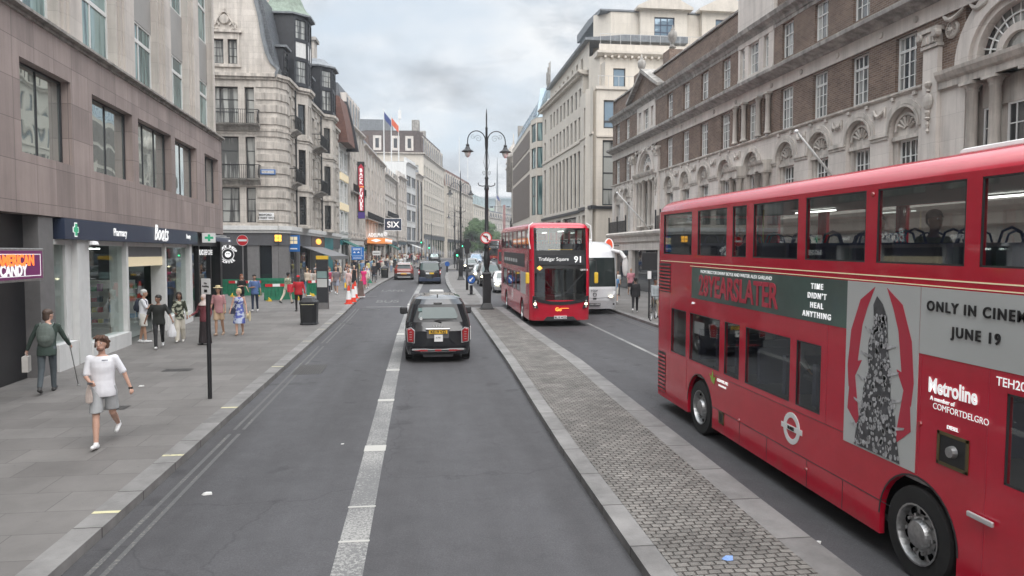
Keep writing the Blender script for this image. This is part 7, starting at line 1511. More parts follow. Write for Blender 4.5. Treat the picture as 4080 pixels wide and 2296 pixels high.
t = thing('sign_board', 'black rectangular board on a post seen from behind at the right pavement', 'sign', (10.0, 31.0, gz(31)+.115), R(-8)); MB().lathe([(.04,0),(.04,2.95)], n=8).build('post', M['plastic'], t); MB().box(-.33,.33,-.05,-.0,2.16,2.92).build('board', M['black_paint'], t, bevel=.01); MB().box(-.08,.08,-.06,-.03,1.75,2.1).build('notice', M['white'], t)
# traffic cones and brown board
def cone(label, x, y):
    t = thing('traffic_cone', label, 'traffic cone', (x, y, gz(y)+.004+(.115 if x < kl(y)-.05 else 0)), random.random(), 'red and white traffic cones at the kerb'); q = MB(); q.box(-.2,.2,-.2,.2,0,.04); q.lathe([(.17,.04),(.145,.25)], n=16); q.mat(1).lathe([(.145,.25),(.085,.72)], n=16); q.mat(0).lathe([(.085,.72),(.05,.98),(.045,1.0)], n=16); q.build('cone_body', [M['hot_cone'], M['white']], t)
M['hot_cone'] = mat('hot_cone', (.75,.06,.03), .45)
for lb, x, y in (('nearest red and white traffic cone, standing beyond the litter bin',-3.95,40.2),('second red and white cone just behind the nearest one',-3.84,41.6),('red and white cone beside the brown board',-3.98,44.4),('last traffic cone, half hidden behind the brown board',-3.8,46.6)): cone(lb, x, y)
t = thing('sandwich_board', 'brown tapering board standing on the kerb behind the cones', 'board', (-3.72, 45.4, gz(45)+.115)); MB().prism([(-.2,0),(.2,0),(.13,1.0),(-.13,1.0)],-.06,.0).build('board', M['brick_brown'], t); MB().box(-.25,.25,-.2,.2,0,.05).build('foot', M['white_plaster'], t)
# green works barriers
M['bar_green'] = mat('bar_green', (.02,.17,.095), .45, var=.2)
def barrier(label, x, y, rz, L=2.0, red=True):
    t = thing('works_barrier', label, 'barrier', (x, y, gz(y)+.115), rz, 'green plastic works barriers round the dug up pavement'); q = MB(); q.wall(0, L, .12, .8, [(.12+k*.19*L/2, .22+k*.19*L/2, .2, .7) for k in range(9)], y=0, d=.05); q.box(0,L,-.02,.06,.78,1.0); q.box(0,L,-.02,.06,.05,.16); q.box(0,.06,-.02,.06,.05,1.0); q.box(L-.06,L,-.02,.06,.05,1.0); q.box(.0,L,.03,.05,.15,.8); q.build('panel', M['bar_green'], t)
    if red:
        for k in range(5): MB().box(.05+k*(L-.1)/5,.05+(k+1)*(L-.1)/5,-.03,-.02,.82,.98).build('reflective_strip', M['white' if k % 2 else 'sign_red'], t)
    for u in (.25, L-.25): q = MB(); q.prism([(u-.1,.0),(u+.1,.0),(u+.02,.16),(u-.02,.16)], -.32,.32); q.prism([(-.32,0),(.32,0),(0,.22)], u-.025,u+.025,'x'); q.build('foot', M['yellow'], t)
for k, a in enumerate((('works barrier with a red and white strip standing nearest the map pillar',-8.9,42.6,R(28),2.2,1),('green works barrier at the left edge beside the sign post top',-14.2,45.5,R(10),2.0,0),('green works barrier behind the man in the blue polo',-11.9,46.6,R(6),2.0,1),('green works barrier left of the woman in black',-13.3,48.2,R(0),2.0,0),('green works barrier in the back row nearest the grey column',-10.9,49.5,R(0),2.0,0),('green works barrier in the back row under the round coffee sign',-15.4,50.2,R(0),2.0,0),('small barrier end seen past the man in the camouflage shirt',-7.1,46.4,R(50),1.6,1))): barrier(*a)
# thin posts with plates down the islands, post boxes of the far crossing
for lb, x, y, h in (('thin bare post on the third island',4.4,97,2.6),('thin post on the far end of the third island',6.2,122,3.0),('slender tall pole at the left kerb before the hotel corner',2.2,160,8.0)):
    t = thing('pole', lb, 'pole', (x, y, gz(y)+.1)); MB().lathe([(.06,0),(.05,h)], n=7).build('post', M['black_paint'], t); MB().box(-.1,.1,-.07,-.05,h-.4,h-.05).build('plate', M['grey_pillar'], t)
t = thing('phone_box', 'red phone box on the far right pavement between the buses', 'phone box', (12.9, 118, gz(118)+.1)); MB().box(-.45,.45,-.45,.45,0,2.4).build('box_body', M['bus_red_far'], t); MB().box(-.35,.35,-.46,-.44,.5,2.0).build('door', M['car_glass_g'], t)
# bicycle against the right kerb
t = thing('bicycle', 'parked bicycle at the right kerb beside the person in a light jacket', 'bicycle', (10.0, 30.4, gz(30.4)+.115), R(60))
for x in (-.52,.52):
    q = MB(); q.tube([(x+.33*math.cos(R(a)),0,.34+.33*math.sin(R(a))) for a in range(0,361,20)], .018, 6, caps=False); w_ = q.build('wheel', M['rubber'], t); q = MB(); q.arch(x,.34,.295,.315,-.01,.01,0,360,24)
    for a in range(0,180,20): q.tube([(x+.3*math.cos(R(a)),0,.34+.3*math.sin(R(a))),(x-.3*math.cos(R(a)),0,.34-.3*math.sin(R(a)))], .0025, 4)
    q.build('rim', M['chrome'], w_)
q = MB()
for p in ([(-.52,0,.34),(-.1,0,.34),(.33,0,.85),(-.2,0,.88),(-.1,0,.34)],[(-.52,0,.34),(-.2,0,.88),(-.23,0,.98)],[(.33,0,.85),(.52,0,.34)],[(.33,0,.85),(.3,0,1.0)]): q.tube(p, .018, 6)
q.build('frame', M['plastic'], t); MB().ell((-.25,0,1.0),.13,.06,.03,10,5).build('saddle', M['black_text'], t); MB().tube([(.3,-.26,1.02),(.3,0,1.0),(.3,.26,1.02)],.014,6).build('handlebar', M['plastic'], t)
# ================================================================ people
SKN = {'light': (.55,.33,.25), 'tan': (.42,.25,.17), 'brown': (.24,.13,.085), 'dark': (.10,.055,.04)}
_sm = {}
def cmat(c, rough=.8, pat=None):
    k = (tuple(c), rough, pat)
    if k not in _sm:
        if pat:
            m, t, b = newmat('cloth'); b.inputs['Roughness'].default_value = rough; tcn = N(t, 'ShaderNodeTexCoord'); nz = N(t, 'ShaderNodeTexNoise' if pat[0] != 'check' else 'ShaderNodeTexChecker', i_Scale=pat[1]); LK(t, tcn, 'Object', nz, 'Vector')
            if pat[0] == 'check': nz.inputs[1].default_value = tuple(c)+(1,); nz.inputs[2].default_value = tuple(pat[2])+(1,); LK(t, nz, 0, b, 'Base Color')
            else: rp = ramp(t, [(.46, c), (.54, pat[2])]); LK(t, nz, 0, rp, 0); LK(t, rp, 0, b, 'Base Color')
            _sm[k] = m
        else: _sm[k] = mat('cloth', c, rough, var=.12, scale=3, bump=.25, bscale=9, dist=.03)
    return _sm[k]
def skin_m(n): 
    k = 'skin_'+n
    if k not in M: M[k] = mat(k, SKN[n], .5, var=.08, scale=8)
    return M[k]
def lerp(a, b, f): return tuple(a[i]+(b[i]-a[i])*f for i in range(3))
def person(label, x, y, face, h=1.72, top=(.5,.5,.5), sleeve=.5, bottom='trousers', bc=(.1,.1,.12), hair=(.06,.035,.02), hl=0, skin='light', shoe=(.6,.6,.6), legs=(18,-16), knees=(8,22), arms=((-14,8,18),(16,8,25)), lean=3, girl=False, lod=1, topat=None, bpat=None, wide=1.0, group='people walking along the pavements', hat=None, turn=0, dz=.115, hem=.0, scarf=None, neck=None, parent_=None, coat=False, beard=False):
    """forward is +Y locally; face = compass angle the person faces (0 = up the street, 180 = towards the camera)
    legs/knees: thigh swing (deg, + forward) and knee bend, right then left; arms: (swing, out, elbow) right then left"""
    t = thing('person', label, 'person', (x, y, gz(y)+dz), R(-face), group)
    k = h/1.75; w = wide*(.92 if girl else 1.0); vx = {0: .05, 1: .02, 2: .0105}[lod]
    TH, SH = .43*k, .43*k; foot = .075*k
    def legj(s, th, kn):
        hip = (s*.09*k*w, 0, 0); a = R(th); b2 = R(th-kn)
        kne = (hip[0]*.9, math.sin(a)*TH, -math.cos(a)*TH); an = (hip[0]*.8, kne[1]+math.sin(b2)*SH, kne[2]-math.cos(b2)*SH); return hip, kne, an, b2
    LJ = [legj(1, legs[0], knees[0]), legj(-1, legs[1], knees[1])]
    pz = -min(j[2][2] for j in LJ)+foot
    LJ = [tuple((p[0], p[1], p[2]+pz) for p in j[:3])+(j[3],) for j in LJ]
    la = R(lean)
    def up(z, xx=0, yy=0): return (xx, yy*1.0+math.sin(la)*z, pz+math.cos(la)*z)   # point on the spine above the pelvis
    sh = .50*k; chz = .36*k
    S = [up(sh-.015*k, s*.172*k*w) for s in (1, -1)]
    def armj(s, sw, out, el):
        p = S[0 if s > 0 else 1]; a = R(sw); o = R(out); U, Fo = .29*k, .25*k
        e = (p[0]+s*math.sin(o)*U, p[1]+math.sin(a)*math.cos(o)*U, p[2]-math.cos(a)*math.cos(o)*U); a2 = R(sw+el); o2 = R(out-4 if el < 60 else -28 if el < 90 else -66)
        wv = (e[0]+s*math.sin(o2)*Fo, e[1]+math.sin(a2)*math.cos(o2)*Fo, e[2]-math.cos(a2)*math.cos(o2)*Fo); return p, e, wv
    AJ = [armj(1, *arms[0]), armj(-1, *arms[1])]
    hz = sh+.215*k; hd = up(hz, 0, .02*k); tr = R(turn)
    # --- body: one continuous skin surface
    q = MB(); n_ = 12 if lod else 8
    def torso(q, g, z0=-.08, z1=None):
        prof = [(-.08,.155,.11),(.0,.165,.115),(.12,.14 if girl else .15,.10),(.22,.145,.105),(.36,.165,.115),(.45,.165,.10),(.50,.13,.08),(.54,.06,.06)]
        rs = []
        for z, rx, ry in prof:
            if z < z0-1e-6 or (z1 is not None and z > z1): continue
            c = up(z*k); rs.append([(c[0]+(rx*w*k+g)*math.cos(2*math.pi*i/14), c[1]+(ry*wide*k+g)*math.sin(2*math.pi*i/14), c[2]) for i in range(14)])
        q.rings(rs)
    torso(q, 0)
    for s in S: q.cap(up(.46*k, s[0]*.5), s, .06*k, .055*k, n_)
    q.cap(up(.50*k), lerp(up(.50*k), hd, .75), .055*k, .05*k, n_)
    Mh = Matrix.Translation(hd) @ Matrix.Rotation(-tr, 4, 'Z'); q.at(Mh)
    q.ell((0,0,.02*k),.076*k,.098*k,.112*k, 14, 10); q.ell((0,.03*k,-.055*k),.055*k,.062*k,.062*k, 12, 8)
    if lod: q.cap((0,.09*k,.012*k),(0,.112*k,-.018*k),.009*k,.014*k,8); [q.ell((s*.078*k,-.005*k,0),.012*k,.02*k,.03*k,8,6) for s in (-1,1)]; q.ell((0,.088*k,-.052*k),.022*k,.012*k,.009*k,8,5)
    q.at()
    for (p, e, wv), s in zip(AJ, (1,-1)):
        q.cap(p, e, .047*k*wide, .037*k, n_); q.cap(e, wv, .036*k, .025*k, n_)
        d = (Vector(wv)-Vector(e)).normalized(); hp = Vector(wv)+d*.05*k; sd_ = Vector((0,1,0)) if abs(d.y) < .8 else Vector((0,0,1)); sd_ = (sd_-d*sd_.dot(d)).normalized(); nm = d.cross(sd_)*-s
        if lod < 2: q.cap(wv, tuple(hp+d*.08*k), .03*k, .02*k, 8)
        else:
            q.cap(tuple(Vector(wv)), tuple(hp+d*.01), .024*k, .03*k, 10, 1, 1)
            for i, (o, ln) in enumerate(((-.03,.062),(-.01,.075),(.011,.07),(.03,.055))):
                b0 = hp+sd_*o*k+d*.02*k; b1 = b0+(d*.55+nm*.45)*ln*.55*k; b2 = b1+(d*.2+nm*.8)*ln*.5*k; q.cap(tuple(b0), tuple(b1), .0098*k, .009*k, 6); q.cap(tuple(b1), tuple(b2), .009*k, .008*k, 6)
            b0 = Vector(wv)+d*.02*k+sd_*.026*k; b1 = b0+(sd_*.55+d*.6+nm*.35)*.045*k; b2 = b1+(d*.7+nm*.4)*.035*k; q.cap(tuple(b0), tuple(b1), .012*k, .0105*k, 6); q.cap(tuple(b1), tuple(b2), .0105*k, .009*k, 6)
    for hip, kne, an, b2 in LJ:
        q.cap(hip, kne, .083*k*wide, .055*k, n_); q.cap(kne, lerp(kne, an, .35), .052*k, .056*k, n_); q.cap(lerp(kne, an, .35), an, .056*k, .035*k, n_)
        fa = max(-.5, min(.35, b2)) ; tip = (an[0]*1.1, an[1]+.15*k*math.cos(fa), an[2]-.03*k+.15*k*math.sin(fa)*.9); q.cap((an[0],an[1]-.03*k,an[2]-.035*k), tip, .034*k, .028*k, n_)
    bd = q.build('body', skin_m(skin), t, remesh=vx)
    # --- face
    if lod:
        for s in (-1, 1):
            e = MB().at(Mh); e.ell((s*.03*k,.084*k,.02*k),.013*k,.009*k,.008*k,8,5); e.mat(1).ell((s*.03*k,.091*k,.02*k),.006*k,.004*k,.006*k,8,5); e.mat(2).cap((s*.014*k,.094*k,.042*k),(s*.046*k,.085*k,.043*k),.0045*k,.0035*k,6); e.build('eye', [M['white'], M['black_text'], cmat(hair)], t)
        m_ = MB().at(Mh); m_.cap((-.017*k,.094*k,-.053*k),(.017*k,.094*k,-.053*k),.006*k,.006*k,6); m_.build('mouth', cmat((.35,.12,.10)), t)
    # --- hair
    if hl is not None:
        q = MB().at(Mh); q.ell((0,-.014*k,.056*k),.09*k,.108*k,.086*k,14,8); q.ell((0,-.045*k,.0),.08*k,.07*k,.085*k,12,8)
        if hl > 0:
            q.rings([[(.075*k*f*math.cos(a*math.pi/5), (-.055-.01*z_)*k+.045*k*f*math.sin(a*math.pi/5), (-z_)*k) for a in range(10)] for z_, f in ((0,1.05),(hl*.4,1.15),(hl*.75,1.05),(hl,.6))])
            if hl > .12: [q.cap((s*.075*k,-.01*k,.03*k),(s*.085*k,.0,-hl*.6*k),.025*k,.03*k,8) for s in (-1,1)]
        q.build('hair', cmat(hair, .6), t, remesh=max(vx, .012))
        if beard: q = MB().at(Mh); q.ell((0,.04*k,-.075*k),.056*k,.058*k,.04*k,12,6); q.build('beard', cmat(lerp(hair, SKN[skin], .35)), t, remesh=.012)
    if hat: 
        q = MB().at(Mh)
        if hat[0] == 'cap': q.ell((0,-.01*k,.07*k),.09*k,.108*k,.075*k,14,8); q.box(-.06*k,.06*k,.08*k,.17*k,.065*k,.078*k)
        elif hat[0] == 'sun': q.lathe([(.17*k,.075*k),(.165*k,.085*k),(.09*k,.09*k),(.08*k,.16*k),(.02,.17*k)], n=16)
        elif hat[0] == 'hijab': q.ell((0,-.008*k,.035*k),.098*k,.115*k,.12*k,14,8); q.rings([[(rr_*k*math.cos(a*math.pi/6), rr_*.9*k*math.sin(a*math.pi/6)-.005, zz_*k) for a in range(12)] for rr_, zz_ in ((.085,-.05),(.10,-.11),(.16,-.19),(.19,-.26))])
        q.build('hat' if hat[0] != 'hijab' else 'headscarf', cmat(hat[1]), t, remesh=max(.012, vx*.8) if hat[0] != 'sun' else 0)
        if hat[0] == 'hijab':
            f = MB().at(Mh); f.ell((0,.062*k,-.005*k),.058*k,.055*k,.078*k,12,8); f.build('face', skin_m(skin), t)
    # --- top
    q = MB(); dress = bottom in ('dress', 'abaya'); g = .014*k; z0 = (-.12+hem)*k
    prof = [(z0/k,.172,.122),(-.04,.178,.128),(.06,.165,.12),(.14,.150 if girl else .158,.110),(.24,.152 if girl else .164,.114),(.36,.178,.128),(.45,.178,.115),(.50,.14,.09),(.525,.085,.075)]
    q.rings([[(up(z*k)[0]+rx*w*k*math.cos(2*math.pi*i/16), up(z*k)[1]+(ry*wide+.004)*k*math.sin(2*math.pi*i/16), up(z*k)[2]) for i in range(16)] for z, rx, ry in prof])
    if sleeve is not None:
        for (p, e, wv), s in zip(AJ, (1,-1)):
            q.cap(up(.465*k, p[0]*.5), p, .062*k, .058*k, n_)
            if sleeve <= .55: q.cap(p, lerp(p, e, sleeve/.55*.92), .057*k*wide, .058*k, n_)
            else: q.cap(p, e, .058*k, .050*k, n_); q.cap(e, lerp(e, wv, min(1, (sleeve-.5)*2)*.95), .05*k, .04*k, n_)
    q.build('coat' if coat else 'shirt' if not dress else 'dress_top', cmat(top, .85, topat), t, remesh=max(.014, vx*.9))
    # --- bottom
    q = MB()
    if bottom in ('trousers', 'wide', 'shorts'):
        q.rings([[(up(z*k)[0]+rx*w*k*math.cos(2*math.pi*i/14), up(z*k)[1]+ry*wide*k*math.sin(2*math.pi*i/14), up(z*k)[2]) for i in range(14)] for z, rx, ry in ((-.1,.165,.12),(-.02,.172,.125),(.08,.155,.112))])
        for hip, kne, an, b2 in LJ:
            wd = 1.5 if bottom == 'wide' else 1.0
            if bottom == 'shorts': q.rings([[(hip[0]+(kne[0]-hip[0])*f+rr_*k*wide*math.cos(i*math.pi/7), hip[1]+(kne[1]-hip[1])*f+rr_*1.08*k*wide*math.sin(i*math.pi/7), hip[2]+.05*k+(kne[2]-hip[2]-.05*k)*f) for i in range(14)] for f, rr_ in ((0,.08),(.2,.095),(.5,.092),(.88,.096))])
            else: q.cap(hip, kne, .092*k*wide, .068*k*wd, n_); q.cap(kne, lerp(kne, an, .93), .066*k*wd, .05*k*wd*1.05, n_)
    elif bottom in ('skirt', 'dress', 'abaya'):
        ln = {'skirt': .42, 'dress': .48, 'abaya': .86}[bottom]*k; z1 = pz-ln if bottom != 'abaya' else .06; fl = 1.25 if bottom != 'abaya' else 1.1
        yk = (LJ[0][1][1]+LJ[1][1][1])/2
        q.rings([[((.165+.05*f*fl)*w*k*(1+.05*math.sin(i*2.1+f*3)*f)*math.cos(2*math.pi*i/20), f*yk+(.12+.06*f*fl)*k*(1+.06*math.sin(i*1.7)*f)*math.sin(2*math.pi*i/20), pz+.1*k+(z1-pz-.1*k)*f) for i in range(20)] for f in (0,.12,.3,.6,1.0)])
    nm = {'trousers': 'trousers', 'wide': 'trousers', 'shorts': 'shorts', 'skirt': 'skirt', 'dress': 'dress', 'abaya': 'dress'}[bottom]
    q.build(nm, cmat(bc, .85, bpat), t, remesh=max(.014, vx*.9))
    for (hip, kne, an, b2) in LJ:
        q = MB(); fa = max(-.5, min(.35, b2)); a0 = (an[0],an[1]-.035*k,an[2]-.035*k); tip = (an[0]*1.1, an[1]+.165*k*math.cos(fa), an[2]-.035*k+.15*k*math.sin(fa)*.9)
        q.cap(a0, tip, .046*k, .036*k, n_); q.cap((an[0],an[1],an[2]-.03*k),(an[0],an[1],an[2]+.01*k),.044*k,.043*k,n_); q.build('shoe', cmat(shoe, .6), t, remesh=max(.012, vx*.7))
    return t, dict(k=k, wr=[a[2] for a in AJ], sh=S, up=up, pz=pz, hd=hd, Mh=Mh)
def world(t, p): return Matrix.Translation(t.location) @ Matrix.Rotation(t.rotation_euler[2], 4, 'Z') @ Vector(p)
def held(name, label, t, p, mb, m, cat, dz=0, rz=0):
    o = mb.build(name, m, None, world(t, p), t.rotation_euler[2]+rz); return tag(o, label, cat)
def backpack(label, t, J, m, s=1.0, side=-1):
    k = J['k']; c = J['up'](.30*k, 0, 0); r = thing('backpack', label, 'backpack', world(t, (c[0], c[1]-.17*k, c[2])), t.rotation_euler[2]); q = MB(); q.ell((0,0,0),.15*k*s,.10*k*s,.23*k*s,14,10); q.build('bag', m, r); q = MB(); q.ell((0,-.07,-.06),.11*k*s,.06*k,.11*k,12,8); q.build('pocket', m, r)
    for sx in (-1, 1): q = MB(); q.tube([(sx*.10*k,.04,.18*k),(sx*.12*k,.16*k,.255*k),(sx*.125*k,.295*k,.16*k),(sx*.13*k,.30*k,-.02*k),(sx*.14*k,.14*k,-.15*k)], .02*k, 6, flat=.5); q.build('strap', m, r)
# ---- near people
t, J = person('young man walking towards us in a white t-shirt and pale grey shorts, holding a phone', -5.12, 12.35, 172, 1.80, (.80,.80,.84), .48, 'shorts', (.40,.41,.42), (.075,.035,.02), .09, 'light', (.72,.72,.72), (16,-20), (6,34), ((4,10,70),(-12,24,14)), 3, lod=2, wide=1.04, beard=True, turn=8)
q = MB(); [q.cap((s_,-.06-abs(s_)*.3,.03),(s_+.04,-.15-abs(s_),-.02-s_*.4),.03,.012,8) for s_ in (-.08,-.05,-.02,.02)]; [q.cap((.075*math.cos(a_),.075*math.sin(a_)-.03,.06+.03*math.cos(3*a_)),(.10*math.cos(a_)+.01,.09*math.sin(a_)-.05,-.045-.02*math.sin(5*a_)),.028,.014,7) for a_ in [2.75+k_*.26 for k_ in range(15)]]; [q.cap((x_,.02,.12),(x_*1.5,.09,.095),.03,.014,7) for x_ in (-.05,-.02,.02,.05)]; q.at(Matrix()); q.build('hair_lock', cmat((.085,.04,.022), .6), t).matrix_basis = J['Mh']
tag(MB().box(-.045,.045,-.0,.002,-.006,.006).build('chest_mark', M['navy'], t, (-.07,.155,1.42)), None); p = J['wr'][1]; MB().lathe([(.033,-.015),(.033,.015)], n=12).build('watch', M['black_text'], t, p)
p = J['wr'][0]; held('phone', 'dark phone held in the hand of the young man in white', t, (p[0]-.02, p[1]+.1, p[2]+.01), MB().box(-.037,.037,-.075,.075,-.005,.005), M['plastic'], 'phone', rz=.3)
held('plastic_bag', 'thin pale plastic bag hanging beside the young man in white', t, (p[0]+.03, p[1]-.02, p[2]-.03), MB().rings([[(w_*math.cos(a), w_*.4*math.sin(a), z) for a in (0,.8,1.6,2.4,3.1,3.9,4.7,5.5)] for w_, z in ((.012,0),(.04,-.10),(.055,-.2),(.05,-.28),(.02,-.3))]), cmat((.5,.42,.38)), 'bag')
t, J = person('person with a crutch walking away in a dark green jacket along the black shopfront', -8.2, 17.0, -14, 1.84, (.035,.055,.045), .98, 'trousers', (.07,.085,.095), (.09,.06,.045), .12, 'light', (.04,.04,.04), (14,-14), (6,20), ((20,20,20),(-4,24,10)), 16, lod=2, coat=True, turn=40, hem=-.02, wide=1.05)
backpack('grey green backpack worn by the person with the crutch', t, J, cmat((.12,.145,.13)), 1.15)
p = J['wr'][0]; c = MB(); c.smooth = True; c.tube([(p[0]-.01, p[1]-.08, p[2]+.26),(p[0], p[1], p[2]),(p[0]+.12, p[1]+.16, .02)], .012, 8); c.tube([(p[0],p[1]-.02,p[2]),(p[0],p[1]+.10,p[2]-.01)],.014,8); c.lathe([(.022,0),(.022,.05)], (p[0]+.12,p[1]+.16,0), 8); held('crutch', 'silver forearm crutch planted on the paving beside the person in green', t, (0,0,0), c, M['steel'], 'crutch')
p = J['wr'][1]; held('carrier_bag', 'white paper carrier bag in the left hand of the person with the crutch', t, (p[0]-.02, p[1], p[2]-.05), MB().box(-.06,.06,-.13,.13,-.42,-.08).tube([(0,-.08,-.08),(0,-.04,.0),(0,.04,.0),(0,.08,-.08)],.006,5), cmat((.5,.48,.45)), 'bag')
t, J = person('grey haired man with folded arms, white polo and pale shorts by the shop door', -9.15, 25.2, 80, 1.74, (.66,.67,.70), .5, 'shorts', (.55,.54,.50), (.5,.5,.48), 0, 'tan', (.7,.7,.7), (6,-6), (2,4), ((28,4,100),(24,4,105)), 2, lod=2, wide=1.12)
backpack('navy backpack on the grey haired man in white', t, J, cmat((.015,.02,.035)), .95)
t, J = person('man in a loose black t-shirt and black trousers walking past the shop door', -8.15, 23.7, 165, 1.70, (.018,.02,.018), .55, 'trousers', (.02,.02,.022), (.02,.018,.016), 0, 'brown', (.7,.7,.7), (20,-18), (6,26), ((-14,24,16),(12,26,12)), 2, lod=2, wide=1.1, turn=50)
p = J['wr'][1]; held('plastic_bag', 'white plastic bag between the man in black and the man in the polo', t, (p[0]+.02, p[1], p[2]-.06), MB().rings([[(w_*math.cos(a), w_*.5*math.sin(a), z) for a in (0,.8,1.6,2.4,3.1,3.9,4.7,5.5)] for w_, z in ((.015,0),(.07,-.12),(.13,-.32),(.12,-.45),(.03,-.48))]), cmat((.6,.6,.62)), 'bag')
t, J = person('dark haired woman in a leaf patterned top and cream wide trousers', -8.0, 25.2, 172, 1.66, (.03,.035,.022), .9, 'wide', (.62,.58,.5), (.03,.02,.016), .18, 'brown', (.6,.58,.55), (10,-10), (4,14), ((4,12,60),(8,14,20)), 1, True, lod=2, topat=('n', 7.0, (.42,.43,.34)))
t, J = person('woman in a pale headscarf and maroon shawl over a long black dress', -7.0, 24.5, 200, 1.62, (.10,.02,.03), .95, 'abaya', (.025,.018,.02), (.03,.02,.02), None, 'tan', (.05,.05,.05), (8,-8), (3,8), ((8,20,55),(0,16,40)), 2, True, lod=2, hat=('hijab', (.55,.46,.43)), topat=('check', 22.0, (.20,.05,.06)), wide=1.15)
t, J = person('man in a straw hat, pink checked shirt and tan shorts behind the sign post', -7.2, 26.9, 185, 1.74, (.55,.36,.36), .5, 'shorts', (.50,.36,.24), (.1,.08,.06), 0, 'tan', (.35,.25,.18), (8,-10), (4,12), ((6,10,20),(-6,10,20)), 2, lod=2, hat=('sun', (.6,.5,.3)), topat=('check', 26.0, (.28,.06,.08)))
t, J = person('blonde woman in a blue and white flowered dress with a shoulder bag', -6.5, 26.9, 178, 1.66, (.10,.13,.42), None, 'dress', (.10,.13,.42), (.62,.48,.28), .07, 'light', (.45,.3,.22), (10,-10), (4,14), ((10,14,20),(-4,14,20)), 3, True, lod=2, topat=('n', 9.0, (.5,.55,.68)), bpat=('n', 9.0, (.5,.55,.68)), turn=40, wide=1.1)
p = J['wr'][1]; held('straw_hat', 'pale straw hat carried by the blonde woman in the flowered dress', t, (p[0]-.10, p[1]+.02, p[2]-.16), MB().lathe([(.19,-.01),(.19,.0),(.1,.012),(.09,.09),(.02,.10)], n=18, ax='x'), cmat((.6,.5,.32)), 'hat')
c = J['up'](.05*J['k'], .2, .1); held('shoulder_bag', 'small navy shoulder bag at the hip of the blonde woman', t, (c[0], c[1], c[2]-.05), MB().box(-.1,.1,-.05,.05,-.1,.1).tube([(-.02,0,.1),(-.2,.06,.35),(-.34,-.05,.56)],.012,5), cmat((.03,.035,.07)), 'bag')
# ---- middle distance
t, J = person('person in a red cap, red jacket and black trousers near the litter bin', -5.95, 36.2, 185, 1.72, (.48,.02,.03), .98, 'trousers', (.015,.015,.015), (.02,.02,.02), 0, 'dark', (.05,.05,.05), (8,-10), (4,14), ((8,14,18),(-6,14,14)), 3, lod=1, wide=1.2, hat=('cap', (.6,.02,.03)), coat=True)
person('bearded man in a blue polo shirt and dark jeans before the barriers', -8.05, 36.4, 178, 1.78, (.10,.17,.36), .5, 'trousers', (.02,.03,.055), (.025,.02,.018), 0, 'tan', (.65,.65,.65), (12,-8), (4,14), ((10,12,95),(-6,12,14)), 3, lod=1, wide=1.08, beard=True)
person('red haired woman in a black top and black trousers holding a pale cup', -9.1, 38.2, 150, 1.72, (.015,.015,.015), .5, 'trousers', (.015,.015,.017), (.22,.07,.03), .22, 'light', (.05,.05,.05), (10,-10), (4,14), ((10,10,90),(6,14,30)), 2, True, lod=1)
t, J = person('man in a camouflage shirt and cream trousers walking away with a red bag', -7.3, 40.7, 30, 1.76, (.20,.24,.16), .6, 'trousers', (.60,.52,.42), (.015,.015,.015), 0, 'brown', (.03,.03,.03), (24,-24), (8,20), ((-10,12,16),(16,16,40)), 8, lod=1, topat=('n', 6.0, (.42,.42,.32)))
c = J['up'](.05, 0); held('shopping_bag', 'bright red shopping bag carried behind the man in camouflage', t, (.28, -.05, c[2]-.06), MB().box(-.05,.05,-.2,.2,-.22,.2), cmat((.6,.03,.05)), 'bag')
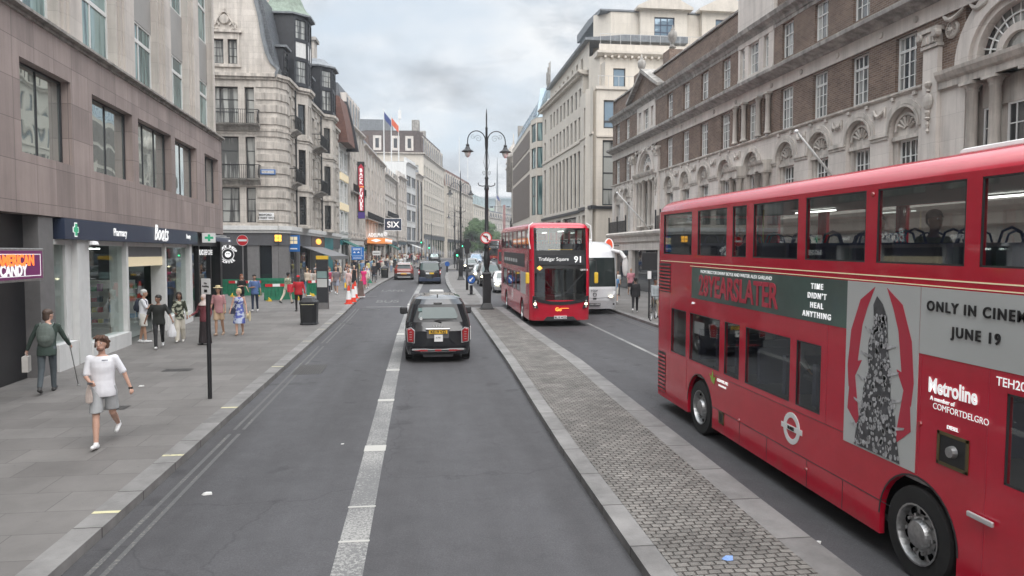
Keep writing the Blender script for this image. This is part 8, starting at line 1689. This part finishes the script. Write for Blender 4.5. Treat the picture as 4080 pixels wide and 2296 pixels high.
MID = [ # label, x, y, face, h, top, sleeve, bottom, bottom colour, hair, hair length, skin, girl
 ('young woman in a grey crop top with a yellow bag by the map pillar',-6.95,48.9,175,1.62,(.42,.38,.34),.5,'shorts',(.08,.03,.03),(.05,.03,.02),.2,'light',1),
 ('girl with raised arm just left of the map pillar',-7.5,50.5,170,1.55,(.5,.47,.45),.5,'trousers',(.35,.3,.28),(.04,.03,.02),.2,'light',1),
 ('small child in a white top beside the map pillar',-6.05,48.6,180,1.15,(.66,.68,.74),.5,'trousers',(.05,.07,.1),(.06,.04,.03),.05,'light',0),
 ('bald man in a grey t-shirt and grey shorts at the front of the crowd',-5.5,47.9,180,1.80,(.20,.17,.18),.5,'shorts',(.26,.27,.33),(.3,.25,.2),None,'tan',0),
 ('woman in a crimson top behind the bald man',-6.1,49.6,180,1.66,(.38,.04,.09),.6,'trousers',(.12,.11,.13),(.2,.08,.04),.1,'light',1),
 ('woman in a pale blouse and blue jeans in the crowd',-5.35,52.6,178,1.64,(.45,.43,.42),.55,'wide',(.17,.25,.36),(.05,.035,.03),.2,'light',1),
 ('blonde woman in a white t-shirt and black trousers in the crowd',-5.45,56.0,180,1.70,(.68,.67,.66),.5,'trousers',(.03,.03,.04),(.5,.33,.18),.16,'light',1),
 ('woman in a black sleeveless dress behind the cones',-4.95,54.6,178,1.68,(.012,.012,.014),None,'dress',(.012,.012,.014),(.5,.4,.28),.03,'light',1),
 ('woman in a bright pink dress nearest the kerb in the crowd',-4.05,52.0,175,1.64,(.62,.03,.16),.3,'dress',(.62,.03,.16),(.10,.05,.03),.14,'light',1),
 ('girl in a white hat and white jacket with a green bag behind the pink dress',-3.95,53.8,178,1.60,(.58,.55,.5),.9,'shorts',(.35,.3,.25),(.4,.3,.2),.1,'light',1),
 ('woman in a pink top carrying a yellow bag in the crowd',-4.9,49.9,178,1.58,(.6,.42,.40),.5,'shorts',(.5,.35,.3),(.22,.1,.05),.16,'light',1),
 ('man in a dark hoodie deep in the crowd under the blue sign',-6.6,57.5,180,1.78,(.04,.04,.05),.98,'trousers',(.05,.05,.06),(.03,.02,.02),0,'tan',0),
 ('red haired woman in a navy top half hidden under the blue sign',-5.9,58.6,178,1.7,(.05,.06,.12),.5,'trousers',(.1,.1,.12),(.35,.13,.06),.14,'light',1),
 ('woman in a lilac blouse right of the blue sign pole',-4.3,58.0,180,1.66,(.32,.3,.5),.5,'trousers',(.1,.1,.12),(.3,.16,.08),.14,'light',1),
 ('man in a black jacket at the right end of the crowd',-3.95,61.5,170,1.76,(.03,.03,.035),.98,'trousers',(.04,.04,.05),(.03,.02,.02),0,'light',0),
 ('long haired woman in a cream top and pale blue long skirt near the far bin',-4.75,73.6,10,1.68,(.55,.5,.4),.5,'abaya',(.30,.40,.50),(.03,.02,.02),.26,'light',1),
 ('person in an all black outfit beside the woman in the pale blue skirt',-4.3,73.4,20,1.74,(.012,.012,.014),.98,'trousers',(.012,.012,.014),(.02,.02,.02),0,'light',0),
 ('person in a white cap and cream jacket next to the far bin',-3.95,74.8,20,1.70,(.5,.47,.42),.98,'trousers',(.05,.05,.06),(.55,.53,.5),0,'light',0),
 ('woman in a dark coat and bare legs walking away past the orange car',-3.25,88.6,12,1.70,(.03,.03,.035),.98,'skirt',(.03,.03,.035),(.03,.02,.02),.16,'tan',1),
 ('ponytailed woman in an orange and blue outfit on the right pavement',10.6,38.8,10,1.66,(.12,.25,.45),.4,'shorts',(.6,.58,.52),(.03,.02,.02),.3,'light',1),
 ('man in black leaning forward as he walks by the right kerb',10.15,33.6,20,1.76,(.012,.012,.014),.98,'trousers',(.012,.012,.014),(.02,.02,.02),0,'dark',0),
 ('woman in a white t-shirt and cross bag facing us on the right pavement',12.3,44.5,185,1.64,(.68,.67,.66),.5,'trousers',(.05,.05,.06),(.06,.04,.03),.05,'tan',1),
 ('older man in a pink shirt and dark shorts on the right pavement',13.3,45.0,185,1.74,(.52,.22,.26),.5,'shorts',(.05,.04,.05),(.5,.3,.25),None,'tan',0),
 ('woman in an orange top behind the woman in the white t-shirt',12.1,46.5,185,1.66,(.55,.24,.16),.5,'trousers',(.1,.08,.07),(.4,.25,.15),.05,'tan',1),
 ('person in a light grey jacket standing by the bicycle at the kerb',10.4,31.4,170,1.74,(.38,.42,.44),.98,'trousers',(.30,.26,.2),(.015,.015,.015),0,'brown',0)]
CL = [(.6,.6,.58),(.04,.04,.05),(.4,.1,.1),(.15,.25,.4),(.5,.42,.33),(.3,.3,.32),(.55,.5,.2),(.1,.2,.15)]
CN = ['white','black','red','blue','beige','grey','mustard','green']
rg = random.Random(23); WH = ['near the grey awning','behind the map pillar','under the green awning','beyond the blue sign','close to the shop fronts past the corner']
for i in range(16):
    y = 50+i*2.1; x = -5.6-rg.random()*(3.2 if y > 54 else 2.2)-(.6 if i % 2 else 0)+(y-50)*.04; c = rg.randrange(8); gl = rg.random() < .5
    MID.append((('woman' if gl else 'man')+' in a '+CN[c]+' top '+WH[min(4, i//4 if x > -7.5 else 4)]+(' walking towards us' if i % 3 else ' walking away'), x, y, 180 if i % 3 else 5, rg.uniform(1.62,1.82), CL[c], rg.choice((.5,.98)), rg.choice(('trousers','trousers','shorts') if not gl else ('trousers','skirt','wide')), rg.choice(((.03,.03,.04),(.08,.12,.2),(.3,.27,.22))), rg.choice(((.03,.02,.02),(.15,.08,.04),(.4,.28,.15))), .16 if gl else 0, rg.choice(('light','light','tan','brown')), int(gl)))
rg = random.Random(11)
for lb, x, y, f, h, tp, sl_, bt, bc, hr, hl, sk, gl in MID:
    a = rg.choice((1,-1)); s = rg.uniform(10,20)
    arms = ((-a*12,6,16),(a*14,6,20)) if 'raised' not in lb else ((150,14,20),(5,10,20))
    if 'leaning' in lb: s = 26
    t, J = person(lb, x, y, f, h, tp, sl_, bt, bc, hr, hl, sk, rg.choice(((.6,.6,.6),(.05,.05,.05),(.3,.2,.15))), (a*s,-a*s), (6 if a > 0 else 24, 24 if a > 0 else 6), arms, 3 if 'leaning' not in lb else 14, bool(gl), lod=1 if y < 56 else 0, wide=1.15 if 'bald' in lb or 'older' in lb else 1.0, hat=('cap', (.65,.63,.6)) if 'white cap' in lb or 'white hat' in lb else None, hem=.14 if 'crop' in lb else 0)
    if 'yellow' in lb: p = J['wr'][0]; held('carrier_bag', 'yellow carrier bag held by the ' + ('young woman in the crop top' if 'crop' in lb else 'woman in the pink top'), t, (p[0]+.03, p[1], p[2]-.08), MB().box(-.06,.06,-.15,.15,-.4,-.05), cmat((.8,.5,.03)), 'bag')
    if 'green bag' in lb: p = J['wr'][1]; held('carrier_bag', 'green triangular bag held behind the woman in pink', t, (p[0]-.03, p[1], p[2]-.08), MB().prism([(-.18,-.35),(.18,-.35),(0,-.02)],-.05,.05), cmat((.04,.2,.12)), 'bag')
# ---- passengers on the near bus
for i, (lb, x, y, z, tp, hr, sk, gl) in enumerate((('seated passenger in a pale top by an upper deck window of the near bus', 5.5, 8.2, 2.44, (.5,.5,.52), (.05,.03,.02), 'light', 1),
    ('seated passenger in an olive jacket on the upper deck of the near bus', 5.6, 7.35, 2.44, (.12,.12,.05), (.03,.02,.02), 'brown', 0), ('seated passenger in a white shirt at a lower deck window of the near bus', 5.45, 9.6, 1.06, (.6,.6,.6), (.04,.03,.02), 'tan', 0), ('seated passenger near the back of the upper deck of the near bus', 5.5, 11.9, 2.44, (.45,.2,.15), (.35,.2,.1), 'light', 1))):
    person(lb, x, y, 180, 1.64, tp, .98, 'trousers', (.05,.05,.07), hr, .1 if gl else 0, sk, (.05,.05,.05), (84,84), (84,84), ((30,6,30),(30,6,30)), 0, bool(gl), lod=1, dz=z-gz(y)+.13, group='passengers seated on the near bus')
# ---- far crowd along the left pavement: six figures built once, copied with their clothes
base = []
for i, (tp, bt, bc, hr, hl, gl) in enumerate((((.6,.6,.6),'trousers',(.03,.03,.04),(.05,.03,.02),0,0),((.05,.05,.06),'trousers',(.05,.06,.1),(.05,.03,.02),0,0),((.15,.35,.42),'shorts',(.06,.06,.07),(.05,.03,.02),0,0),((.66,.64,.6),'wide',(.2,.25,.35),(.3,.18,.08),.18,1),((.35,.08,.08),'trousers',(.02,.02,.02),(.03,.02,.02),.15,1),((.4,.34,.2),'skirt',(.1,.1,.12),(.5,.35,.2),.15,1))):
    t, J = person('x', 0, 0, 0, 1.72 if not gl else 1.64, tp, .5 if i != 1 else .98, bt, bc, hr, hl, 'light' if i % 2 else 'tan', (.3,.3,.3), (16,-14), (6,20), lod=0, girl=bool(gl), group='crowd far along the pavements'); base.append(t)
kinds = ('person in a white shirt and dark trousers','person in dark clothes','person in a teal shirt and dark shorts','woman in a white top and blue trousers','woman in a dark red top','woman in an olive top and dark skirt')
far = []
for k in range(46): y = rg.uniform(80, 150); far.append((kl(y)-.9-rg.random()**1.4*4.2, y))
for k in range(6): y = rg.uniform(60, 110); far.append((kr(y)+1+rg.random()*3, y))
for k in range(5): far.append((rg.uniform(6, 12), rg.uniform(152, 175)))
used = set()
spots = ('on the left pavement by the theatre','in the distant left crowd','on the far right pavement','crossing the far road')
far.sort(key=lambda p: p[1])
for i, (x, y) in enumerate(far):
    j = rg.randrange(6); onl = x < kl(y)
    sp = spots[2] if x > kr(y) else spots[3] if not onl else (spots[0] if y < 115 else spots[1])
    z = gz(y)+(.115 if (onl or x > kr(y)) else 0)
    lb = kinds[j]+' '+sp
    if j not in used: t = base[j]; used.add(j)
    else: t = dup(base[j])
    t.location = (x, y, z); t.rotation_euler[2] = R(rg.choice((0,180))+rg.uniform(-30,30)); t['label'] = lb
for j in range(6):
    if j not in used:
        for o in list(base[j].children): bpy.data.objects.remove(o)
        bpy.data.objects.remove(base[j])
# ================================================================ thin street haze
m = bpy.data.materials.new('haze'); m.use_nodes = True; t = m.node_tree; t.nodes.remove(t.nodes['Principled BSDF'])
v = N(t, 'ShaderNodeVolumePrincipled'); v.inputs['Color'].default_value = (.86,.9,.95,1); v.inputs['Density'].default_value = .0006; v.inputs['Anisotropy'].default_value = .2
LK(t, v, 0, t.nodes['Material Output'], 'Volume')
tag(MB().box(-1505,1505,-80,2505,-3,75).build('haze', m), kind='stuff')
